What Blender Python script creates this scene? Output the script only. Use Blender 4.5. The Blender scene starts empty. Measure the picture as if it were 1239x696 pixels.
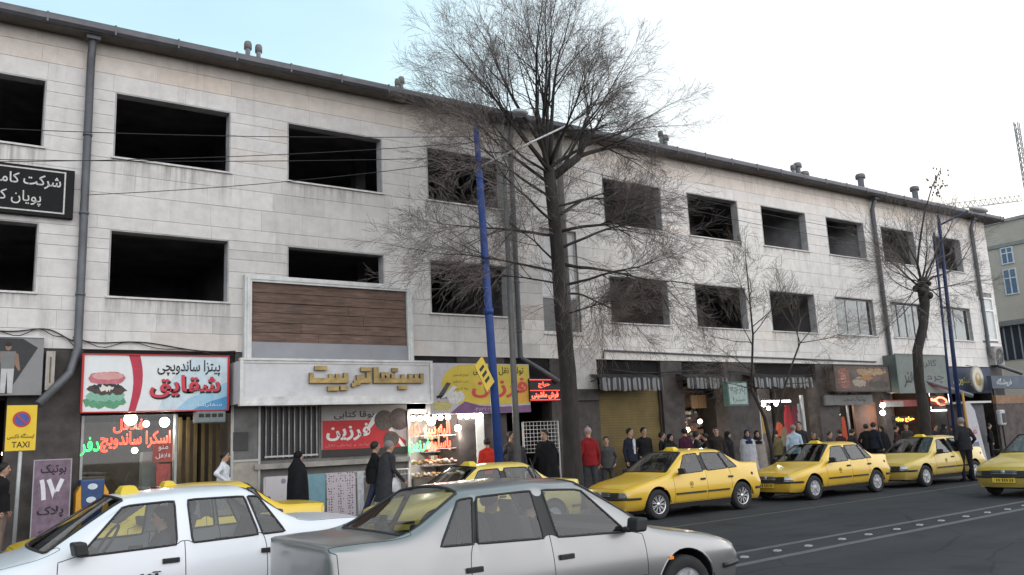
import bpy, bmesh, math, random
import numpy as np
from mathutils import Vector, Matrix
from mathutils.bvhtree import BVHTree

R = math.radians
sc = bpy.context.scene
col = sc.collection

# ------------------------------------------------------------------ camera, sky, sun, exposure
CAM_H = 1.78
F_PX, YAW, PITCH, ROLL = 1024.7, R(34.41), R(10.36), R(-2.70)
_cy, _sy, _cp, _sp = math.cos(YAW), math.sin(YAW), math.cos(PITCH), math.sin(PITCH)
FWD = Vector((_sy*_cp, _cy*_cp, _sp)); _r = Vector((_cy, -_sy, 0)); _u = _r.cross(FWD)
RGT = _r*math.cos(ROLL) + _u*math.sin(ROLL); UPV = -_r*math.sin(ROLL) + _u*math.cos(ROLL)
cd = bpy.data.cameras.new('camera'); cam = bpy.data.objects.new('camera', cd); col.objects.link(cam)
m3 = Matrix((RGT, UPV, -FWD)).transposed()
cam.matrix_world = Matrix.Translation((0, 0, CAM_H)) @ m3.to_4x4()
cd.sensor_width = 36; cd.lens = 36*F_PX/1239; cd.clip_end = 3000; cd.clip_start = .05
sc.camera = cam

SUN_AZ, SUN_EL = R(68), R(11)          # azimuth from +y towards +x: low, behind the building on the right
w = bpy.data.worlds.new('World'); sc.world = w; w.use_nodes = True
nt = w.node_tree; bg = nt.nodes['Background']
sky = nt.nodes.new('ShaderNodeTexSky'); sky.sky_type = 'NISHITA'; sky.sun_disc = False
sky.sun_elevation = SUN_EL; sky.sun_rotation = SUN_AZ; sky.air_density = 1.0; sky.dust_density = 1.2; sky.ozone_density = 1.2
tc = nt.nodes.new('ShaderNodeTexCoord'); mp = nt.nodes.new('ShaderNodeMapping'); mp.inputs['Scale'].default_value = (1.0, 1.0, 3.2)
nz = nt.nodes.new('ShaderNodeTexNoise'); nz.inputs['Scale'].default_value = 1.7; nz.inputs['Detail'].default_value = 7; nz.inputs['Roughness'].default_value = .55
cr = nt.nodes.new('ShaderNodeValToRGB'); cr.color_ramp.elements[0].position = .36; cr.color_ramp.elements[1].position = .68
cr.color_ramp.elements[0].color = (.50, .50, .50, 1); cr.color_ramp.elements[1].color = (.76, .76, .76, 1)
# unseen bright cloud bank, added behind the camera to light the facade, thinning overhead
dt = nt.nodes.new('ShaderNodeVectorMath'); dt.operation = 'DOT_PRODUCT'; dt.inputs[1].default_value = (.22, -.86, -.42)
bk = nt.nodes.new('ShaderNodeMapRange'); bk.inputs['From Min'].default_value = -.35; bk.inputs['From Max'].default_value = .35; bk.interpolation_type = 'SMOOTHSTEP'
mx = nt.nodes.new('ShaderNodeMix'); mx.data_type = 'RGBA'; mx.inputs['B'].default_value = (3.15, 4.5, 4.75, 1)      # thin high cloud
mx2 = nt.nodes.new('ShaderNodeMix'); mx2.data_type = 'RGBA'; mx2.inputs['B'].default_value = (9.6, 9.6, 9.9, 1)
L = nt.links
L.new(tc.outputs['Generated'], mp.inputs['Vector']); L.new(mp.outputs[0], nz.inputs['Vector']); L.new(nz.outputs['Fac'], cr.inputs[0])
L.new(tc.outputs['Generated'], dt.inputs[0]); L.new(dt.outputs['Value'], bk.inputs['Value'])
L.new(cr.outputs[0], mx.inputs['Factor']); L.new(sky.outputs[0], mx.inputs['A'])
# and a cloud veil, added to dim the sky glow around the low sun
dv = nt.nodes.new('ShaderNodeVectorMath'); dv.operation = 'DOT_PRODUCT'; dv.inputs[1].default_value = (math.sin(SUN_AZ)*.97, math.cos(SUN_AZ)*.97, .22)
vk = nt.nodes.new('ShaderNodeMapRange'); vk.inputs['From Min'].default_value = .70; vk.inputs['From Max'].default_value = .97; vk.inputs['To Max'].default_value = .88; vk.interpolation_type = 'SMOOTHSTEP'
mx3 = nt.nodes.new('ShaderNodeMix'); mx3.data_type = 'RGBA'; mx3.inputs['B'].default_value = (4.3, 4.4, 4.5, 1)
L.new(tc.outputs['Generated'], dv.inputs[0]); L.new(dv.outputs['Value'], vk.inputs['Value']); L.new(vk.outputs[0], mx3.inputs['Factor']); L.new(mx.outputs['Result'], mx3.inputs['A'])
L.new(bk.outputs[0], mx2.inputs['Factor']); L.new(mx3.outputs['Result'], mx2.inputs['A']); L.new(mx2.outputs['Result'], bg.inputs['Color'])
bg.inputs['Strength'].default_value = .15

sl = bpy.data.lights.new('sun', 'SUN'); sl.energy = .5; sl.angle = R(14); sl.color = (1, .9, .78)
so = bpy.data.objects.new('sun', sl); col.objects.link(so)
sd = Vector((math.sin(SUN_AZ)*math.cos(SUN_EL), math.cos(SUN_AZ)*math.cos(SUN_EL), math.sin(SUN_EL)))
so.rotation_euler = sd.to_track_quat('Z', 'Y').to_euler(); so.location = (60, 60, 40)

sc.view_settings.view_transform = 'Standard'; sc.view_settings.look = 'None'
sc.view_settings.gamma = 1; sc.view_settings.use_curve_mapping = False
sc.view_settings.exposure = 0.80
sc.cycles.max_bounces = 6; sc.cycles.transparent_max_bounces = 12; sc.cycles.use_denoising = True
try: sc.cycles.caustics_reflective = False; sc.cycles.caustics_refractive = False
except Exception: pass

D = 20.0          # facade plane
KERB = 15.9       # kerb line
SW = .15          # pavement height

def ray(px, py):
    return FWD + RGT*((px-619.5)/F_PX) - UPV*((py-348)/F_PX)
def P(px, py, Y):
    """measured point of the photograph on the vertical plane y = Y -> (x, z)"""
    d = ray(px, py); t = Y/d.y
    return d.x*t, CAM_H + d.z*t
def G(px, py, z=0):
    d = ray(px, py); t = (z-CAM_H)/d.z
    return d.x*t, d.y*t

# ------------------------------------------------------------------ materials
def nmat(name):
    m = bpy.data.materials.new(name); m.use_nodes = True
    return m, m.node_tree, m.node_tree.nodes['Principled BSDF']

_mc = {}
def pm(name, c, rough=.6, metal=0., var=.18, scale=6., bump=0., coat=0., spec=.28, stretch=(1, 1, 1), grime=0.):
    """plain painted / stone / cloth surface with uneven tone and a little relief"""
    if name in _mc: return _mc[name]
    m, t, b = nmat(name); N, K = t.nodes, t.links
    g = N.new('ShaderNodeTexCoord'); mp = N.new('ShaderNodeMapping'); mp.inputs['Scale'].default_value = stretch
    n = N.new('ShaderNodeTexNoise'); n.inputs['Scale'].default_value = scale; n.inputs['Detail'].default_value = 8; n.inputs['Roughness'].default_value = .62
    K.new(g.outputs['Object'], mp.inputs[0]); K.new(mp.outputs[0], n.inputs['Vector'])
    r = N.new('ShaderNodeMapRange'); r.inputs['From Min'].default_value = .25; r.inputs['From Max'].default_value = .75
    r.inputs['To Min'].default_value = 1-var; r.inputs['To Max'].default_value = 1+var*.6
    K.new(n.outputs['Fac'], r.inputs['Value'])
    x = N.new('ShaderNodeMix'); x.data_type = 'RGBA'; x.blend_type = 'MULTIPLY'; x.inputs['Factor'].default_value = 1
    x.inputs['A'].default_value = (*c, 1); K.new(r.outputs[0], x.inputs['B'])
    out = x.outputs['Result']
    if grime:
        n2 = N.new('ShaderNodeTexNoise'); n2.inputs['Scale'].default_value = scale*.35; n2.inputs['Detail'].default_value = 10; n2.inputs['Roughness'].default_value = .7
        K.new(mp.outputs[0], n2.inputs['Vector'])
        r2 = N.new('ShaderNodeMapRange'); r2.inputs['From Min'].default_value = .5; r2.inputs['From Max'].default_value = .72; r2.inputs['To Max'].default_value = grime
        K.new(n2.outputs['Fac'], r2.inputs['Value'])
        y = N.new('ShaderNodeMix'); y.data_type = 'RGBA'; K.new(r2.outputs[0], y.inputs['Factor']); K.new(out, y.inputs['A'])
        y.inputs['B'].default_value = (.07, .06, .05, 1); out = y.outputs['Result']
    K.new(out, b.inputs['Base Color'])
    b.inputs['Roughness'].default_value = rough; b.inputs['Metallic'].default_value = metal
    b.inputs['Specular IOR Level'].default_value = spec
    if coat: b.inputs['Coat Weight'].default_value = coat; b.inputs['Coat Roughness'].default_value = .06
    if bump:
        bn = N.new('ShaderNodeBump'); bn.inputs['Strength'].default_value = bump; bn.inputs['Distance'].default_value = .02
        K.new(n.outputs['Fac'], bn.inputs['Height']); K.new(bn.outputs[0], b.inputs['Normal'])
    _mc[name] = m
    return m

def em(name, c, s):
    if name in _mc: return _mc[name]
    m, t, b = nmat(name); b.inputs['Base Color'].default_value = (*c, 1)
    b.inputs['Emission Color'].default_value = (*c, 1); b.inputs['Emission Strength'].default_value = s
    _mc[name] = m; return m

def glass(name, tint, refl=.08, rough=.02):
    if name in _mc: return _mc[name]
    m, t, b = nmat(name); N, K = t.nodes, t.links
    tr = N.new('ShaderNodeBsdfTransparent'); tr.inputs[0].default_value = (*tint, 1)
    gl = N.new('ShaderNodeBsdfGlossy'); gl.inputs['Roughness'].default_value = rough
    fr = N.new('ShaderNodeFresnel'); ge = N.new('ShaderNodeNewGeometry'); io = N.new('ShaderNodeMapRange')
    io.inputs['To Min'].default_value = 1.5; io.inputs['To Max'].default_value = 1/1.5; K.new(ge.outputs['Backfacing'], io.inputs['Value']); K.new(io.outputs[0], fr.inputs[0])
    ad = N.new('ShaderNodeMath'); ad.operation = 'ADD'; ad.inputs[1].default_value = refl; ad.use_clamp = True
    mi = N.new('ShaderNodeMixShader')
    K.new(fr.outputs[0], ad.inputs[0]); K.new(ad.outputs[0], mi.inputs[0]); K.new(tr.outputs[0], mi.inputs[1]); K.new(gl.outputs[0], mi.inputs[2])
    K.new(mi.outputs[0], N['Material Output'].inputs['Surface'])
    _mc[name] = m; return m

def carpaint(name, c, metal=0., rough=.32, dirt=.35):
    if name in _mc: return _mc[name]
    m, t, b = nmat(name); N, K = t.nodes, t.links
    g = N.new('ShaderNodeTexCoord'); n = N.new('ShaderNodeTexNoise'); n.inputs['Scale'].default_value = 3.5; n.inputs['Detail'].default_value = 9; n.inputs['Roughness'].default_value = .7
    K.new(g.outputs['Object'], n.inputs['Vector'])
    s = N.new('ShaderNodeSeparateXYZ'); K.new(g.outputs['Object'], s.inputs[0])
    r = N.new('ShaderNodeMapRange'); r.inputs['From Min'].default_value = .75; r.inputs['From Max'].default_value = .2; r.inputs['To Min'].default_value = .10; r.inputs['To Max'].default_value = 1.
    K.new(s.outputs['Z'], r.inputs['Value'])          # road dirt thrown up on the sills: dust that stays put
    mu = N.new('ShaderNodeMath'); mu.operation = 'MULTIPLY'; K.new(r.outputs[0], mu.inputs[0]); K.new(n.outputs['Fac'], mu.inputs[1])
    mu2 = N.new('ShaderNodeMath'); mu2.operation = 'MULTIPLY'; mu2.inputs[1].default_value = dirt; K.new(mu.outputs[0], mu2.inputs[0])
    x = N.new('ShaderNodeMix'); x.data_type = 'RGBA'; x.inputs['A'].default_value = (*c, 1); x.inputs['B'].default_value = (.19, .165, .13, 1)
    K.new(mu2.outputs[0], x.inputs['Factor']); K.new(x.outputs['Result'], b.inputs['Base Color'])
    rr = N.new('ShaderNodeMapRange'); rr.inputs['To Min'].default_value = rough*.8; rr.inputs['To Max'].default_value = rough*1.5; K.new(n.outputs['Fac'], rr.inputs['Value'])
    K.new(rr.outputs[0], b.inputs['Roughness']); b.inputs['Metallic'].default_value = metal
    b.inputs['Coat Weight'].default_value = .6; b.inputs['Coat Roughness'].default_value = .12
    _mc[name] = m; return m

# ------------------------------------------------------------------ mesh builder
WL = {}     # world position of each thing, so that parts are stored relative to it
def tag(o, label=None, cat=None, group=None, kind=None):
    if label: o['label'] = label
    if cat: o['category'] = cat
    if group: o['group'] = group
    if kind: o['kind'] = kind
    return o
def thing(name, loc, label, cat, group=None, rz=0.):
    o = bpy.data.objects.new(name, None); o.empty_display_size = .2; col.objects.link(o)
    o.location = loc; o.rotation_euler.z = rz; WL[o] = Vector(loc)
    return tag(o, label, cat, group)

class MB:
    def __init__(s): s.v = []; s.f = []; s.m = []; s.sm = []; s.tint = None
    def face(s, idx, m=0, smooth=False): s.f.append(tuple(idx)); s.m.append(m); s.sm.append(smooth)
    def box(s, x0, x1, y0, y1, z0, z1, m=0):
        if x0 > x1: x0, x1 = x1, x0
        if y0 > y1: y0, y1 = y1, y0
        if z0 > z1: z0, z1 = z1, z0
        b = len(s.v)
        s.v += [(x0, y0, z0), (x1, y0, z0), (x1, y1, z0), (x0, y1, z0), (x0, y0, z1), (x1, y0, z1), (x1, y1, z1), (x0, y1, z1)]
        for q in ((3, 2, 1, 0), (4, 5, 6, 7), (0, 1, 5, 4), (1, 2, 6, 5), (2, 3, 7, 6), (3, 0, 4, 7)): s.face([b+i for i in q], m)
        return s
    def obox(s, c, ax, ay, az, m=0):
        """box around centre c with half axis vectors"""
        b = len(s.v); c = Vector(c); ax = Vector(ax); ay = Vector(ay); az = Vector(az)
        for k in (-1, 1):
            for (i, j) in ((-1, -1), (1, -1), (1, 1), (-1, 1)): s.v.append(tuple(c+ax*i+ay*j+az*k))
        for q in ((3, 2, 1, 0), (4, 5, 6, 7), (0, 1, 5, 4), (1, 2, 6, 5), (2, 3, 7, 6), (3, 0, 4, 7)): s.face([b+i for i in q], m)
        return s
    def bar(s, a, b_, w, h, m=0):
        a = Vector(a); b_ = Vector(b_); d = (b_-a); n = d.normalized()
        u = n.cross(Vector((0, 0, 1)))
        if u.length < 1e-3: u = Vector((1, 0, 0))
        u.normalize(); v = u.cross(n)
        return s.obox((a+b_)/2, d/2, u*w/2, v*h/2, m)
    def quad(s, pts, m=0):
        b = len(s.v); s.v += [tuple(p) for p in pts]; s.face(range(b, b+len(pts)), m); return s
    def prism(s, pts, y0, y1, m=0):
        """polygon given in (x, z), thick from y0 (front) to y1"""
        b = len(s.v); n = len(pts)
        s.v += [(x, y0, z) for x, z in pts] + [(x, y1, z) for x, z in pts]
        s.face(range(b, b+n), m); s.face([b+n+i for i in reversed(range(n))], m)
        for i in range(n): s.face((b+i, b+n+i, b+n+(i+1) % n, b+(i+1) % n), m)
        return s
    def tube(s, pts, rad, n=8, m=0, cap=True, smooth=True):
        pts = [Vector(p) for p in pts]
        if not hasattr(rad, '__len__'): rad = [rad]*len(pts)
        b = len(s.v); t = (pts[1]-pts[0]).normalized()
        u = t.cross(Vector((0, 0, 1)))
        if u.length < .05: u = t.cross(Vector((1, 0, 0)))
        u.normalize()
        for i, p in enumerate(pts):
            if 0 < i < len(pts)-1: t = (pts[i+1]-pts[i-1])
            elif i == 0: t = pts[1]-pts[0]
            else: t = pts[i]-pts[i-1]
            if t.length < 1e-9: t = Vector((0, 0, 1))
            t = t.normalized(); u = (u-t*u.dot(t))
            if u.length < 1e-6: u = t.orthogonal()
            u.normalize(); v = t.cross(u)
            for k in range(n):
                a = 2*math.pi*k/n; s.v.append(tuple(p+(u*math.cos(a)+v*math.sin(a))*rad[i]))
        for i in range(len(pts)-1):
            for k in range(n): s.face((b+i*n+k, b+i*n+(k+1) % n, b+(i+1)*n+(k+1) % n, b+(i+1)*n+k), m, smooth)
        if cap:
            s.face([b+k for k in reversed(range(n))], m); e = b+(len(pts)-1)*n; s.face([e+k for k in range(n)], m)
        return s
    def lathe(s, prof, c, axis='z', n=24, m=0, smooth=True):
        """profile of (r, h) turned about an axis through c"""
        b = len(s.v); c = Vector(c)
        for r, h in prof:
            for k in range(n):
                a = 2*math.pi*k/n; p = (r*math.cos(a), r*math.sin(a), h)
                p = p if axis == 'z' else (p[0], p[2], p[1]) if axis == 'y' else (p[2], p[0], p[1])
                s.v.append((c.x+p[0], c.y+p[1], c.z+p[2]))
        for i in range(len(prof)-1):
            for k in range(n):
                q = (b+i*n+k, b+i*n+(k+1) % n, b+(i+1)*n+(k+1) % n, b+(i+1)*n+k)
                s.face(q if axis != 'y' else tuple(reversed(q)), m, smooth)
        return s
    def ball(s, c, rx, ry=None, rz=None, n=12, m=0):
        ry = ry or rx; rz = rz or rx; b = len(s.v); h = n//2
        for i in range(h+1):
            th = math.pi*i/h
            for k in range(n):
                a = 2*math.pi*k/n
                s.v.append((c[0]+rx*math.sin(th)*math.cos(a), c[1]+ry*math.sin(th)*math.sin(a), c[2]-rz*math.cos(th)))
        for i in range(h):
            for k in range(n): s.face((b+i*n+k, b+i*n+(k+1) % n, b+(i+1)*n+(k+1) % n, b+(i+1)*n+k), m, True)
        return s
    def disc(s, x, z, rx, rz, y0, y1, m=0, n=20):
        return s.prism([(x+rx*math.cos(-2*math.pi*k/n), z+rz*math.sin(-2*math.pi*k/n)) for k in range(n)][::-1], y0, y1, m)
    def text(s, st, x0, x1, z0, z1, y, depth=.004, m=0, bold=0., neon=0., keep=False):
        """lettering filling the box x0..x1, z0..z1 on the plane y, reading from -y"""
        V, F = text_geo(st, bold, neon)
        a = V.min(0); c = V.max(0); sx = (x1-x0)/max(c[0]-a[0], 1e-6); sz = (z1-z0)/max(c[1]-a[1], 1e-6)
        if keep: sx = sz = min(sx, sz)
        ox = x0+((x1-x0)-(c[0]-a[0])*sx)/2; oz = z0+((z1-z0)-(c[1]-a[1])*sz)/2
        zr = max(c[2]-a[2], 1e-6); b = len(s.v)
        for p in V: s.v.append((ox+(p[0]-a[0])*sx, y-(p[2]-a[2])/zr*depth, oz+(p[1]-a[1])*sz))
        for f in F: s.face([b+i for i in f], m)
        return s
    def build(s, name, mats, parent=None, local=False, bevel=0.):
        me = bpy.data.meshes.new(name)
        off = Vector((0, 0, 0))
        if parent is not None and not local: off = WL.get(parent, Vector((0, 0, 0)))
        me.from_pydata([(x-off.x, y-off.y, z-off.z) for x, y, z in s.v], [], s.f)
        for m in (mats if isinstance(mats, (list, tuple)) else [mats]): me.materials.append(m)
        me.polygons.foreach_set('material_index', s.m); me.polygons.foreach_set('use_smooth', s.sm)
        if s.tint is not None:
            a = me.color_attributes.new('tint', 'FLOAT_COLOR', 'CORNER'); out = []
            for p in me.polygons: out += list(s.tint[p.index])*p.loop_total
            a.data.foreach_set('color', out)
        me.update()
        o = bpy.data.objects.new(name, me); col.objects.link(o)
        if parent is not None: o.parent = parent; WL[o] = WL.get(parent, Vector((0, 0, 0)))
        else: WL[o] = Vector((0, 0, 0))
        if bevel:
            b = o.modifiers.new('bevel', 'BEVEL'); b.width = bevel; b.segments = 2; b.limit_method = 'ANGLE'
        return o

# ------------------------------------------------------------------ Persian lettering (joined forms, set right to left)
_F = {}
def _reg(ch, base, n=4):     # isolated, final, initial, medial
    _F[ch] = [base+i for i in range(n)] if n == 4 else [base, base+1, None, None]
for ch, b_ in zip('بتثجحخسشصضطظعغفقلمنه', (0xFE8F, 0xFE95, 0xFE99, 0xFE9D, 0xFEA1, 0xFEA5, 0xFEB1, 0xFEB5, 0xFEB9, 0xFEBD, 0xFEC1, 0xFEC5, 0xFEC9, 0xFECD, 0xFED1, 0xFED5, 0xFEDD, 0xFEE1, 0xFEE5, 0xFEE9)): _reg(ch, b_)
for ch, b_ in zip('پچکگی', (0xFB56, 0xFB7A, 0xFB8E, 0xFB92, 0xFBFC)): _reg(ch, b_)
for ch, b_ in zip('ادذرزژوآ', (0xFE8D, 0xFEA9, 0xFEAB, 0xFEAD, 0xFEAF, 0xFB8A, 0xFEED, 0xFE81)): _reg(ch, b_, 2)
def shape(s):
    out = []; i = 0
    while i < len(s):
        c = s[i]
        if c not in _F: out.append(c); i += 1; continue
        prev = i > 0 and s[i-1] in _F and _F[s[i-1]][2] is not None
        if c == 'ل' and i+1 < len(s) and s[i+1] == 'ا': out.append(chr(0xFEFC if prev else 0xFEFB)); i += 2; continue
        nxt = i+1 < len(s) and s[i+1] in _F and _F[c][2] is not None
        f = _F[c]; out.append(chr(f[3] if prev and nxt else f[1] if prev else f[2] if nxt else f[0])); i += 1
    if not any(c in _F for c in s): return s
    txt = ''.join(reversed(out))
    import re
    return re.sub(r'[0-9۰-۹]+', lambda q: q.group(0)[::-1], txt)
_tg = {}
def text_geo(st, bold, neon):
    k = (st, bold, neon)
    if k in _tg: return _tg[k]
    c = bpy.data.curves.new('lettering', 'FONT'); c.body = shape(st); c.resolution_u = 2
    if neon: c.fill_mode = 'NONE'; c.bevel_depth = neon; c.bevel_resolution = 1; c.resolution_u = 1
    else: c.extrude = .05; c.offset = bold
    o = bpy.data.objects.new('lettering', c); col.objects.link(o)
    bpy.context.view_layer.update()
    me = bpy.data.meshes.new_from_object(o.evaluated_get(bpy.context.evaluated_depsgraph_get()))
    V = np.array([v.co[:] for v in me.vertices]); F = [tuple(p.vertices) for p in me.polygons]
    bpy.data.objects.remove(o); bpy.data.curves.remove(c); bpy.data.meshes.remove(me)
    _tg[k] = (V, F); return V, F
# ------------------------------------------------------------------ ground, road, pavement
def asphalt():
    m, t, b = nmat('asphalt'); N, K = t.nodes, t.links
    g = N.new('ShaderNodeTexCoord')
    a = N.new('ShaderNodeTexNoise'); a.inputs['Scale'].default_value = .35; a.inputs['Detail'].default_value = 9; a.inputs['Roughness'].default_value = .65
    f = N.new('ShaderNodeTexNoise'); f.inputs['Scale'].default_value = 90; f.inputs['Detail'].default_value = 3
    mp = N.new('ShaderNodeMapping'); mp.inputs['Scale'].default_value = (.12, 1.4, 1); mp.inputs['Rotation'].default_value = (0, 0, R(-3))
    w_ = N.new('ShaderNodeTexNoise'); w_.inputs['Scale'].default_value = 1.3; w_.inputs['Detail'].default_value = 5
    for n in (a, f): K.new(g.outputs['Object'], n.inputs['Vector'])
    K.new(g.outputs['Object'], mp.inputs[0]); K.new(mp.outputs[0], w_.inputs['Vector'])
    r = N.new('ShaderNodeValToRGB'); r.color_ramp.elements[0].position = .3; r.color_ramp.elements[1].position = .75
    r.color_ramp.elements[0].color = (.022, .024, .028, 1); r.color_ramp.elements[1].color = (.046, .048, .053, 1)
    ad = N.new('ShaderNodeMath'); ad.operation = 'ADD'; ad.use_clamp = True
    m1 = N.new('ShaderNodeMath'); m1.operation = 'MULTIPLY_ADD'; m1.inputs[1].default_value = .55; m1.inputs[2].default_value = -.05
    m2 = N.new('ShaderNodeMath'); m2.operation = 'MULTIPLY'; m2.inputs[1].default_value = .5
    K.new(a.outputs['Fac'], m1.inputs[0]); K.new(w_.outputs['Fac'], m2.inputs[0]); K.new(m1.outputs[0], ad.inputs[0]); K.new(m2.outputs[0], ad.inputs[1])
    K.new(ad.outputs[0], r.inputs[0])
    mx = N.new('ShaderNodeMix'); mx.data_type = 'RGBA'; mx.blend_type = 'OVERLAY'; mx.inputs['Factor'].default_value = .55
    K.new(r.outputs[0], mx.inputs['A']); K.new(f.outputs['Fac'], mx.inputs['B'])
    o1 = N.new('ShaderNodeTexNoise'); o1.inputs['Scale'].default_value = 1.1; o1.inputs['Detail'].default_value = 6; K.new(g.outputs['Object'], o1.inputs['Vector'])
    o2 = N.new('ShaderNodeMapRange'); o2.inputs['From Min'].default_value = .56; o2.inputs['From Max'].default_value = .68; o2.inputs['To Min'].default_value = 1.; o2.inputs['To Max'].default_value = .68; K.new(o1.outputs['Fac'], o2.inputs['Value'])
    v = N.new('ShaderNodeTexVoronoi'); v.feature = 'DISTANCE_TO_EDGE'; v.inputs['Scale'].default_value = .42; dn = N.new('ShaderNodeMix'); dn.data_type = 'RGBA'; dn.inputs['Factor'].default_value = .16
    K.new(g.outputs['Object'], dn.inputs['A']); K.new(o1.outputs['Color'], dn.inputs['B']); K.new(dn.outputs['Result'], v.inputs['Vector'])
    c1 = N.new('ShaderNodeMapRange'); c1.inputs['From Min'].default_value = .002; c1.inputs['From Max'].default_value = .009; c1.inputs['To Min'].default_value = .62; c1.inputs['To Max'].default_value = 1.; K.new(v.outputs['Distance'], c1.inputs['Value'])
    mu1 = N.new('ShaderNodeMath'); mu1.operation = 'MULTIPLY'; K.new(o2.outputs[0], mu1.inputs[0]); K.new(c1.outputs[0], mu1.inputs[1])
    fin = N.new('ShaderNodeMix'); fin.data_type = 'RGBA'; fin.blend_type = 'MULTIPLY'; fin.inputs['Factor'].default_value = 1; K.new(mx.outputs['Result'], fin.inputs['A']); K.new(mu1.outputs[0], fin.inputs['B']); K.new(fin.outputs['Result'], b.inputs['Base Color'])
    b.inputs['Roughness'].default_value = .8; b.inputs['Specular IOR Level'].default_value = .15
    bn = N.new('ShaderNodeBump'); bn.inputs['Strength'].default_value = .35; bn.inputs['Distance'].default_value = .01
    K.new(f.outputs['Fac'], bn.inputs['Height']); K.new(bn.outputs[0], b.inputs['Normal'])
    return m
tag(MB().quad([(-900, -900, -.02), (900, -900, -.02), (900, 900, -.02), (-900, 900, -.02)]).build('ground', pm('ground_dust', (.16, .15, .135), .9, scale=.05)), kind='structure')
tag(MB().quad([(-120, -30, 0), (220, -30, 0), (220, KERB, 0), (-120, KERB, 0)]).build('road', asphalt()), kind='structure')

def paving():
    m, t, b = nmat('paving'); N, K = t.nodes, t.links
    g = N.new('ShaderNodeTexCoord'); br = N.new('ShaderNodeTexBrick'); br.offset = .5
    br.inputs['Scale'].default_value = 1; br.inputs['Brick Width'].default_value = .4; br.inputs['Row Height'].default_value = .4; br.inputs['Mortar Size'].default_value = .008
    br.inputs['Color1'].default_value = (.17, .155, .14, 1); br.inputs['Color2'].default_value = (.22, .20, .18, 1); br.inputs['Mortar'].default_value = (.06, .055, .05, 1)
    K.new(g.outputs['Object'], br.inputs['Vector'])
    n = N.new('ShaderNodeTexNoise'); n.inputs['Scale'].default_value = 2.5; n.inputs['Detail'].default_value = 8; K.new(g.outputs['Object'], n.inputs['Vector'])
    x = N.new('ShaderNodeMix'); x.data_type = 'RGBA'; x.blend_type = 'OVERLAY'; x.inputs['Factor'].default_value = .6
    K.new(br.outputs['Color'], x.inputs['A']); K.new(n.outputs['Fac'], x.inputs['B']); K.new(x.outputs['Result'], b.inputs['Base Color'])
    b.inputs['Roughness'].default_value = .75; return m
tag(MB().box(-120, 45, KERB+.16, D+6, -.01, SW).build('pavement', paving()), kind='structure')
tag(MB().box(-120, 45, KERB, KERB+.158, -.01, SW+.01).build('kerb', pm('kerb_stone', (.30, .29, .27), .85, var=.3, scale=4, grime=.6)), kind='structure')
tag(MB().box(56, 220, KERB, D+20, -.01, SW).build('far_pavement', paving()), kind='structure')

def worn_paint():
    m, t, b = nmat('worn_paint'); N, K = t.nodes, t.links
    g = N.new('ShaderNodeTexCoord'); n = N.new('ShaderNodeTexNoise'); n.inputs['Scale'].default_value = 9; n.inputs['Detail'].default_value = 10; n.inputs['Roughness'].default_value = .75
    K.new(g.outputs['Object'], n.inputs['Vector'])
    r = N.new('ShaderNodeValToRGB'); r.color_ramp.elements[0].position = .40; r.color_ramp.elements[1].position = .62
    r.color_ramp.elements[0].color = (.055, .055, .058, 1); r.color_ramp.elements[1].color = (.097, .098, .10, 1)
    K.new(n.outputs['Fac'], r.inputs[0]); K.new(r.outputs[0], b.inputs['Base Color']); b.inputs['Roughness'].default_value = .7
    return m
def strip(mb, a, b, w_, z=.004):
    a = Vector((a[0], a[1], 0)); b = Vector((b[0], b[1], 0)); d = (b-a).normalized(); n = Vector((-d.y, d.x, 0))*w_/2
    mb.quad([(a-n)+Vector((0, 0, z)), (b-n)+Vector((0, 0, z)), (b+n)+Vector((0, 0, z)), (a+n)+Vector((0, 0, z))])
def ext(p, q, k0, k1):
    p = Vector(p); q = Vector(q); d = (q-p).normalized(); return p-d*k0, q+d*k1
mk = MB()
la, lb = ext(G(900, 683), G(1239, 616), 26, 80); strip(mk, la, lb, .16)
la, lb = ext(G(900, 668), G(1239, 607), 26, 80); strip(mk, la, lb, .14)
tag(mk.build('road_markings', worn_paint()), kind='structure')
mk = MB(); la, lb = ext(G(850, 633), G(985, 614), 3, 30); strip(mk, la, lb, .07)
def faint():
    m, t, b = nmat('faint_paint'); b.inputs['Base Color'].default_value = (.085, .085, .088, 1); b.inputs['Roughness'].default_value = .75; return m
tag(mk.build('parking_line', faint()), kind='structure')
s0 = MB(); s0.prism([(-.05, 0), (.05, 0), (.03, .02), (-.03, .02)], -.045, .045)
stud0 = None
nrm = (Vector(G(1239, 611.5))-Vector(G(900, 675.5))).normalized()
for i in range(12):
    px, py = [(901, 675), (940.8, 667.3), (978.5, 661.4), (1019, 653.2), (1051, 647.6), (1085.4, 641.2), (1113, 636), (1139, 630.8), (1169, 625.7), (1195, 620.9), (1219.4, 617), (1240, 612.5)][i]
    x, y = G(px, py)
    if stud0 is None:
        o = stud0 = s0.build('road_stud', pm('stud_white', (.32, .32, .31), .5, var=.3, scale=20)); 
    else:
        o = stud0.copy(); col.objects.link(o)
    o.location = (x, y, .004); o.rotation_euler.z = math.atan2(nrm.y, nrm.x)
    tag(o, 'small white reflective stud in the row between the double road lines', 'road stud', 'reflective studs along the double line')

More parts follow.
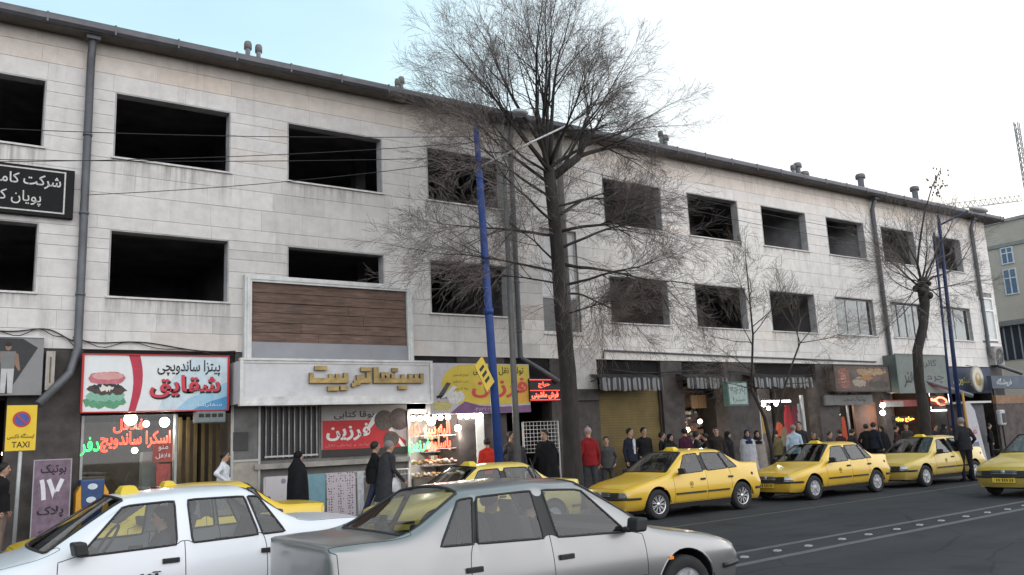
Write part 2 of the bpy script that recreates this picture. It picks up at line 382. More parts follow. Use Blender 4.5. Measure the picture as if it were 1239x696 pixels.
# ------------------------------------------------------------------ the long commercial building
ZT = [(10.07, 8.48), (6.84, 5.29)]
COLS = [(-9, -6.4), (-5, -2.4), (-1.05, 1.59), (2.97, 5.57), (6.99, 9.62), (10.98, 13.54), (17.39, 19.95), (21.2, 23.8), (25.07, 27.70), (28.97, 31.5), (32.7, 35.2), (36.64, 39.0)]
STAIR = (P(656, 360, D)[0], P(701, 360, D)[0], P(678, 406, D)[1], 8.1)
X0, X1 = -12.0, 41.43
Z0, Z1 = 4.16, 11.2
HOLES = [(a, b, zb, zt) for a, b in COLS for zt, zb in ZT] + [STAIR]
CORNERWIN = (39.75, 41.15, P(1203, 413, D)[1], P(1190, 360, D)[1])
HOLES.append((CORNERWIN[0], CORNERWIN[1], CORNERWIN[2], CORNERWIN[3]))
bl = thing('commercial_building', (14, D, 0), 'long three storey white stone building with rows of empty black window openings', 'building')

rng = random.Random(4)
def stone():
    m, t, b = nmat('facade_stone'); N, K = t.nodes, t.links
    g = N.new('ShaderNodeTexCoord'); at = N.new('ShaderNodeAttribute'); at.attribute_name = 'tint'
    n = N.new('ShaderNodeTexNoise'); n.inputs['Scale'].default_value = 3.2; n.inputs['Detail'].default_value = 10; n.inputs['Roughness'].default_value = .68
    K.new(g.outputs['Object'], n.inputs['Vector'])
    mp = N.new('ShaderNodeMapping'); mp.inputs['Scale'].default_value = (1.6, 1, .16)
    n2 = N.new('ShaderNodeTexNoise'); n2.inputs['Scale'].default_value = 1.5; n2.inputs['Detail'].default_value = 9; n2.inputs['Roughness'].default_value = .7
    K.new(g.outputs['Object'], mp.inputs[0]); K.new(mp.outputs[0], n2.inputs['Vector'])
    n3 = N.new('ShaderNodeTexNoise'); n3.inputs['Scale'].default_value = .22; n3.inputs['Detail'].default_value = 5; K.new(g.outputs['Object'], n3.inputs['Vector'])
    r1 = N.new('ShaderNodeMapRange'); r1.inputs['From Min'].default_value = .3; r1.inputs['From Max'].default_value = .7; r1.inputs['To Min'].default_value = .84; r1.inputs['To Max'].default_value = 1.07
    K.new(n.outputs['Fac'], r1.inputs['Value'])
    x1 = N.new('ShaderNodeMix'); x1.data_type = 'RGBA'; x1.blend_type = 'MULTIPLY'; x1.inputs['Factor'].default_value = 1
    K.new(at.outputs['Color'], x1.inputs['A']); K.new(r1.outputs[0], x1.inputs['B'])
    r2 = N.new('ShaderNodeMapRange'); r2.inputs['From Min'].default_value = .52; r2.inputs['From Max'].default_value = .74; r2.inputs['To Max'].default_value = .55
    K.new(n2.outputs['Fac'], r2.inputs['Value'])       # dirty runs of rain water
    r3 = N.new('ShaderNodeMapRange'); r3.inputs['From Min'].default_value = .42; r3.inputs['From Max'].default_value = .62; r3.inputs['To Min'].default_value = .25
    K.new(n3.outputs['Fac'], r3.inputs['Value'])
    mm = N.new('ShaderNodeMath'); mm.operation = 'MULTIPLY'; K.new(r2.outputs[0], mm.inputs[0]); K.new(r3.outputs[0], mm.inputs[1])
    x2 = N.new('ShaderNodeMix'); x2.data_type = 'RGBA'; x2.inputs['B'].default_value = (.17, .145, .125, 1)
    K.new(mm.outputs[0], x2.inputs['Factor']); K.new(x1.outputs['Result'], x2.inputs['A']); K.new(x2.outputs['Result'], b.inputs['Base Color'])
    b.inputs['Roughness'].default_value = .62; b.inputs['Specular IOR Level'].default_value = .3
    bn = N.new('ShaderNodeBump'); bn.inputs['Strength'].default_value = .2; bn.inputs['Distance'].default_value = .01
    K.new(n.outputs['Fac'], bn.inputs['Height']); K.new(bn.outputs[0], b.inputs['Normal'])
    return m
STONE = stone()
# stone slabs, course by course, with fine open joints
wall = MB(); tint = []
brk = sorted(set([Z0, Z1, 10.07, 8.48, 6.84, 5.29, 7.66]))
zs = []
for a, b in zip(brk, brk[1:]):
    n = max(1, round((b-a)/.335)); wts = [rng.choice((.75, 1., 1., 1.3)) for _ in range(n)]; s_ = sum(wts); z = a
    for q in wts: zs.append((z, z+(b-a)*q/s_)); z += (b-a)*q/s_
for za, zb in zs:
    zm = (za+zb)/2
    ivs = []; cuts = sorted([(h[0], h[1]) for h in HOLES if h[2] < zm < h[3]])
    x = X0
    for a, b in cuts:
        if a > x: ivs.append((x, a))
        x = max(x, b)
    ivs.append((x, X1))
    base = rng.uniform(.975, 1.02)
    for a, b in ivs:
        x = a
        while x < b-1e-4:
            e = min(b, x+rng.uniform(.7, 2.0))
            if b-e < .35: e = b
            v = base*rng.uniform(.965, 1.025)
            if rng.random() < .04: v *= .92
            xm = (x+e)/2
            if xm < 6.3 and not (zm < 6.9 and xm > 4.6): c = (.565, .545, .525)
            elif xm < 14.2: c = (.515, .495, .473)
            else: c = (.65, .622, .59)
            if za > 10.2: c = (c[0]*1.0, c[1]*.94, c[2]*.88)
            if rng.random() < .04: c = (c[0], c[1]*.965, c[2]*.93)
            dy = rng.uniform(0, .004)
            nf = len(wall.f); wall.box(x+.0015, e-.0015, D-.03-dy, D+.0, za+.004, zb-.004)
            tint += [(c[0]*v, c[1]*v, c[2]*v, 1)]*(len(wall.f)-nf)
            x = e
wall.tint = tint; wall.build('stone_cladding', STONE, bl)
# masonry behind the slabs, with the openings cut through
def masonry(mb, holes, x0, x1, z0, z1, ya, yb):
    xs = sorted(set([x0, x1]+[h[0] for h in holes]+[h[1] for h in holes])); zz = sorted(set([z0, z1]+[h[2] for h in holes]+[h[3] for h in holes]))
    for xa, xb in zip(xs, xs[1:]):
        run = None
        for za, zb in zip(zz, zz[1:]):
            xm, zm = (xa+xb)/2, (za+zb)/2
            solid = not any(h[0] < xm < h[1] and h[2] < zm < h[3] for h in holes)
            if solid and run is None: run = za
            if (not solid) and run is not None: mb.box(xa, xb, ya, yb, run, za); run = None
        if run is not None: mb.box(xa, xb, ya, yb, run, z1)
mw = MB(); masonry(mw, HOLES, X0, X1, Z0+.002, Z1, D+.002, D+.27)
mw.build('wall', pm('masonry', (.27, .255, .245), .9, var=.3, scale=2.5, grime=.5), bl)
# burnt out upper floors: slabs, back wall, partitions
SOOT = pm('sooty_plaster', (.21, .195, .20), .95, var=.5, scale=1.2)
it = MB()
it.box(X0, X1, D+.28, D+7, 7.2, 7.5); it.box(X0, X1, D+.28, D+7, 10.75, 10.9); it.box(X0, X1, D+.28, D+7, 4.16, 4.4)
it.box(X0, X1, D+7, D+7.2, 0, 11.2)
for x in (-6, 2.2, 6.3, 14.2, 16.6, 20.6, 28.2, 32.1, 36.0): it.box(x, x+.15, D+.28, D+7, 4.42, 11)
for x in (10.2, 24.5): it.box(x, x+.3, D+3, D+3.4, 4.42, 11)
it.build('interior', SOOT, bl)
# a pale inner jamb wall just inside the two openings where one shows
for x in (27.95, 31.75): MB().box(x, x+.12, D+.28, D+2.2, 7.52, 10.7).build('partition', pm('pale_plaster', (.34, .34, .35), .9, var=.35, scale=2), bl)
bx = MB(); bx.box(X1-.25, X1, D+.28, D+9, .0, Z1); bx.build('end_wall', pm('end_wall', (.42, .41, .39), .85, var=.25, scale=1.5, grime=.5), bl)

def stain_mat():
    m, t, b = nmat('rain_stain'); N, K = t.nodes, t.links
    g = N.new('ShaderNodeTexCoord'); mp = N.new('ShaderNodeMapping'); mp.inputs['Scale'].default_value = (5.5, 1, .35)
    n = N.new('ShaderNodeTexNoise'); n.inputs['Scale'].default_value = 1.6; n.inputs['Detail'].default_value = 8; n.inputs['Roughness'].default_value = .65
    K.new(g.outputs['Object'], mp.inputs[0]); K.new(mp.outputs[0], n.inputs['Vector'])
    at = N.new('ShaderNodeAttribute'); at.attribute_name = 'tint'
    r = N.new('ShaderNodeMapRange'); r.inputs['From Min'].default_value = .42; r.inputs['From Max'].default_value = .72; r.inputs['To Max'].default_value = .46; K.new(n.outputs['Fac'], r.inputs['Value'])
    mu = N.new('ShaderNodeMath'); mu.operation = 'MULTIPLY'; K.new(r.outputs[0], mu.inputs[0]); K.new(at.outputs['Color'], mu.inputs[1])
    b.inputs['Base Color'].default_value = (.12, .105, .092, 1); b.inputs['Roughness'].default_value = .9
    tr = N.new('ShaderNodeBsdfTransparent'); mi = N.new('ShaderNodeMixShader'); K.new(mu.outputs[0], mi.inputs[0]); K.new(tr.outputs[0], mi.inputs[1]); K.new(b.outputs[0], mi.inputs[2]); K.new(mi.outputs[0], N['Material Output'].inputs['Surface'])
    return m
STAIN = stain_mat()
def rain_stain(xa, xb, ztop, L_, parent):
    s_ = MB(); tints = []; ys = D-.0375
    for k, (f0, f1) in enumerate(((0, .25), (.25, .6), (.6, 1))):
        s_.quad([(xa, ys, ztop-L_*f1), (xb, ys, ztop-L_*f1), (xb, ys, ztop-L_*f0), (xa, ys, ztop-L_*f0)])
    me = s_.build('rain_stain', STAIN, parent); a = me.data.color_attributes.new('tint', 'FLOAT_COLOR', 'CORNER')
    v = []
    for f0, f1 in ((0, .25), (.25, .6), (.6, 1)): 
        for q in (1-f1, 1-f1, 1-f0, 1-f0): v += [q, q, q, 1]
    a.data.foreach_set('color', v)
# windows: thin sills; glazing where the photograph has some
SILL = pm('sill_stone', (.55, .54, .52), .6, var=.2, scale=8, grime=.4)
LINT = pm('opening_edge', (.10, .095, .09), .7)
FR_W = pm('frame_white', (.50, .50, .49), .5, var=.2)
FR_D = pm('frame_grey', (.13, .135, .14), .5)
PANE = glass('window_pane', (.52, .58, .55), .10, .03)
CURT = pm('curtain_pale', (.36, .40, .37), .9, var=.35, scale=3, stretch=(6, 1, .3))
CURT2 = pm('curtain_grey', (.24, .24, .24), .9, var=.4, scale=3, stretch=(6, 1, .3))
glz = {9: (CURT, FR_W, 3), 10: (CURT2, FR_D, 4), 11: (CURT, FR_W, 2)}
for ci, (a, b) in enumerate(COLS):
    for li, (zt, zb) in enumerate(ZT):
        f = MB()
        f.box(a+.002, a+.03, D-.034, D+.26, zb+.05, zt-.002); f.box(b-.03, b-.002, D-.034, D+.26, zb+.05, zt-.002); f.box(a+.03, b-.03, D-.034, D+.26, zt-.032, zt-.002)
        wn = f.build('window', pm('reveal_plaster', (.36, .355, .36), .85, var=.3, scale=3, grime=.4), bl)
        s_ = MB(); s_.box(a-.04, b+.04, D-.075, D+.265, zb+.004, zb+.046); s_.build('sill', SILL, wn)
        rain_stain(a-.05, b+.05, zb+.003, (.95 if li == 0 else .75)*rng.uniform(.35, 1.2), wn)
        if li == 1 and ci in glz:
            cm, fm, n = glz[ci]; g_ = MB(); y = D+.10
            g_.box(a+.032, b-.032, y, y+.05, zb+.05, zb+.10); g_.box(a+.032, b-.032, y, y+.05, zt-.085, zt-.034)
            for k in range(n+1):
                x = a+.032+(b-a-.064-.05)*k/n; g_.box(x, x+.05, y+.001, y+.049, zb+.10, zt-.085)
            g_.build('frame', fm, wn)
            MB().box(a+.034, b-.034, y+.02, y+.026, zb+.06, zt-.05).build('pane', PANE, wn)
            c_ = MB(); nseg = 60
            for k in range(nseg):
                xa = a+.05+(b-a-.1)*k/nseg; xb = a+.05+(b-a-.1)*(k+1)/nseg
                if ci == 9 and .66 < k/nseg < .80: continue
                c_.quad([(xa, y+.2+.02*math.sin(k*1.7), zb+.06), (xb, y+.2+.02*math.sin((k+1)*1.7), zb+.06), (xb, y+.2+.02*math.sin((k+1)*1.7), zt-.05), (xa, y+.2+.02*math.sin(k*1.7), zt-.05)])
            c_.build('curtain', cm, wn)
# stair window and the little bay window at the far corner
a, b, zb, zt = STAIR
f = MB(); y = D+.06
for x in (a, (a+b)/2-.03, b-.06): f.box(x, x+.06, y, y+.06, zb+.05, zt)
zm = P(662, 360, D)[1]; zm2 = P(662, 318, D)[1]
for z in (zb+.05, zm, zm2, zt-.06): f.box(a+.061, b-.061, y+.002, y+.058, z, z+.06)
sw_ = f.build('window', FR_W, bl)
MB().box(a+.02, b-.02, y+.03, y+.036, zm+.05, zt-.03).build('pane', pm('frosted_pane', (.62, .62, .62), .35), sw_)
MB().box(a+.02, b-.02, y+.03, y+.036, zb+.06, zm+.02).build('panel', pm('spandrel_panel', (.20, .20, .20), .6), sw_)
MB().box(a-.04, b+.04, D-.075, D+.2, zb+.004, zb+.046).build('sill', SILL, sw_)
a, b, zb, zt = CORNERWIN
f = MB(); 
for x in (a, b-.08): f.box(x, x+.08, D-.05, D+.05, zb, zt)
for z in (zb, zb+(zt-zb)*.68, zt-.08): f.box(a+.081, b-.081, D-.048, D+.048, z, z+.08)
cw = f.build('window', pm('frame_bright', (.72, .72, .70), .5), bl)
MB().box(a+.05, b-.05, D, D+.006, zb+.05, zt-.05).build('pane', pm('bay_pane', (.46, .48, .47), .2), cw)

# eave, gutter and roof
EV = pm('eave_boards', (.16, .14, .125), .85, var=.4, scale=2, grime=.5)
GUT = pm('zinc_gutter', (.115, .115, .125), .5, .5, var=.3, scale=3, grime=.4)
rf = MB(); rf.quad([(X0, D-.5, 11.42), (X1+.9, D-.5, 11.42), (X1+.9, D+8, 13.2), (X0, D+8, 13.2)])
rf.quad([(X1+.9, D-.5, 11.42), (X1+.9, D+8, 11.42), (X1+.9, D+8, 13.2)])
roof = rf.build('roof', pm('roof_sheet', (.2, .19, .19), .6, .2), bl)
MB().box(X0, X1+.88, D-.46, D+.3, 11.203, 11.25).build('eave', EV, bl)
MB().box(X0, X1+.88, D-.478, D-.462, 11.17, 11.30).build('fascia', pm('fascia', (.14, .13, .13), .7, var=.4), bl)
g_ = MB(); prof = [(-.02, 11.385), (-.10, 11.40), (-.13, 11.34), (-.125, 11.25), (-.08, 11.19), (.0, 11.18)]
x = X0
n = 0
while x < X1+.88:
    e = min(x+1.35, X1+.88); b0 = len(g_.v); sag = .006*math.sin(x*1.1)
    for xx in (x, e-.006):
        for dy, z in prof: g_.v.append((xx, D-.48+dy, z+sag))
    for k in range(len(prof)-1): g_.face((b0+k, b0+k+1, b0+len(prof)+k+1, b0+len(prof)+k), 0)
    g_.box(e-.03, e+.01, D-.615, D-.48, 11.18, 11.41)
    x = e
g_.build('gutter', GUT, bl)
# downpipes (each with its hopper, clips and shoe)
PIPE = pm('downpipe_zinc', (.12, .125, .135), .55, .4, var=.35, scale=2, grime=.35)
def downpipe(pts, r=.065, hop=True, m=None):
    d = MB(); d.tube(pts, r, 10)
    if hop: d.box(pts[0][0]-.14, pts[0][0]+.14, pts[0][1]-.12, pts[0][1]+.12, pts[0][2]-.02, pts[0][2]+.3)
    for i in range(1, len(pts)-1):
        p, q = Vector(pts[i-1]), Vector(pts[i]); n = int((p-q).length/1.6)
        for k in range(1, n+1):
            c = p.lerp(q, k/(n+.5)); d.tube([c-Vector((0, 0, .03)), c+Vector((0, 0, .03))], r*1.18, 10)
    return d.build('downpipe', m or PIPE, bl)
def pp(px, py, Y): x, z = P(px, py, Y); return (x, Y, z)
yp = D-.14
xa = P(103, 230, yp)[0]
za = P(88, 415, yp)[1]
downpipe([(xa, D-.30, 11.1), (xa, yp, 10.7), (xa, yp, za+.15), (xa+.0, yp-.05, za-.1), pp(84, 452, yp-.1), pp(46, 490, yp-.5)], .085)
xb = P(621, 250, yp)[0]; z_ = P(635, 432, yp)[1]
downpipe([(xb, D-.30, 11.1), (xb, yp, 10.7), (xb, yp, z_), pp(655, 448, yp-.15), pp(676, 462, yp-.3)], .075)
xc = P(683, 300, yp)[0]
downpipe([(xc, D-.30, 11.1), (xc, yp, 10.7), (xc, yp, 4.6)], .10, m=pm('downpipe_pale', (.21, .205, .20), .6, .2, var=.3, scale=2))
xd = P(1064, 320, yp)[0]
downpipe([(xd, D-.30, 11.1), (xd, yp, 10.7), (xd, yp, 4.55), pp(1112, 459, yp-.3), pp(1160, 474, yp-.9), pp(1176, 479, yp-1.1)], .09)
xe = P(1183, 330, yp)[0]
downpipe([(xe, D-.30, 11.1), (xe, yp, 10.7), (xe, yp, 4.75), pp(1207, 442, yp-.2), pp(1236, 452, yp-.6)], .085)
# the thin service pipe above the shop band
sp = MB(); y = D-.08
sp.tube([pp(730, 434, y), pp(731, 424, y), pp(880, 431, y), pp(1060, 438, y)], .028, 8); sp.build('service_pipe', PIPE, bl)
# chimney flues along the roof edge
FL = pm('flue_metal', (.33, .35, .39), .45, .4, var=.3, scale=6, grime=.4)
FC = pm('flue_cap', (.17, .16, .16), .7, .2, var=.3)
for px, pt, wpx in ((300, 51, 12), (313, 55, 11), (481, 96, 6), (485.5, 93.5, 9), (799, 159, 6), (804, 164, 9), (959, 200, 5), (964.5, 197.5, 8), (973, 208, 9), (1040.5, 211, 9), (1106, 226, 9)):
    y = D+1.0; x, z = P(px, pt, y); x2, _ = P(px+wpx/2, pt, y); r = abs(x2-x)*.62; r = max(.07, min(r, .17))
    c_ = MB(); c_.lathe([(0, 11.45), (r*.78, 11.45), (r*.78, z-.25), (r*.9, z-.24), (r*.9, z-.2)], (x, y, 0), n=14)
    f = c_.build('chimney', FL, roof)
    c_ = MB(); c_.lathe([(r*.8, z-.22), (r*1.25, z-.21), (r*1.25, z-.06), (r*1.0, z), (0, z)], (x, y, 0), n=14); c_.build('chimney_cap', FC, roof)

# ground floor: piers, lintel and dark shop interiors
PIER = pm('dark_marble', (.062, .054, .052), .6, var=.6, scale=3, grime=.4, spec=.2)
PIERW = pm('pale_pier', (.46, .44, .42), .7, var=.25, scale=3, grime=.5)
gz0 = SW
piers = [(-12, -2.5), (1.2, 2.55), (5.75, 6.15), (11.75, 13.3), (14.9, 16.7), (19.35, 20.3), (22.3, 23.9), (27.3, 28.5), (31.4, 31.9), (35.0, 35.9), (39.9, 41.1)]
for a, b in piers: MB().box(a, b, D-.01, D+.5, gz0, 4.15).build('pier', PIER, bl)
w_ = MB(); xa = P(683, 480, D-.05)[0]; xb = P(723, 480, D-.05)[0]
zc = P(700, 471, D-.05)[1]
w_.box(xa, xb, D-.09, D-.012, zc, 4.5); w_.build('pier_cladding', PIERW, bl)
MB().box(xa-.05, xb+.03, D-.12, D-.011, P(700, 485, D)[1]-.0, zc-.01).build('pier_base', PIER, bl)
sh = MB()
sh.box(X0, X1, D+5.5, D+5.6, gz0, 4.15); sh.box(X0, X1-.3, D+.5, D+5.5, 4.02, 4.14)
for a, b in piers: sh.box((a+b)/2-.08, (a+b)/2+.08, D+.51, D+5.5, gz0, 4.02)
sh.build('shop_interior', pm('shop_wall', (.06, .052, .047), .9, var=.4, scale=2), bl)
# header boards above the shop fronts (dark band)
HB = pm('header_board', (.02, .019, .019), .8, var=.4, scale=3, spec=.1)
for a, b, z, y in ((13.32, 14.88, 3.2, .02), (-2.48, 1.18, 3.1, .02), (2.57, 5.73, 2.75, .02), (6.17, 11.73, 3.0, .02), (16.72, 19.33, 3.45, .12), (20.32, 22.28, 3.45, .12), (23.92, 27.28, 3.45, .12), (28.52, 31.38, 3.45, .12), (31.92, 34.98, 3.45, .12), (35.92, 39.88, 3.45, .12)):
    MB().box(a, b, D+y, D+y+.08, z, 4.15).build('shop_header', HB, bl)

# ------------------------------------------------------------------ grey building across the side street, and the lattice tower behind it
GX = 50.0
ga = P(1192, 275, 1)
def PX(px, py, X):
    d = ray(px, py); t = X/d.x; return d.y*t, CAM_H+d.z*t
yg1, zg1 = PX(1239, 263.6, GX)
gb = thing('grey_building', (GX, 26, 0), 'plain grey rendered building side with two blue windows at the right edge', 'building')
REND = pm('grey_render', (.42, .375, .33), .85, var=.12, scale=.8, grime=.25)
MB().box(GX, GX+14, 20.5, 42, 0, zg1).build('wall', REND, gb)
MB().box(GX-.10, GX+14, 20.4, 42, zg1+.003, zg1+.18).build('roof', pm('grey_coping', (.30, .30, .29), .8, var=.3), gb)
yl, zl = PX(1215, 297, GX)
MB().box(GX-.08, GX-.002, 20.5, 42, zl-.10, zl+.10).build('string_course', pm('grey_course', (.24, .24, .23), .8), gb)
WB = pm('frame_pale', (.55, .57, .60), .5); BG = pm('blue_glazing', (.10, .16, .26), .15, spec=.8)
for (pxa, pya, pxb, pyb) in ((1210, 301, 1228, 318), (1213, 327, 1234, 355)):
    ya, za = PX(pxa, pya, GX); yb, zb = PX(pxb, pyb, GX)
    f = MB(); y0, y1 = sorted((ya, yb)); z0, z1 = sorted((za, zb))
    for y in (y0, (y0+y1)/2-.03, y1-.06): f.box(GX-.07, GX-.004, y, y+.06, z0, z1)
    for z in (z0, z0+(z1-z0)*.62, z1-.06): f.box(GX-.068, GX-.004, y0+.06, y1-.06, z, z+.06)
    wo = f.build('window', WB, gb); MB().box(GX-.04, GX-.005, y0+.03, y1-.03, z0+.03, z1-.03).build('pane', BG, wo)
ya, za = PX(1206, 397, GX); yb, zb = PX(1260, 432, GX)
y0, y1 = sorted((ya, yb)); z0, z1 = sorted((za, zb))
f = MB(); 
for k in range(6): f.box(GX-.09, GX-.004, y0+(y1-y0)*k/5, y0+(y1-y0)*k/5+.07, z0, z1)
wo = f.build('window', pm('frame_dark', (.22, .23, .25), .5), gb); MB().box(GX-.05, GX-.005, y0, y1, z0, z1).build('pane', pm('dark_glazing', (.03, .035, .045), .12), wo)
MB().box(GX-.35, GX-.012, y0-.3, y1+.4, z1+.02, z1+.3).build('ledge', pm('grey_ledge', (.17, .17, .17), .8), gb)

YT = 60
tx, tz0 = P(1248, 262, YT); _, tzt = P(1236, 151, YT)
tw = thing('lattice_tower', (tx, YT, 0), 'thin lattice tower with a horizontal truss arm behind the grey building', 'tower')
t_ = MB(); STEEL = pm('tower_steel', (.30, .30, .31), .6, .3)
hw = .28
zt_ = tzt
for sx, sy in ((-1, -1), (1, -1), (1, 1), (-1, 1)): t_.bar((tx+sx*hw, YT+sy*hw, 0), (tx+sx*hw, YT+sy*hw, zt_), .12, .12)
z = 8.; k = 0
while z < zt_-.8:
    s_ = 1 if k % 2 else -1
    for (ax, ay, bx_, by) in ((-1, -1, 1, -1), (1, -1, 1, 1), (1, 1, -1, 1), (-1, 1, -1, -1)):
        t_.bar((tx+ax*hw, YT+ay*hw, z), (tx+bx_*hw, YT+by*hw, z+.8), .06, .06)
    z += .8; k += 1
for z in (zt_-.4, zt_-1.6, zt_-2.9, zt_-6, zt_-7.3): t_.bar((tx-.8, YT, z), (tx-.25, YT, z+.1), .12, .12); t_.bar((tx-.8, YT, z-.3), (tx-.8, YT, z+.4), .14, .14)
t_.build('mast', STEEL, tw)
t_ = MB(); xa, zz = P(1150, 255, YT); xb, zb = P(1236, 240, YT)
for dz, dy in ((0, -.3), (0, .3), (.9, 0)): t_.bar((xa-4, YT+dy, zz-.6+dz), (xb, YT+dy, zb-.4+dz), .09, .09)
n = 17
for k in range(n):
    f0, f1 = k/n, (k+.5)/n
    A = Vector((xa-4, YT, zz-.6)).lerp(Vector((xb, YT, zb-.4)), f0); B = Vector((xa-4, YT, zz+.3)).lerp(Vector((xb, YT, zb+.5)), f1); C = Vector((xa-4, YT, zz-.6)).lerp(Vector((xb, YT, zb-.4)), (k+1)/n)
    t_.bar(A, B, .07, .07); t_.bar(B, C, .07, .07)
t_.build('truss_arm', STEEL, tw)
# ------------------------------------------------------------------ saloon cars (front towards local -x, near side -y, origin on the road under the front axle line centre)
RUB = pm('tyre_rubber', (.022, .022, .023), .85, var=.3, scale=12)
BLK = pm('black_plastic', (.02, .02, .021), .5, var=.2)
DRK = pm('underbody_dark', (.012, .012, .012), .9)
ALY = pm('alloy', (.55, .55, .56), .3, .85, var=.15)
CAP = pm('wheel_cover', (.36, .37, .38), .42, .5, var=.15)
INT = pm('seat_cloth', (.055, .055, .06), .9, var=.3)
GLS = glass('car_glass', (.68, .74, .72), .03, .01)
GLD = glass('windscreen_glass', (.50, .55, .54), .05, .01)
HLG = pm('headlamp_glass', (.42, .45, .48), .08, .25, var=.3, scale=30, coat=.8)
HLB = pm('headlamp_smoked', (.13, .15, .17), .08, .3, var=.3, scale=30, coat=.8)
TLR = pm('tail_lamp_red', (.36, .02, .015), .15, coat=.8)
ORG = pm('indicator_orange', (.75, .22, .03), .2, coat=.5)
YEL = (.575, .362, .013)
PLT = pm('plate_yellow', (.62, .42, .05), .5)
PLW = pm('plate_white', (.7, .7, .7), .5)
TXT = pm('black_ink', (.015, .015, .015), .6)

SPEC = {}
SPEC['rounded'] = dict(L=4.50, ax=.92, wb=2.67, wr=.315, z=0,
    # hood front z, cowl z, roof z, deck z
    hood=[(.02, .66), (.22, .725), (.5, .785), (.87, .845), (1.18, .90)], cowl=(1.28, .965), roof_f=(1.93, 1.385), roof_r=(3.05, 1.405), peak=1.455, scr_b=(3.72, 1.065), deck=[(4.05, 1.075), (4.36, 1.06)], belt=(.90, .985), lampz=(.52, .665), A=(1.42, 1.58, 1.86, 1.99), Q=(3.20, 3.08), Cp=(3.50, 3.21), tail=.50)
SPEC['angular'] = dict(L=4.41, ax=.84, wb=2.67, wr=.30, z=0,
    hood=[(.02, .66), (.22, .715), (.5, .765), (.84, .815), (1.15, .865)], cowl=(1.25, .925), roof_f=(1.90, 1.345), roof_r=(2.98, 1.365), peak=1.405, scr_b=(3.55, 1.00), deck=[(3.95, 1.015), (4.29, .99)], belt=(.875, .935), lampz=(.535, .665), A=(1.40, 1.53, 1.83, 1.95), Q=(3.17, 3.07), Cp=(3.40, 3.17), tail=.50)

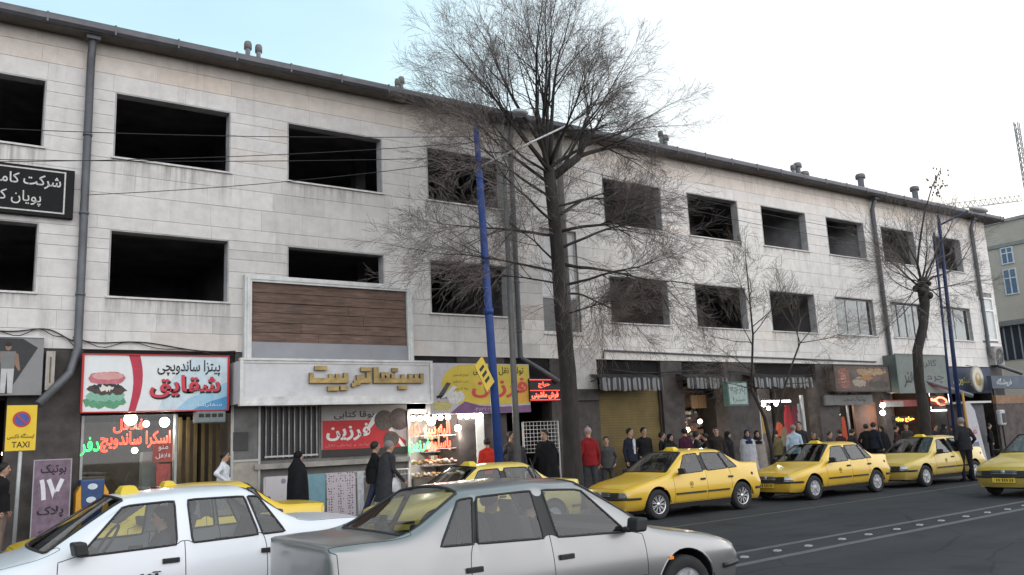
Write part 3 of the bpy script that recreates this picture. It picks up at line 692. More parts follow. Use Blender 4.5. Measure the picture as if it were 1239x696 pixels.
def car_cage(S):
    """control cage: list of verts, faces with labels"""
    L = S['L']
    V = []; FA = []; LAB = []
    idx = {}
    def vert(p):
        k = tuple(round(c, 5) for c in p)
        if k not in idx: idx[k] = len(V); V.append(k)
        return idx[k]
    zb0, zb1 = S['belt']
    def belt(x): return zb0+(zb1-zb0)*min(1, max(0, (x-1.3)/(3.6-1.3)))
    def low(x, taper):     # j0..j3
        return [(.70-taper*.5, .215), (.80-taper, .30), (.845-taper, .50), (.848-taper, .68)]
    ST = []
    # nose to cowl
    for x, hz in S['hood']:
        t = .12*max(0, (.55-x)/.55)**1.6
        lo = low(x, t)
        if hz < .70: lo = [(.68-t*.5, .235), (.79-t, .33), (.835-t, .50), (.815-t, .60)]
        else: lo = [(.70-t*.5, .215), (.80-t, .30), (.845-t, .50), (.845-t, min(.68, hz-.07))]
        up = [(.795-t, hz-.028), (.70-t*.8, hz+.004), (.56, hz+.016), (.30, hz+.032), (0, hz+.038)]
        bow = .07*max(0, (.5-x)/.5)
        ST.append([(x+bow*((y/.8)**2)*1.6, y, z) for y, z in lo+up])
    cx, cz = S['cowl']; A0, A1, A2, A3 = S['A']
    rz = S['peak']; rfx, rfz = S['roof_f']; rrx, rrz = S['roof_r']
    # cowl / foot of the A pillar
    lo = [(A0, y, z) for y, z in low(A0, 0)]
    ST.append(lo+[(A0, .80, belt(A0)-.004), (A0-.04, .755, cz-.012), (cx+.03, .69, cz), (cx-.03, .38, cz+.012), (cx-.055, 0, cz+.016)])
    # windscreen head
    ST.append([(A1, y, z) for y, z in low(A1, 0)]+[(A1, .80, belt(A1)), (A3-.02, .605, rfz-.055), (rfx+.03, .535, rfz), (rfx-.01, .30, rfz+.022), (rfx-.025, 0, rfz+.03)])
    def cabin(x, xt, zt, tin=0, pk=None):
        pk = pk if pk is not None else rz
        return [(x, y, z) for y, z in low(x, tin)]+[(x, .80-tin, belt(x)), (xt, .60-tin*.6, pk-.10), (xt, .53-tin*.5, pk-.038), (xt, .30, pk-.008), (xt, 0, pk)]
    ST.append(cabin(2.385, 2.385, 0, pk=rz-.002)); ST.append(cabin(2.44, 2.435, 0)); ST.append(cabin(2.495, 2.485, 0))
    ST.append(cabin(S['Q'][0]-.024, S['Q'][1]-.024, 0, pk=rrz+.034)); ST.append(cabin(S['Q'][0], S['Q'][1], 0, pk=rrz+.032))
    xq, xc = S['Cp']; sx, sz = S['scr_b']
    ST.append([(xq, y, z) for y, z in low(xq, .0)]+[(xq, .80, belt(xq)), (xc, .60, rrz-.075), (rrx+.13, .525, rrz-.022), (rrx+.08, .30, rrz+.012), (rrx+.06, 0, rrz+.022)])
    # foot of the rear screen
    t = .015
    ST.append([(sx+.06, y, z) for y, z in low(sx, t)]+[(sx+.06, .79, belt(4)-.005), (sx-.01, .715, sz-.01), (sx+.0, .635, sz), (sx+.03, .33, sz+.012), (sx+.04, 0, sz+.015)])
    for i, (x, dz) in enumerate(S['deck']):
        t = .03+.05*i
        ST.append([(x-.03*i, y, z) for y, z in low(x, t)]+[(x, .775-t, dz-.055), (x, .705-t*.8, dz-.006), (x+.01, .60, dz), (x+.02, .33, dz+.006), (x+.025, 0, dz+.008)])
    names = ['n%d' % i for i in range(len(S['hood']))]+['cowl', 'head', 'b0', 'b1', 'b2', 'q0', 'q1', 'c', 'scr']+['d%d' % i for i in range(len(S['deck']))]
    ix = {n: i for i, n in enumerate(names)}
    def lab(i, j):
        a = names[i]
        if j >= 6 and a == 'cowl': return 'windscreen'
        if j >= 6 and a == 'c': return 'rear_window'
        if j == 4:
            if a == 'head' or (a == 'b0' and False): return 'front_glass'
            if a in ('b0', 'b1', 'q0'): return 'pillar' if a != 'q0' else 'divider'
            if a == 'b2': return 'rear_glass'
            if a == 'q1': return 'quarter_glass'
        if j <= 3 and j >= 1:
            if a in ('cowl', 'head', 'b0'): return 'front_door'
            if a in ('b1', 'b2', 'q0'): return 'rear_door'
        if j >= 5 and a.startswith('n') or (j >= 5 and False): return 'hood' if ix[a] >= 0 else 'body'
        if j >= 5 and (a == 'scr' or a.startswith('d')): return 'trunk_lid'
        return 'body'
    for i in range(len(ST)-1):
        for j in range(8):
            a, b, c, d = ST[i][j], ST[i+1][j], ST[i+1][j+1], ST[i][j+1]
            FA.append([vert((a[0], -a[1], a[2])), vert((b[0], -b[1], b[2])), vert((c[0], -c[1], c[2])), vert((d[0], -d[1], d[2]))]); LAB.append(lab(i, j))
            FA.append([vert((d[0], d[1], d[2])), vert((c[0], c[1], c[2])), vert((b[0], b[1], b[2])), vert((a[0], a[1], a[2]))]); LAB.append(lab(i, j))
    # front and rear caps: rows j0..j4, columns outer, then j5..j8
    def cap(st, sgn, bow, kind):
        rows = []
        for r in range(5):
            if r == 4: rows.append([st[4]]+[st[k] for k in (5, 6, 7, 8)]); continue
            o = st[r]; row = [o]
            for k in (5, 6, 7, 8):
                y = st[k][1]*(.96 if r else .9); f = 1-(y/max(o[1], .1))**2
                lean = {'f': (.05, .0, -.035, -.004), 'r': (.04, .0, -.05, -.012)}[kind][r]
                row.append((o[0]+sgn*(bow*f+ -lean*0)+ (sgn*(-lean) if k else 0), y, o[2]+(.012 if r == 3 else 0)))
            rows.append(row)
        for r in range(4):
            for k in range(4):
                a, b, c, d = rows[r][k], rows[r][k+1], rows[r+1][k+1], rows[r+1][k]
                if kind == 'f': l = 'headlight' if (r == 2 and k <= 1) else 'grille' if r == 2 else 'bumper' if r <= 1 else 'body'
                else: l = 'tail_light' if (r == 2 and k <= 1) else 'bumper' if r <= 1 else 'body' if r == 2 else 'trunk_lid'
                q = [a, b, c, d]
                n1 = [vert((p[0], -p[1], p[2])) for p in q]; n2 = [vert(p) for p in reversed(q)]
                if sgn < 0: n1 = n1[::-1]; n2 = n2[::-1]
                FA.append(n1); LAB.append(l); FA.append(n2); LAB.append(l)
    cap(ST[0], -1, .13, 'f'); cap(ST[-1], 1, .06, 'r')
    return V, FA, LAB

_smooth_cache = {}
def car_skin(style):
    """subdivide the cage; returns verts, faces, labels with the wheel arches cut out"""
    if style in _smooth_cache: return _smooth_cache[style]
    S = SPEC[style]; V, FA, LAB = car_cage(S)
    names = sorted(set(LAB)); me = bpy.data.meshes.new('cage'); me.from_pydata(V, [], FA)
    for n in names: me.materials.append(None)
    me.polygons.foreach_set('material_index', [names.index(l) for l in LAB])
    bm = bmesh.new(); bm.from_mesh(me); bmesh.ops.recalc_face_normals(bm, faces=bm.faces)
    cl = bm.edges.layers.float.get('crease_edge') or bm.edges.layers.float.new('crease_edge')
    soft = {'front_door', 'rear_door', 'body'}
    for e in bm.edges:
        if len(e.link_faces) == 2:
            a, b = [names[f.material_index] for f in e.link_faces]
            gl = ('windscreen', 'rear_window', 'front_glass', 'rear_glass', 'quarter_glass')
            if a != b and (a in gl or b in gl): e[cl] = .95
            if a != b and ('headlight' in (a, b) or 'grille' in (a, b) or 'tail_light' in (a, b)): e[cl] = .6
            if a != b and ('bumper' in (a, b)): e[cl] = .3
            v0, v1 = e.verts[0].co, e.verts[1].co; xe = S['deck'][-1][0]
            if min(v0.x, v1.x) > xe-.07 and max(v0.x, v1.x) < xe+.09 and min(v0.z, v1.z) > .86: e[cl] = max(e[cl], .7)
            if max(v0.x, v1.x) < .25 and min(v0.z, v1.z) > .62: e[cl] = max(e[cl], .4)
            if min(v0.x, v1.x) > S['scr_b'][0]-.05 and max(v0.x, v1.x) < xe+.05 and abs(abs(v0.y)-.70) < .09 and abs(abs(v1.y)-.70) < .09 and min(v0.z, v1.z) > .93 and abs(v0.x-v1.x) > .15: e[cl] = max(e[cl], .5)
    cv = bm.verts.layers.float.get('crease_vert') or bm.verts.layers.float.new('crease_vert')
    for v in bm.verts:
        ls = set(names[f.material_index] for f in v.link_faces) & set(('windscreen', 'rear_window', 'front_glass', 'rear_glass', 'quarter_glass'))
        if len(ls) == 1 and sum(1 for f in v.link_faces if names[f.material_index] in ls) == 1: v[cv] = .55
    bm.to_mesh(me); bm.free()
    o = bpy.data.objects.new('cage', me); col.objects.link(o)
    md = o.modifiers.new('s', 'SUBSURF'); md.levels = 3; md.render_levels = 3
    bpy.context.view_layer.update()
    m2 = bpy.data.meshes.new_from_object(o.evaluated_get(bpy.context.evaluated_depsgraph_get()))
    bpy.data.objects.remove(o)
    W = np.array([v.co[:] for v in m2.vertices]); F = [tuple(p.vertices) for p in m2.polygons]; Lb = [names[p.material_index] for p in m2.polygons]
    bpy.data.meshes.remove(m2)
    # arches
    R_ = S['wr']+.055; zc = S['wr']+.015
    keep = []; cut = np.zeros(len(W), bool)
    cs = [(S['ax'], zc), (S['ax']+S['wb'], zc)]
    for k, f in enumerate(F):
        c = W[list(f)].mean(0); dead = False
        if abs(c[1]) > .45 and c[2] < .75:
            for (x, z) in cs:
                if math.hypot(c[0]-x, c[2]-z) < R_: dead = True
        if not dead: keep.append(k)
        else: cut[list(f)] = True
    used = np.zeros(len(W), bool)
    for k in keep: used[list(F[k])] = True
    for i in np.where(cut & used)[0]:
        x, y, z = W[i]
        c = min(cs, key=lambda q: abs(q[0]-x)); dx, dz = x-c[0], z-c[1]; r = math.hypot(dx, dz)
        W[i, 0] = c[0]+dx*R_/r; W[i, 2] = c[1]+dz*R_/r
    F = [F[k] for k in keep]; Lb = [Lb[k] for k in keep]
    _smooth_cache[style] = (W, F, Lb); return W, F, Lb

def sub_mesh(W, F, sel):
    used = {}; mb = MB()
    for k in sel:
        f = []
        for i in F[k]:
            if i not in used: used[i] = len(mb.v); mb.v.append(tuple(W[i]))
            f.append(used[i])
        mb.face(f, 0, True)
    return mb

def make_car(style, paint, label, cat='car', group=None, wheels='alloy', lamps='smoked', taxi=None, plate='yellow', mark=None, body_name='taxi', pillar=None):
    S = SPEC[style]; W, F, Lb = car_skin(style)
    root = thing(body_name, (0, 0, 0), label, cat, group)
    bvh = BVHTree.FromPolygons([Vector(v) for v in W], F)
    def side(x, z, s=-1):
        h = bvh.ray_cast(Vector((x, s*3, z)), Vector((0, -s, 0)))
        return h[0] if h[0] is not None else Vector((x, s*.84, z))
    def top(x, y):
        h = bvh.ray_cast(Vector((x, y, 4)), Vector((0, 0, -1))); return h[0]
    def nose(y, z, d=1):
        h = bvh.ray_cast(Vector((-3 if d > 0 else 9, y, z)), Vector((d, 0, 0))); return h[0]
    cen = W.mean(0)
    def pick(l, s=0):
        r = [k for k in range(len(F)) if Lb[k] == l]
        if s: r = [k for k in r if W[list(F[k])].mean(0)[1]*s > 0]
        return r
    parts = {}
    body = sub_mesh(W, F, pick('body')).build('body', paint, root)
    # inner shell behind the openings so that nothing shows through: floor, sills, bulkheads
    u = MB(); u.box(.25, S['L']-.25, -.62, .62, .19, .30); u.box(S['ax']+.36, S['ax']+S['wb']-.36, -.78, .78, .20, .32)
    u.box(.18, S['ax']-.36, -.66, .66, .24, .55); u.box(S['ax']+S['wb']+.37, S['L']-.2, -.66, .66, .24, .80); u.box(S['ax']-.36, S['ax']+.42, -.50, .50, .25, .70); u.box(S['ax']+S['wb']-.36, S['ax']+S['wb']+.37, -.50, .50, .25, .74)
    for x in (S['ax'], S['ax']+S['wb']):
        for s in (-1, 1):
            prof = []
            n = 14; R_ = S['wr']+.06; b0 = len(u.v)
            for k in range(n+1):
                a = math.pi*k/n
                for y in (.50, .825): u.v.append((x+R_*math.cos(a), s*y, S['wr']+.015+R_*math.sin(a)))
            for k in range(n): u.face((b0+2*k, b0+2*k+1, b0+2*k+3, b0+2*k+2), 0)
    u.build('underbody', DRK, body)
    # arch lips
    for x in (S['ax'], S['ax']+S['wb']):
        for s in (-1, 1):
            pts = []; al = MB()
            for k in range(19):
                a = math.pi*(k/18*1.16-.08); xx = x+(S['wr']+.058)*math.cos(a); zz = S['wr']+.015+(S['wr']+.058)*math.sin(a)
                h = side(x+(S['wr']+.085)*math.cos(a), max(.24, S['wr']+.015+(S['wr']+.085)*math.sin(a)), s); pts.append((xx, h.y-s*.004, zz))
            al.tube(pts, .011, 6); al.build('arch_lip', paint, body)
    for l in ('hood', 'trunk_lid', 'grille'):
        parts[l] = sub_mesh(W, F, pick(l)).build(l, BLK if l == 'grille' else paint, root)
    bp = pick('bumper')
    for e, sel in (('f', [k for k in bp if W[F[k][0], 0] < 2]), ('r', [k for k in bp if W[F[k][0], 0] > 2])): parts['bumper', e] = sub_mesh(W, F, sel).build('bumper', paint, root)
    for s in (-1, 1):
        for l in ('front_door', 'rear_door'):
            dk = pick(l, s); d = sub_mesh(W, F, dk).build('door', paint, root); parts[l, s] = d
        parts['hl', s] = sub_mesh(W, F, pick('headlight', s)).build('headlight', HLB if lamps == 'smoked' else HLG, root)
        sub_mesh(W, F, pick('tail_light', s)).build('tail_light', TLR, root)
        for l, n in (('front_glass', 'window'), ('rear_glass', 'window'), ('quarter_glass', 'quarter_window')):
            sub_mesh(W, F, pick(l, s)).build(n, GLS, root)
    for s in (-1, 1):
        sub_mesh(W, F, pick('pillar', s)).build('window_pillar', pillar or BLK, root); sub_mesh(W, F, pick('divider', s)).build('window_divider', pillar or BLK, root)
    ws = sub_mesh(W, F, pick('windscreen')).build('windscreen', GLD, root)
    rw = sub_mesh(W, F, pick('rear_window')).build('rear_window', GLS, root)
    # shut lines and rubber seals along part borders
    def borders(sel):
        cnt = {}
        for k in sel:
            f = F[k]
            for a, b in zip(f, f[1:]+f[:1]):
                e = (min(a, b), max(a, b)); cnt[e] = cnt.get(e, 0)+1
        ed = [e for e, c in cnt.items() if c == 1]; adj = {}
        for a, b in ed: adj.setdefault(a, []).append(b); adj.setdefault(b, []).append(a)
        loops = []; seen = set()
        for st in adj:
            if st in seen: continue
            lp = [st]; seen.add(st); cur = st
            while True:
                nx = [q for q in adj[cur] if q not in seen]
                if not nx: break
                cur = nx[0]; seen.add(cur); lp.append(cur)
            if len(lp) > 3: loops.append(lp+[lp[0]])
        return loops
    for s in (-1, 1):
        for l in ('front_door', 'rear_door'):
            m = MB()
            for lp in borders(pick(l, s)): m.tube([W[i]*np.array([1, 1, 1])+np.array([0, -s*.0015, 0]) for i in lp], .0042, 5, cap=False)
            m.build('seam', BLK, parts[l, s])
        sm = MB()
        for l in ('front_glass', 'rear_glass', 'quarter_glass'):
            for lp in borders(pick(l, s)): sm.tube([W[i] for i in lp], .011, 6, cap=False)
        sm.build('window_seal', BLK, body)
    for l in ('hood', 'trunk_lid'):
        m = MB()
        for lp in borders(pick(l)): m.tube([W[i]-np.array([0, 0, .001]) for i in lp], .0035, 5, cap=False)
        m.build('seam', BLK, parts[l])
    for o_, l in ((ws, 'windscreen'), (rw, 'rear_window')):
        m = MB()
        for lp in borders(pick(l)): m.tube([W[i] for i in lp], .014, 6, cap=False)
        m.build('seal', BLK, o_)
    # handles, rub strips, mirrors
    for s in (-1, 1):
        for l, hx in (('front_door', 2.31), ('rear_door', 3.22)):
            h = MB(); p = side(hx, .775, s); h.obox((hx, p.y+s*.010, .775), (.075, 0, 0), (0, .014, 0), (0, 0, .022)); h.build('handle', BLK, parts[l, s], bevel=.006)
            r = MB()
            xa, xb = ((A_ := S['A'][0]+.02), 2.38) if l == 'front_door' else (2.44, min(3.14, S['ax']+S['wb']-S['wr']-.09))
            n = 6
            for k in range(n):
                p0 = side(xa+(xb-xa)*k/n, .50, s); p1 = side(xa+(xb-xa)*(k+1)/n, .50, s); r.bar((p0.x, p0.y+s*.006, .50), (p1.x, p1.y+s*.006, .50), .022, .038)
            r.build('rub_strip', BLK, parts[l, s])
        mr = MB(); xm = S['A'][1]+.03; zm = S['belt'][0]+.085
        mr.obox((xm-.03, s*.925, zm), (.055, -s*.012, 0), (s*.01, .085, 0), (-.012, 0, .062))
        mr.obox((xm, s*.84, zm-.045), (.05, 0, 0), (0, .05, 0), (0, 0, .025)); mr.build('mirror', BLK, root, bevel=.022)
    # bumper strips front and rear
    for xs, d in ((0, 1), (S['L'], -1)):
        pts = []; bs = MB()
        for k in range(13):
            y = -.72+1.44*k/12; q = nose(y, .475, d)
            if q is not None: pts.append((q.x-d*.004, q.y, .475))
        for s, e in ((-1, 0), (1, -1)):
            ex = []
            for k in range(5):
                xx = (.14+.07*k) if d > 0 else (S['L']-.14-.07*k); q = side(xx, .475, s)
                if abs(xx-(S['ax'] if d > 0 else S['ax']+S['wb'])) > S['wr']+.10: ex.append((xx, q.y+s*.004, .475))
            pts = (ex[::-1]+pts) if s < 0 else (pts+ex)
        bs.tube(pts, .027, 6); bs.build('bumper_strip', BLK, parts['bumper', 'f' if d > 0 else 'r'])
    if lamps != 'smoked':
        li = MB(); q = nose(-.52, .6); 
        for s in (-1, 1):
            pts = [];
            for k in range(6):
                q = nose(s*(.40+.065*k), S['lampz'][0]-.012);
                if q is not None: pts.append((q.x-.004, q.y, q.z))
            if len(pts) > 2: li.tube(pts, .009, 5)
        li.build('lamp_trim', BLK, parts['grille'])
    # grille badge bars, plates
    q = nose(0, .57); gb_ = MB()
    for k in range(3): 
        pts = []
        for j in range(7):
            h = nose(-.30+.1*j, .545+.04*k)
            if h is not None: pts.append((h.x-.006, h.y, h.z))
        if len(pts) > 3: gb_.tube(pts, .006, 5)
    if q is not None: gb_.lathe([(0, -.012), (.045, -.010), (.05, 0)], (q.x-.004, 0, .585), axis='x', n=14)
    gb_.build('grille_bar', CAP, parts['grille'])
    for d, z in ((1, .40), (-1, .70)):
        q = nose(0, z, d)
        if q is None: continue
        p_ = MB(); p_.obox((q.x-d*.014, 0, z), (.006, 0, 0), (0, .26, 0), (0, 0, .055)); pl = p_.build('number_plate', PLT if plate == 'yellow' else PLW, root)
        p_ = MB()
        for k, c in enumerate((-.2, -.15, -.08, -.03, .02, .10, .15)): p_.obox((q.x-d*.0215, c, z), (.001, 0, 0), (0, .012, 0), (0, 0, .032))
        p_.build('plate_marking', TXT, pl)
    # wheels
    wn = []
    for x in (S['ax'], S['ax']+S['wb']):
        for s in (-1, 1):
            wr = S['wr']; c = (x, s*.735, wr)
            h = MB(); h.lathe([(0, -.07), (wr*.60, -.07), (wr*.60, .06), (0, .06)], c, axis='y', n=24); hub = h.build('wheel', DRK, root)
            t_ = MB(); t_.lathe([(wr*.62, .085), (wr*.70, .098), (wr*.86, .10), (wr*.95, .092), (wr, .065), (wr, -.065), (wr*.95, -.092), (wr*.86, -.10), (wr*.70, -.098), (wr*.62, -.085)], c, axis='y', n=36)
            t_.build('tyre', RUB, hub)
            r_ = MB(); y1 = s*.075
            r_.lathe([(wr*.63, y1), (wr*.66, y1+s*.012), (wr*.60, y1+s*.010), (wr*.56, y1-s*.03), (wr*.56, y1-s*.06)], c, axis='y', n=36)
            if wheels == 'alloy':
                for k in range(9):
                    a = 2*math.pi*k/9; e = Vector((math.cos(a), 0, math.sin(a))); p_ = Vector((-e.z, 0, e.x))
                    for sg in (-1, 1):
                        r_.bar(Vector(c)+Vector((0, y1-s*.012, 0))+e*wr*.12, Vector(c)+Vector((0, y1-s*.002, 0))+e*wr*.60+p_*sg*.024, .014, .018)
                r_.lathe([(0, y1+s*.004), (wr*.15, y1+s*.0), (wr*.18, y1-s*.03)], c, axis='y', n=18)
                r_.build('rim', ALY, hub)
            else:
                r_.lathe([(0, y1+s*.018), (wr*.2, y1+s*.015), (wr*.24, y1+s*.004), (wr*.42, y1-s*.004), (wr*.62, y1+s*.006)], c, axis='y', n=36)
                for k in range(7):
                    a = 2*math.pi*k/7+.2; e = Vector((math.cos(a), 0, math.sin(a)))
                    r_.obox(Vector(c)+Vector((0, y1+s*.004, 0))+e*wr*.40, e*wr*.17, (0, .010, 0), Vector((-e.z, 0, e.x))*.026)
                r_.build('wheel_cover', CAP, hub)
    # cabin
    st = MB()
    for y in (-.36, .36):
        st.obox((2.12, y, .50), (.25, 0, .02), (0, .24, 0), (-.01, 0, .09)); st.obox((2.47, y, .83), (.055, 0, .015), (0, .23, 0), (.09, 0, .31)); st.obox((2.575, y, 1.20), (.035, 0, .0), (0, .12, 0), (.02, 0, .075))
    st.obox((3.0, 0, .50), (.24, 0, 0), (0, .60, 0), (0, 0, .09)); st.obox((3.32, 0, .78), (.06, 0, 0), (0, .60, 0), (.10, 0, .26))
    for y in (-.36, .36): st.obox((3.46, y, 1.07), (.03, 0, 0), (0, .12, 0), (.01, 0, .06))
    st.build('seat', INT, root, bevel=.03)
    d_ = MB(); d_.obox((1.52, 0, .82), (.20, 0, 0), (0, .70, 0), (0, 0, .11)); d_.obox((3.62, 0, .955), (.16, 0, 0), (0, .62, 0), (0, 0, .012)); d_.build('dashboard', BLK, root, bevel=.02)
    w_ = MB(); pts = []
    for k in range(17):
        a = 2*math.pi*k/16; pts.append((1.83+.10*math.sin(a), -.36*1+.18*math.cos(a), .95+.15*math.sin(a)))
    w_.tube(pts, .014, 6, cap=False); w_.build('steering_wheel', BLK, root)
    # roof sign, aerial, door marking
    if taxi:
        q = top(2.15 if style == 'rounded' else 2.05, -.05); t_ = MB(); b0 = len(t_.v)
        lx, ly = .085, .16
        for z, k in ((-.015, 1), (.012, 1), (.062, .70), (.07, .55)):
            for (i, j) in ((-1, -1), (1, -1), (1, 1), (-1, 1)): t_.v.append((q.x+i*lx*k, q.y+j*ly*k, q.z+z))
        for r in range(3):
            for k in range(4): t_.face((b0+r*4+k, b0+r*4+(k+1) % 4, b0+(r+1)*4+(k+1) % 4, b0+(r+1)*4+k))
        t_.face((b0+12, b0+13, b0+14, b0+15)); t_.build('roof_light', taxi, root, bevel=.008)
    q = top(1.97, .0); a_ = MB(); a_.tube([(q.x+.03, 0, q.z-.01), (q.x+.10, 0, q.z+.20)], .004, 5); a_.build('aerial', BLK, root)
    if mark:
        for s in (-1, 1):
            m = MB(); p = side(1.93, .68, s)
            m.lathe([(.042, -.002), (.052, -.002), (.052, .002), (.042, .002)], (1.93, p.y+s*.004, .69), axis='y', n=18)
            m.obox((1.93, p.y+s*.004, .685), (.016, 0, 0), (0, .002, 0), (0, 0, .022)); m.obox((1.93, p.y+s*.004, .615), (.05, 0, 0), (0, .002, 0), (0, 0, .007))
            m.build('door_emblem', pm('emblem_ink', (.16, .10, .01), .6), parts['front_door', s])
    for s in (-1, 1):
        i_ = MB(); p = side(1.12, .63, s); i_.obox((1.12, p.y+s*.004, .63), (.028, 0, 0), (0, .006, 0), (0, 0, .015)); i_.build('side_indicator', ORG, body)
    fc = MB(); p = side(4.0, .80, -1); fc.lathe([(0, -.006), (.036, -.006), (.04, 0)], (4.0, p.y-.001, .80), axis='y', n=16); fc.build('fuel_cap', BLK, body)
    root['front_axle'] = S['ax']
    return root
def place_car(root, x, y, rz, label=None, group=None):
    """x, y = road point under the front axle on the near (-y) wheel face for rz = 0"""
    ax = root['front_axle']; c, s = math.cos(rz), math.sin(rz)
    root.location = (x-(c*ax), y-(s*ax), 0); 
    root.rotation_euler.z = rz
    if label: root['label'] = label
    if group: root['group'] = group
    return root
def copy_tree(o, parent=None):
    c = o.copy(); col.objects.link(c)
    if parent is not None: c.parent = parent
    for ch in list(o.children): copy_tree(ch, c)
    return c
PY = carpaint('taxi_yellow', YEL, 0, .3, .55)
PS = carpaint('silver_metallic', (.25, .25, .25), .65, .27, .45)
PW = carpaint('white_enamel', (.60, .62, .65), 0, .3, .25)
TL = pm('roof_sign_yellow', (.60, .44, .04), .4)
gp = 'yellow taxis in the kerbside rank'
W2 = .82
sa = make_car('rounded', PY, 'yellow rounded saloon taxi with alloy wheels, first whole car of the kerb rank', 'taxi', gp, 'alloy', 'smoked', TL, mark=True)
fx, fy = G(797, 629); place_car(sa, fx+.05, fy+W2, R(0))
hx = copy_tree(sa); place_car(hx, *(np.array(G(1208, 598))+np.array([-.05, -.70])), R(-1), 'yellow taxi driving in the roadway at the right edge, its nose towards the viewer', 'yellow taxis in the roadway')
an = make_car('angular', PY, 'yellow angular saloon taxi with grey wheel covers, between two other parked taxis', 'taxi', gp, 'cover', 'clear', TL, mark=True)
fx, fy = G(988, 605); place_car(an, fx, fy+W2, R(0))
a3 = copy_tree(an); fx, fy = G(1123, 589); place_car(a3, fx, fy+W2, R(0), 'yellow taxi at the far end of the rank with a man standing beside its door', gp)
a4 = copy_tree(an); S_ = SPEC['angular']; tx_, _ = P(406, 612, 13.0); place_car(a4, tx_-S_['L']+S_['ax'], 13.0+W2, 0, 'yellow saloon mostly hidden behind the white car, tail showing', 'yellow taxis in the roadway')
a5 = copy_tree(an); tx_, _ = P(712, 592, 13.9); place_car(a5, tx_-S_['L']+S_['ax'], 13.9+W2, 0, 'yellow saloon parked in front of the tree, seen over the silver roof', gp)
def recolour(o, old, new):
    for ch in o.children_recursive:
        for sl_ in ch.material_slots:
            if sl_.material == old: sl_.link = 'OBJECT'; sl_.material = new
bpy.context.view_layer.update()
recolour(a3, PY, carpaint('taxi_faded', (.50, .36, .05), 0, .4, .8)); recolour(a5, PY, carpaint('taxi_pale', (.56, .42, .085), 0, .36, .5)); recolour(hx, PY, carpaint('taxi_dusty', (.46, .32, .025), 0, .36, .9)); recolour(a4, PY, carpaint('taxi_bright', (.60, .40, .01), 0, .28, .3))
wc = make_car('angular', PW, 'white saloon with a small yellow roof sign and black door script, driving left', 'car', None, 'cover', 'clear', TL, plate='white', body_name='white_car', pillar=PW)
xb_, _ = P(229, 625, 8.95); wc.scale = (1.05,)*3; place_car(wc, xb_-2.465*1.05+S_['ax'], 8.95+W2*1.05, 0); wc.location.x = xb_-2.465*1.05
sv = make_car('rounded', PS, 'silver saloon driving right in the near lane, two people inside', 'car', None, 'cover', 'smoked', None, plate='white', body_name='silver_car')
SVY = 6.2
nx, _ = P(886, 672, SVY+.1)
place_car(sv, nx-SPEC['rounded']['ax']+.05, SVY+W2, math.pi); sv.scale = (1.04, 1.02, 1.0); sv.location.x += .12
# ------------------------------------------------------------------ signs on the facade
WHT = pm('sign_white', (.60, .60, .59), .5, var=.1, scale=3, grime=.15)
INK = pm('ink_black', (.02, .02, .022), .5, var=.1)
RED = pm('sign_red', (.42, .03, .035), .5, var=.12)
FRW = pm('painted_frame', (.56, .56, .55), .55, var=.2, scale=5, grime=.35)
def seg(pts, closed=True):    # helper: turn pixel list on plane Y into x,z list
    return pts
def PXZ(Y, *pts): return [P(px, py, Y) for px, py in pts]

# black engraved stone sign
Y = D-.16; xr, zt = P(91, 207, Y); _, zb = P(88, 265, Y)
t = thing('stone_sign', (-.5, Y, zb), 'black engraved stone sign with white Persian writing and white border', 'sign')
MB().box(-2.6, xr, Y, D-.036, zb, zt).build('slab', pm('black_granite', (.016, .016, .017), .7, var=.7, scale=45, spec=.12), t, bevel=.01)
m = MB(); e = .10
m.box(-2.5, xr-.17, Y-.006, Y-.001, zt-.09, zt-.06); m.box(-2.5, xr-.17, Y-.006, Y-.001, zb+.08, zb+.11); m.box(xr-.20, xr-.17, Y-.0065, Y-.0012, zb+.111, zt-.091); m.build('border', pm('engraved_white', (.50, .50, .47), .7, var=.4, scale=20), t)
m = MB(); h = zt-zb; m.text('شرکت کامپیوتری', .12, xr-.26, zt-h*.47, zt-h*.17, Y-.001, .006, bold=.012); m.text('پویان کاوش', .30, xr-.62, zb+h*.18, zb+h*.48, Y-.001, .006, bold=.004)
m.build('lettering', pm('engraved_white2', (.55, .55, .52), .7, var=.4, scale=20), t)

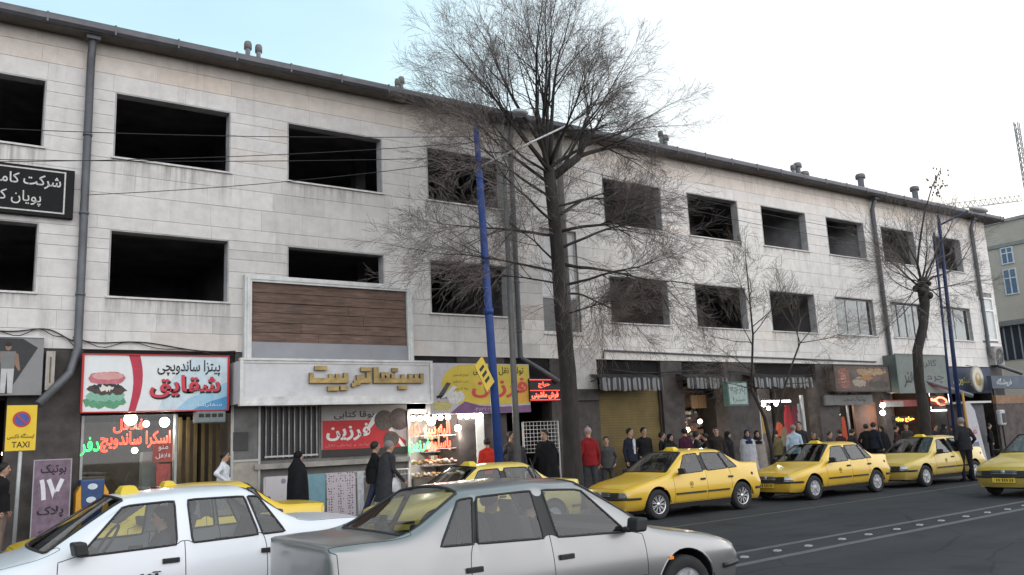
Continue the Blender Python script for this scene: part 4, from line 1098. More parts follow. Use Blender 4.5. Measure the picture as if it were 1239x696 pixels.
# grey poster board at the left edge with a man in a t-shirt
Y = D-.30; xr = P(52, 440, Y)[0]; zt = P(50, 409, Y)[1]; zb = P(50, 478, Y)[1]
t = thing('poster_board', (0, Y, zb), 'grey poster board showing a young man in a grey t-shirt, at the left edge', 'sign')
MB().box(-1.9, xr, Y, D-.02, zb, zt).build('board', pm('poster_grey', (.20, .20, .20), .5, var=.1), t)
MB().box(-1.9, xr+.015, Y-.02, Y-.002, zt, zt+.025).build('frame', FRW, t)
dk = pm('poster_dark', (.03, .03, .033), .5); m = MB()
m.prism([(-1.9, zb+.01)]+PXZ(Y, (8, 477), (46, 421), (28, 410))+[(-1.9, zt-.01)], Y-.004, Y-.001); m.build('backdrop', dk, t)
def fig(m, cx, zb, h, k):     # flat printed figure: trousers, shirt, arms, head
    s = h/1.75
    m.prism([(cx-.17*s, zb), (cx-.03*s, zb), (cx, zb+.75*s), (cx+.04*s, zb), (cx+.18*s, zb), (cx+.20*s, zb+.85*s), (cx-.18*s, zb+.85*s)], k-.003, k, 0)
    m.prism([(cx-.19*s, zb+.82*s), (cx+.20*s, zb+.82*s), (cx+.23*s, zb+1.40*s), (cx-.23*s, zb+1.40*s)], k-.006, k-.003, 1)
    m.prism([(cx+.20*s, zb+.98*s), (cx+.33*s, zb+.74*s), (cx+.38*s, zb+.78*s), (cx+.30*s, zb+1.32*s), (cx+.2*s, zb+1.36*s)], k-.008, k-.006, 2)
    m.prism([(cx-.20*s, zb+1.36*s), (cx-.3*s, zb+1.3*s), (cx-.36*s, zb+.8*s), (cx-.28*s, zb+.8*s), (cx-.2*s, zb+1.1*s)], k-.008, k-.006, 2)
    m.disc(cx, zb+1.55*s, .09*s, .125*s, k-.006, k-.003, 2); m.disc(cx, zb+1.63*s, .095*s, .07*s, k-.008, k-.006, 3)
m = MB(); fig(m, P(9, 440, Y)[0], zb+.04, zt-zb-.12, Y-.005)
m.build('printed_figure', [pm('print_pale', (.42, .42, .42), .6), pm('print_grey', (.16, .165, .16), .6), pm('print_skin', (.22, .14, .10), .6), pm('print_hair', (.02, .018, .016), .6)], t)
xl = P(55, 450, D-.25)[0]; xr = P(66, 450, D-.25)[0]; zt = P(60, 425, D-.25)[1]; zb = P(60, 472, D-.25)[1]
t = thing('light_box', (xl, D-.25, zb), 'narrow upright cream light box beside the grey poster board', 'sign')
MB().box(xl, xr, D-.26, D-.02, zb, zt).build('case', pm('lightbox_frame', (.33, .31, .29), .5, var=.3), t)
MB().box(xl+.05, xr-.05, D-.268, D-.261, zb+.08, zt-.06).build('panel', pm('lightbox_cream', (.36, .33, .25), .4, var=.3, scale=4), t)
MB().box(xl+.10, xr-.10, D-.272, D-.2685, zb+.14, zt-.12).build('print', pm('lightbox_brown', (.14, .11, .085), .5, var=.5, scale=14), t)

# pizza shop sign
Y = D-.32; xl = P(101, 460, Y)[0]; xr = P(275, 460, Y)[0]; zt = P(188, 430.5, Y)[1]; zb = P(188, 497, Y)[1]; H_ = zt-zb; W_ = xr-xl
t = thing('shop_sign', (xl, Y, zb), 'white shop sign with a burger, red swoosh and big red Persian lettering', 'sign', None)
MB().box(xl, xr, Y, D-.02, zb, zt).build('board', pm('vinyl_white', (.60, .62, .62), .4, var=.06), t)
m = MB(); b_ = .024
m.box(xl-.03, xr+.03, Y-.03, Y+.05, zt, zt+b_); m.box(xl-.03, xr+.03, Y-.03, Y+.05, zb-b_, zb); m.box(xl-.04, xl, Y-.029, Y+.05, zb, zt); m.box(xr, xr+.04, Y-.029, Y+.05, zb, zt); m.build('frame', RED, t)
def U(u, v): return (xl+W_*u, zb+H_*v)
m = MB()
m.prism([U(.50, .01), U(.995, .01), U(.995, .99), U(.74, .99), U(.60, .6)], Y-.0015, Y-.0005, 2)
m.prism([U(.62, .0), U(1, .0), U(1, .52), U(.86, .36), U(.72, .22)], Y-.003, Y-.0016, 0)
m.prism([U(.74, .0), U(1, .0), U(1, .25), U(.88, .16)], Y-.005, Y-.003, 1)
m.build('blue_corner', [pm('vinyl_sky', (.28, .46, .58), .4), pm('vinyl_blue', (.07, .25, .45), .4), pm('vinyl_pale', (.47, .56, .60), .4)], t)
m = MB(); l = []; r_ = []
for k in range(9):
    v = k/8; c = .335+.045*math.sin(v*2.6)-.02*v; l.append(U(c-.035-.012*v, v)); r_.append(U(c+.030-.018*(1-v), v))
m.prism(l[::1]+r_[::-1], Y-.004, Y-.001); m.build('swoosh', pm('vinyl_crimson', (.40, .03, .06), .4, var=.2), t)
m = MB()
def blob(u0, u1, v0, v1, mt, k, wv=.0, n=14, sd=1):
    rr = random.Random(sd); top = []; bot = []
    for i in range(n+1):
        f = i/n; e = math.sqrt(max(0, 1-(2*f-1)**2))**.7
        top.append(U(u0+(u1-u0)*f, (v0+v1)/2+(v1-v0)/2*e+rr.uniform(-wv, wv))); bot.append(U(u0+(u1-u0)*f, (v0+v1)/2-(v1-v0)/2*e+rr.uniform(-wv, wv)))
    m.prism(bot+top[::-1][1:-1], Y-.002-k*.0015, Y-.0005-k*.0015, mt)
blob(.00, .285, .06, .30, 0, 0, .03, sd=2); blob(.015, .275, .18, .36, 1, 1, .025, sd=3); blob(.02, .29, .30, .46, 2, 2, .03, sd=5); blob(.06, .24, .38, .50, 3, 3, .03, sd=6); blob(.10, .20, .36, .46, 4, 4, .03, sd=8)
blob(.03, .275, .48, .70, 5, 5, .01, sd=7); blob(.05, .26, .56, .69, 6, 6, .008, sd=9)
m.build('burger_picture', [pm('print_green', (.10, .28, .16), .5, var=.5, scale=20), pm('print_leaf', (.20, .40, .30), .5, var=.4, scale=30), pm('print_meat', (.07, .05, .045), .5, var=.5, scale=20), pm('print_dark', (.03, .03, .035), .5), pm('print_cheese', (.58, .55, .50), .5), pm('print_bun', (.45, .14, .17), .5, var=.3, scale=9), pm('print_bun2', (.55, .30, .28), .5, var=.2)], t)
m = MB(); a = U(.49, .63); c = U(.945, .93); m.text('پیتزا ساندویچی', a[0], c[0], a[1], c[1], Y-.0018, .006, bold=.015); m.build('lettering', INK, t)
m = MB(); a = U(.445, .20); c = U(.955, .62); m.text('شقایق', a[0], c[0], a[1], c[1], Y-.0032, .006, bold=.045); m.build('letter_shadow', INK, t)
m = MB(); a = U(.45, .225); c = U(.955, .64); m.text('شقایق', a[0]-.03, c[0]-.03, a[1]+.01, c[1]+.01, Y-.009, .012, bold=.022); m.build('lettering', pm('letter_red', (.50, .04, .06), .4), t)
m = MB(); a = U(.72, .05); c = U(.96, .13); m.text('سفارشات', a[0], c[0], a[1], c[1], Y-.0055, .003); m.build('small_lettering', WHT, t)

# cinema: white fascia box with gold letters, framed boarded billboard above
Y = D-.85; xl = P(291, 460, Y)[0]; xr = P(522, 460, Y)[0]; zt = P(405, 437.5, Y)[1]; zb = P(405, 486.5, Y)[1]; H_ = zt-zb; W_ = xr-xl
t = thing('cinema_fascia', (xl, Y, zb), 'white projecting cinema fascia box with raised golden Persian letters', 'sign')
MB().box(xl, xr, Y, D-.02, zb, zt).build('box', pm('fascia_white', (.52, .52, .53), .5, var=.12, scale=2, grime=.35, stretch=(1, 1, 1)), t)
m = MB(); b_ = .055
m.box(xl-.02, xr+.02, Y-.05, Y+.1, zt, zt+.05); m.box(xl-.02, xr+.02, Y-.05, Y+.1, zb-.06, zb); m.box(xl-.02, xl+.05, Y-.045, Y-.001, zb, zt); m.box(xr-.05, xr+.02, Y-.045, Y-.001, zb, zt); m.box(xl+.051, xr-.051, Y-.02, Y-.0015, zt-.06, zt-.0); m.box(xl+.051, xr-.051, Y-.02, Y-.0015, zb, zb+.14)
m.build('frame', FRW, t)
sx = W_/(706-32); sz = H_/(315-165)
def CZ(x, y): return xl+(x-32)*sx, zt-(y-172)*sz*1.02
GOLD = [(478, 668, 234, 250), (656, 668, 215, 234), (634, 645, 217, 234), (610, 622, 217, 234), (582, 593, 219, 234), (545, 556, 217, 234), (506, 517, 212, 234), (518, 535, 212, 222), (525, 535, 222, 234), (478, 495, 193, 234), (548, 568, 195, 208), (570, 602, 262, 274),
        (428, 466, 234, 250), (452, 466, 213, 234), (428, 440, 222, 234), (398, 412, 252, 264), (406, 428, 242, 258), (416, 428, 222, 242), (432, 467, 194, 207),
        (252, 384, 234, 250), (370, 384, 215, 234), (342, 354, 219, 234), (318, 329, 219, 234), (252, 264, 215, 234), (270, 310, 191, 204), (314, 350, 264, 278), (358, 383, 263, 276)]
m = MB(); m2 = MB()
for i, (a, b, c, d) in enumerate(GOLD):
    x0, z1 = CZ(a, c); x1, z0 = CZ(b, d); m.box(x0-.008, x1+.008, Y-.10-.0007*(i % 5), Y-.02, z0-.012, z1+.004, 0)
m.build('lettering', pm('gilt_metal', (.29, .21, .085), .38, .6, var=.5, scale=7, grime=.4), t, bevel=.004)
# billboard
Y = D-.20; xl = P(296, 390, Y)[0]; xr = P(500, 390, Y)[0]; zt = P(400, 339, Y)[1]; zb = zt-(P(296, 333, Y)[1]-P(296, 437, Y)[1])
t = thing('billboard_frame', (xl, Y, zb), 'white framed billboard boarded with brown planks above the cinema fascia', 'billboard')
zg = P(405, 416, Y)[1]
m = MB(); fw = .17
for k, (o, y) in enumerate(((0, Y), (.055, Y-.03), (.11, Y-.012))):
    a, b, c, d = xl+o, xr-o, zb, zt-o; w_ = .055
    m.box(a, b, y, D-.036, d-w_, d); m.box(a, a+w_, y, D-.036, c, d-w_); m.box(b-w_, b, y, D-.036, c, d-w_)
m.build('frame', FRW, t)
m = MB(); n = 6; rr = random.Random(3); ph = (zt-fw-zg)/n
for k in range(n):
    z0 = zg+k*ph; x = xl+fw
    while x < xr-fw-.01:
        e = min(xr-fw, x+rr.uniform(1.2, 3.2)); m.box(x+.003, e-.003, Y+.06+rr.uniform(0, .02), D-.04, z0+.006, z0+ph-.006); x = e
def wood():
    m, t, b = nmat('old_planks'); N, K = t.nodes, t.links
    g = N.new('ShaderNodeTexCoord'); mp = N.new('ShaderNodeMapping'); mp.inputs['Scale'].default_value = (.9, 1, 9)
    n = N.new('ShaderNodeTexNoise'); n.inputs['Scale'].default_value = 2.2; n.inputs['Detail'].default_value = 10; n.inputs['Roughness'].default_value = .7
    K.new(g.outputs['Object'], mp.inputs[0]); K.new(mp.outputs[0], n.inputs['Vector'])
    r = N.new('ShaderNodeValToRGB'); e = r.color_ramp.elements; e[0].position = .28; e[1].position = .75; e[0].color = (.045, .030, .024, 1); e[1].color = (.20, .135, .105, 1)
    x = e.new(.5); x.color = (.115, .072, .055, 1)
    n2 = N.new('ShaderNodeTexNoise'); n2.inputs['Scale'].default_value = 1.1; n2.inputs['Detail'].default_value = 6; K.new(g.outputs['Object'], n2.inputs['Vector'])
    y = N.new('ShaderNodeMix'); y.data_type = 'RGBA'; y.blend_type = 'OVERLAY'; y.inputs['Factor'].default_value = .7
    K.new(n.outputs['Fac'], r.inputs[0]); K.new(r.outputs[0], y.inputs['A']); K.new(n2.outputs['Fac'], y.inputs['B']); K.new(y.outputs['Result'], b.inputs['Base Color']); b.inputs['Roughness'].default_value = .85
    return m
m.build('plank_panel', wood(), t)
MB().box(xl+fw, xr-fw, Y+.03, D-.04, zb, zg).build('metal_apron', pm('grey_sheet', (.24, .245, .26), .5, .2, var=.15, scale=1.5), t)

# cinema entrance below the fascia: plastered wall, barred window, ledge
t = thing('cinema_entrance', (8, D, 0), 'grey cinema entrance wall with white barred window under the white fascia', 'shop front')
MB().box(6.17, 10.2, D+.10, D+.25, SW, 3.0).build('wall', pm('grey_plaster', (.17, .165, .155), .85, var=.4, scale=2, grime=.5), t)
za = P(350, 560, D)[1]
MB().box(6.2, 10.2, D-.12, D+.098, za-.12, za).build('ledge', pm('ledge_stone', (.27, .255, .235), .8, var=.4, scale=4), t)
m = MB(); xa, xb = 6.5, 7.75; zt = 2.93
for k in range(10): x = xa+(xb-xa)*k/9; m.tube([(x, D+.02, za+.12), (x, D+.02, zt)], .014, 6)
for z in (za+.16, zt-.03): m.box(xa-.03, xb+.03, D+.005, D+.035, z-.02, z+.02)
w_ = MB().box(xa-.08, xb+.08, D+.085, D+.098, za+.08, zt).build('window', pm('barred_glass', (.028, .028, .03), .3, var=.4, scale=3), t)
m.build('bars', pm('bar_white', (.42, .42, .41), .6, var=.3), w_)
t = thing('shop_window', (6, D, 0), 'dusty shop window with a small hanging box between pizza shop and cinema', 'window')
xa, xb = P(279, 520, D)[0], P(314, 520, D)[0]; zt_ = 2.95; zb_ = P(300, 556, D)[1]
m = MB()
for x in (xa, xb-.05): m.box(x, x+.05, D-.08, D-.012, SW+.3, zt_)
m.box(xa+.051, xb-.051, D-.08, D-.013, zb_-.05, zb_); m.build('frame', pm('alu_frame', (.36, .36, .35), .5, .3), t)
MB().box(xa+.05, xb-.05, D-.05, D-.042, zb_, zt_).build('pane', pm('dusty_pane', (.12, .12, .115), .3, var=.5, scale=3), t)
xc_, zc_ = P(290, 540, D-.09); MB().box(xc_-.15, xc_+.2, D-.088, D-.052, zc_-.1, zc_+.32).build('meter_box', pm('dark_box', (.045, .045, .045), .6), t)
MB().box(xa+.05, xb-.05, D-.06, D-.014, SW+.3, zb_-.052).build('panel', pm('beige_panel', (.29, .27, .23), .7, var=.3, scale=5), t)

# red banner
Y = D+.06; xl = P(389, 520, Y)[0]; xr = P(493, 520, Y)[0]; zt = P(440, 490, Y)[1]; zb = P(440, 551, Y)[1]; H_ = zt-zb; W_ = xr-xl
t = thing('red_banner', (xl, Y, zb), 'red and grey banner with white Persian lettering under the cinema fascia', 'banner')
MB().box(xl, xr, Y, Y+.03, zb, zt).build('cloth', pm('banner_grey', (.33, .33, .33), .7, var=.15), t)
m = MB(); m.prism([U(.01, .14), U(.98, .14), U(.98, .25), U(.62, .70), U(.01, .70)], Y-.003, Y-.001, 0); m.prism([U(.0, .0), U(1, .0), U(1, .14), U(0, .14)], Y-.003, Y-.001, 1)
m.prism([U(.50, .52), U(.55, .52), U(.66, .74), U(.92, .14), U(.97, .14), U(.67, .86), U(.60, .80)], Y-.006, Y-.0035, 2)
m.disc(*U(.72, .68), .28, .26, Y-.0085, Y-.0065, 3); m.disc(*U(.90, .70), .30, .28, Y-.0095, Y-.0087, 4); m.disc(*U(.80, .30), .22, .2, Y-.0088, Y-.0066, 3)
m.build('print', [RED, pm('banner_dark', (.035, .032, .03), .6), WHT, pm('walnut', (.09, .075, .065), .6, var=.6, scale=14), pm('walnut_dark', (.07, .055, .05), .6, var=.6, scale=14)], t)
m = MB(); a = U(.05, .30); c = U(.55, .64); m.text('فرزین', a[0], c[0], a[1], c[1], Y-.010, .004, bold=.03); m.build('lettering', WHT, t)
m = MB(); a = U(.14, .72); c = U(.60, .88); m.text('نوقا کتابی', a[0], c[0], a[1], c[1], Y-.001, .003, bold=.01); m.build('lettering', INK, t)
m = MB(); a = U(.04, .18); c = U(.55, .25); m.text('تولید و پخش نقل', a[0], c[0], a[1], c[1], Y-.0055, .003); m.build('small_lettering', pm('ink_faint', (.5, .2, .2), .6), t)

# yellow and purple banner
Y = D-.28; xl = P(520, 470, Y)[0]; xr = P(641, 470, Y)[0]; zt = P(580, 440, Y)[1]; zb = P(580, 500, Y)[1]; H_ = zt-zb; W_ = xr-xl
t = thing('yellow_banner', (xl, Y, zb), 'yellow and purple shop banner with large red Persian lettering behind the blue pole', 'banner')
MB().box(xl, xr, Y, D-.02, zb, zt).build('board', pm('banner_silver', (.40, .39, .41), .55, var=.2, scale=3), t)
m = MB(); pts = []
for k in range(13):
    a = math.pi*(.5+k/12); pts.append(U(.42+.31*math.cos(a), .58+.44*math.sin(a)))
m.prism([U(.995, .98)]+[U(.42, .98)]+[p for p in pts if p[1] > zb+.17*H_ and p[1] < zb+.98*H_]+[U(.5, .17), U(.995, .17)], Y-.003, Y-.001, 0)
m.prism([U(.18, 0), U(1, 0), U(1, .15), U(.70, .12), U(.48, .15), U(.33, .24), U(.26, .14)], Y-.006, Y-.0035, 1)
m.disc(*U(.90, .42), .36, .30, Y-.0045, Y-.0032, 2)
m.build('print', [pm('banner_yellow', (.52, .40, .06), .55, var=.2, scale=2), pm('banner_purple', (.16, .08, .17), .55, var=.3, scale=3), pm('banner_orange', (.58, .31, .05), .55)], t)
m = MB(); blob(.02, .20, .06, .26, 0, 2, .03, sd=12); blob(.16, .33, .20, .44, 1, 3, .03, sd=13); blob(.05, .16, .30, .36, 2, 4, .03, sd=14); 
m.prism([U(.06, .30), U(.12, .34), U(.2, .60), U(.16, .62)], Y-.008, Y-.006, 2); m.prism([U(.10, .30), U(.14, .32), U(.26, .52), U(.22, .56)], Y-.0095, Y-.0081, 3)
m.build('sweets_picture', [pm('nougat_yellow', (.45, .40, .16), .6, var=.4, scale=14), pm('nougat_white', (.55, .54, .52), .6, var=.4, scale=14), pm('wrapper_dark', (.07, .07, .075), .6, var=.5, scale=12), pm('wrapper_pale', (.5, .52, .54), .5)], t)
m = MB(); a = U(.40, .30); c = U(.97, .72); m.text('فرزین', a[0], c[0], a[1], c[1], Y-.008, .006, bold=.028); m.build('lettering', pm('letter_crimson', (.50, .05, .06), .5), t)
m = MB(); a = U(.68, .76); c = U(.94, .94); m.text('تولید نقل', a[0], c[0], a[1], c[1], Y-.003, .004, bold=.012); a = U(.42, .76); c = U(.63, .94); m.text('نوقا کتابی', a[0], c[0], a[1], c[1], Y-.003, .004, bold=.012); m.build('small_lettering', INK, t)
m = MB()
for k, s_ in enumerate(('انواع باسلوق', 'راحت الحلقوم', 'نوقا گردویی')): a = U(.22, .72-.13*k); c = U(.37, .79-.13*k); m.text(s_, a[0], c[0], a[1], c[1], Y-.003, .003)
m.build('list_lettering', pm('ink_brown', (.16, .12, .03), .6), t)
m = MB(); a = U(.42, .04); c = U(.60, .11); m.text('۰۴۱۱۳۵۵۲', a[0], c[0], a[1], c[1], Y-.0065, .003); m.build('phone_number', pm('ink_lilac', (.45, .36, .46), .6), t)

# red LED display beside it
Y = D-.35; xl = P(641, 470, Y)[0]; xr = P(677, 470, Y)[0]; zt = P(660, 458, Y)[1]; zb = P(660, 485.5, Y)[1]; H_ = zt-zb; W_ = xr-xl
t = thing('led_display', (xl, Y, zb), 'dark display board glowing with red running dots beside the tree trunk', 'sign')
MB().box(xl, xr, Y, Y+.10, zb, zt).build('case', BLK, t)
LED = em('led_red', (1., .05, .03), 5.); m = MB(); rr = random.Random(8)
for k in range(26):
    x = xl+W_*(k+.5)/26
    for z in (zt-.04, zb+H_*.47, zb+.04): m.box(x-.009, x+.009, Y-.008, Y-.001, z-.009, z+.009)
m.build('dot_border', em('led_dim', (1., .06, .04), 2.5), t)
m = MB(); m.text('فرش ماشینی', xl+.06, xr-.06, zb+H_*.10, zb+H_*.42, Y-.001, .008, bold=.02); m.build('lettering', LED, t)
m = MB(); m.text('حراج', xl+.3, xr-.35, zb+H_*.58, zb+H_*.85, Y-.001, .008, bold=.01); m.build('lettering', em('led_soft', (1., .07, .04), 2.5), t)
m = MB(); 
for x in (xl+.1, xr-.1): m.tube([(x, Y+.05, zt), (x-.15, D-.05, zt+.45)], .012, 6)
m.build('bracket', BLK, t)

# neon writing in the shop windows
NR = em('neon_red', (1., .09, .045), 3.2); NG = em('neon_green', (.05, 1., .22), 2.6)
def neon_sign(Y, lines, label, name='neon_sign', rad=.011):
    t = None
    for (s_, x0, y0, x1, y1, mt) in lines:
        ym = (y0+y1)/2; xa = P(x0, ym, Y)[0]; xb = P(x1, ym, Y)[0]; xm = (x0+x1)/2; za = P(xm, y1, Y)[1]; zb = P(xm, y0, Y)[1]
        if t is None: t = thing(name, (xa, Y, za), label, 'neon sign')
        m = MB(); m.text(s_, xa, xb, za, zb, Y, .02, neon=rad); m.build('lettering', mt, t)
    return t
t_pz = neon_sign(D+.0, [('فلافل', 137, 507, 174, 524, NR), ('اسکرا ساندویچ', 121, 522, 206, 546, NR), ('دفر', 97, 529, 120, 552, NG)], 'red and green neon Persian writing in the pizza shop window')
t_nt = neon_sign(D-.05, [('الیه بیبه نکه', 495, 510, 544, 530, NR), ('باسلوق', 517, 528, 545, 546, NR), ('فرزین', 494, 531, 520, 547, NG)], 'orange and green neon Persian writing in the bright sweet shop window', rad=.017)
# wire hangers of the neon
for t, xs in ((t_pz, (138, 172)), (t_nt, (500, 540))):
    m = MB(); y = WL[t].y+.03
    for px in xs: x, z = P(px, 500, y); m.tube([(x, y, z-.9), (x, y, z+.35)], .004, 4)
    m.build('hanger', BLK, t)

# parking sign at the kerb, purple stand banner, banner on the blue pole
Y = 16.15; xl, _ = P(7, 518, Y); xr, _ = P(44, 518, Y); zt = P(26, 490.5, Y)[1]; zb = P(26, 545.5, Y)[1]; xm = (xl+xr)/2; xp = P(20, 600, Y)[0]
t = thing('taxi_rank_sign', (xp, Y+.03, SW), 'yellow taxi rank sign with a no stopping roundel on a grey post', 'road sign')
MB().tube([(xp, Y+.04, SW), (xp+.03, Y+.04, zt-.05)], .03, 10).build('post', pm('galvanised', (.36, .37, .37), .5, .4, var=.25), t)
MB().box(xl, xr, Y-.002, Y+.008, zb, zt).build('plate', pm('sign_yellow', (.62, .43, .03), .45, var=.1), t, bevel=.003)
m = MB(); W_ = xr-xl; H_ = zt-zb
zc = zt-H_*.31; r_ = W_*.30; m.disc(xm, zc, r_, r_, Y-.006, Y-.0025, 0, 28); m.disc(xm, zc, r_*.78, r_*.78, Y-.008, Y-.0062, 1, 28)
a = .14*r_; m.prism([(xm-r_*.62, zc+r_*.5), (xm-r_*.5, zc+r_*.62), (xm+r_*.62, zc-r_*.5), (xm+r_*.5, zc-r_*.62)][::-1], Y-.0095, Y-.0082, 0)
m.build('roundel', [pm('sign_red2', (.42, .04, .03), .45), pm('sign_blue', (.06, .08, .26), .45)], t)
m = MB(); m.text('ایستگاه تاکسی', xl+W_*.06, xr-W_*.06, zb+H_*.25, zb+H_*.38, Y-.002, .003, bold=.01); m.text('TAXI', xl+W_*.22, xr-W_*.20, zb+H_*.07, zb+H_*.20, Y-.002, .003, bold=.01); m.build('lettering', INK, t)
Y = D-.55; xl = P(40, 600, Y)[0]; xr = P(84, 600, Y)[0]; zt = P(62, 557, Y)[1]; zb = SW+.22; H_ = zt-zb; W_ = xr-xl
t = thing('stand_banner', (xl, Y, SW), 'purple upright banner with white numeral 17 and Persian words, beside the shop pier', 'banner')
MB().box(xl, xr, Y, Y+.012, zb, zt).build('panel', pm('banner_mauve', (.17, .12, .16), .6, var=.5, scale=6), t)
m = MB(); m.box(xl-.02, xl, Y-.005, Y+.02, SW, zt); m.box(xr, xr+.02, Y-.005, Y+.02, SW, zt); m.box(xl-.02, xr+.02, Y-.005, Y+.02, zt, zt+.02); m.build('frame', pm('stand_frame', (.30, .29, .30), .5), t)
m = MB(); m.text('بوتیک', xl+W_*.17, xr-W_*.12, zt-H_*.20, zt-H_*.05, Y-.001, .004, bold=.02); m.text('پلاک', xl+W_*.12, xr-W_*.15, zt-H_*.75, zt-H_*.60, Y-.001, .004, bold=.02); m.text('ویترین نو', xl+W_*.18, xr-W_*.2, zb+H_*.06, zb+H_*.10, Y-.001, .003); m.build('lettering', pm('ink_deep', (.02, .015, .02), .5), t)
m = MB(); m.text('۱۷', xl+W_*.15, xr-W_*.16, zt-H_*.52, zt-H_*.24, Y-.001, .005, bold=.035); m.build('numeral', pm('numeral_white', (.58, .58, .60), .5), t)

# children's ride / cooler with blue panel and orange sides at the pizza shop
Y = D-.6; xl = P(92, 600, Y)[0]; xr = P(131, 600, Y)[0]; zt = P(112, 579, Y)[1]
t = thing('drinks_cooler', ((xl+xr)/2, Y+.2, SW), 'blue drinks cooler with orange sides standing outside the pizza shop', 'cooler')
c_ = (xl+xr)/2; W_ = xr-xl
MB().box(xl+W_*.12, xr-W_*.12, Y, Y+.42, SW+.06, zt-.02).build('cabinet', pm('cooler_blue', (.03, .06, .15), .4, var=.2), t, bevel=.03)
m = MB()
for s in (-1, 1): m.prism([(c_+s*W_*.38, SW+.06), (c_+s*W_*.5, SW+.1), (c_+s*W_*.5, zt-.28), (c_+s*W_*.36, zt-.12), (c_+s*W_*.34, zt-.5), (c_+s*W_*.28, zt-.75)][::s], Y-.02, Y+.38)
m.build('side_panel', pm('cooler_orange', (.55, .27, .03), .4, var=.2), t)
m = MB(); m.disc(c_, zt-.16, .09, .06, Y-.008, Y-.001); m.disc(c_-.02, zt-.42, .09, .06, Y-.008, Y-.001); m.build('label', pm('cooler_label', (.5, .55, .6), .5), t)
MB().box(c_-W_*.32, c_+W_*.32, Y+.02, Y+.40, SW, SW+.058).build('base', BLK, t)

# shutter, awnings, hanging light box and the row of signs to the right
Y = D+.14
t = thing('roller_shutter', (18, Y, SW), 'closed brown roller shutter between white pier and marble pier', 'shutter')
m = MB(); z = SW
while z < 3.42: m.lathe([(.0, 0), (.0, 0)], (0, 0, 0), n=3) if False else m.box(16.74, 19.33, Y+.012*math.sin(z*9), Y+.03, z, z+.076); z += .08
m.build('curtain', pm('shutter_brown', (.135, .098, .032), .55, .2, var=.35, scale=1.5, grime=.4), t)
m = MB(); m.box(16.70, 16.76, Y-.06, Y-.0, SW, 3.44); m.box(19.29, 19.345, Y-.06, Y-.0, SW, 3.44); m.build('guide_rail', pm('rail_dark', (.06, .055, .05), .5, .3), t)
AWM = None
def awn_mat():
    m, t, b = nmat('awning_stripes'); N, K = t.nodes, t.links
    g = N.new('ShaderNodeTexCoord'); w_ = N.new('ShaderNodeTexWave'); w_.wave_type = 'BANDS'; w_.bands_direction = 'X'; w_.inputs['Scale'].default_value = 1.55; w_.inputs['Distortion'].default_value = .6; w_.inputs['Detail'].default_value = 1
    r = N.new('ShaderNodeValToRGB'); r.color_ramp.interpolation = 'CONSTANT'; r.color_ramp.elements[0].color = (.035, .035, .037, 1); r.color_ramp.elements[1].position = .52; r.color_ramp.elements[1].color = (.25, .25, .25, 1)
    K.new(g.outputs['Object'], w_.inputs['Vector']); K.new(w_.outputs['Fac'], r.inputs[0])
    n = N.new('ShaderNodeTexNoise'); n.inputs['Scale'].default_value = 3; n.inputs['Detail'].default_value = 7; K.new(g.outputs['Object'], n.inputs['Vector'])
    x = N.new('ShaderNodeMix'); x.data_type = 'RGBA'; x.blend_type = 'MULTIPLY'; x.inputs['Factor'].default_value = .6; K.new(r.outputs[0], x.inputs['A']); K.new(n.outputs['Fac'], x.inputs['B']); K.new(x.outputs['Result'], b.inputs['Base Color'])
    b.inputs['Roughness'].default_value = .85; return m
AW = awn_mat()
def awning(pl, pr, pt, pb, label, seed):
    Y = D-.55; xa = P(pl, (pt+pb)/2, Y)[0]; xb = P(pr, (pt+pb)/2, Y)[0]; zt = P((pl+pr)/2, pt, Y)[1]; zb = P((pl+pr)/2, pb, Y)[1]
    t = thing('awning', ((xa+xb)/2, Y, zb), label, 'awning', 'striped awning valances over the shops'); rr = random.Random(seed)
    m = MB(); n = 44; b0 = len(m.v)
    for k in range(n+1):
        x = xa+(xb-xa)*k/n; f = .03*math.sin(k*.9+seed)+rr.uniform(-.015, .015); s_ = .06*math.sin(k*1.45)
        m.v += [(x, D-.02, zt+.16), (x, Y+.22, zt+.07+f*.3), (x, Y+f, zt), (x, Y+f*1.5-.01, zb+s_*.5+rr.uniform(-.03, .02))]
    for k in range(n):
        for j in range(3): m.face((b0+k*4+j, b0+k*4+j+1, b0+k*4+j+5, b0+k*4+j+4), 0 if j == 2 else 1, True)
    m.build('cloth', [AW, pm('awning_top', (.035, .033, .032), .9, var=.4, scale=3, spec=.1)], t)
    m = MB(); m.tube([(xa, Y+.02, zt), (xb, Y+.02, zt)], .018, 6)
    for x in (xa+.03, xb-.03): m.tube([(x, Y+.02, zt), (x, D-.0, zt-.1)], .014, 6)
    m.build('frame', BLK, t)
awning(726, 802, 457, 472, 'black and white striped awning over the brown roller shutter', 1)
awning(833, 880, 457, 470, 'short sagging striped awning left of the small hanging light box', 2)
awning(913, 982, 457, 469, 'black and white striped awning over the lit clothes shop', 3)
X_, Z_ = P(892, 476, D-.9)
t = thing('hanging_sign', (X_, D-.9, Z_), 'green and white box sign hanging out between two striped awnings', 'sign')
xa, xb = P(880, 476, D-.9)[0], P(904, 476, D-.9)[0]; zt = P(892, 462, D-.9)[1]; zb = P(892, 491, D-.9)[1]
m = MB(); q = Vector((.80, .60, 0)); cc = Vector(((xa+xb)/2, D-.85, (zt+zb)/2)); hw = (xb-xa)/2*1.0; m.box(xa, xb, D-.93, D-.72, zb, zt); m.build('case', pm('case_green', (.07, .13, .12), .5, var=.3), t)
MB().box(xa+.05, xb-.05, D-.938, D-.931, zb+.05, zt-.05).build('panel', pm('panel_greenish', (.26, .33, .31), .4, var=.25, scale=6), t)
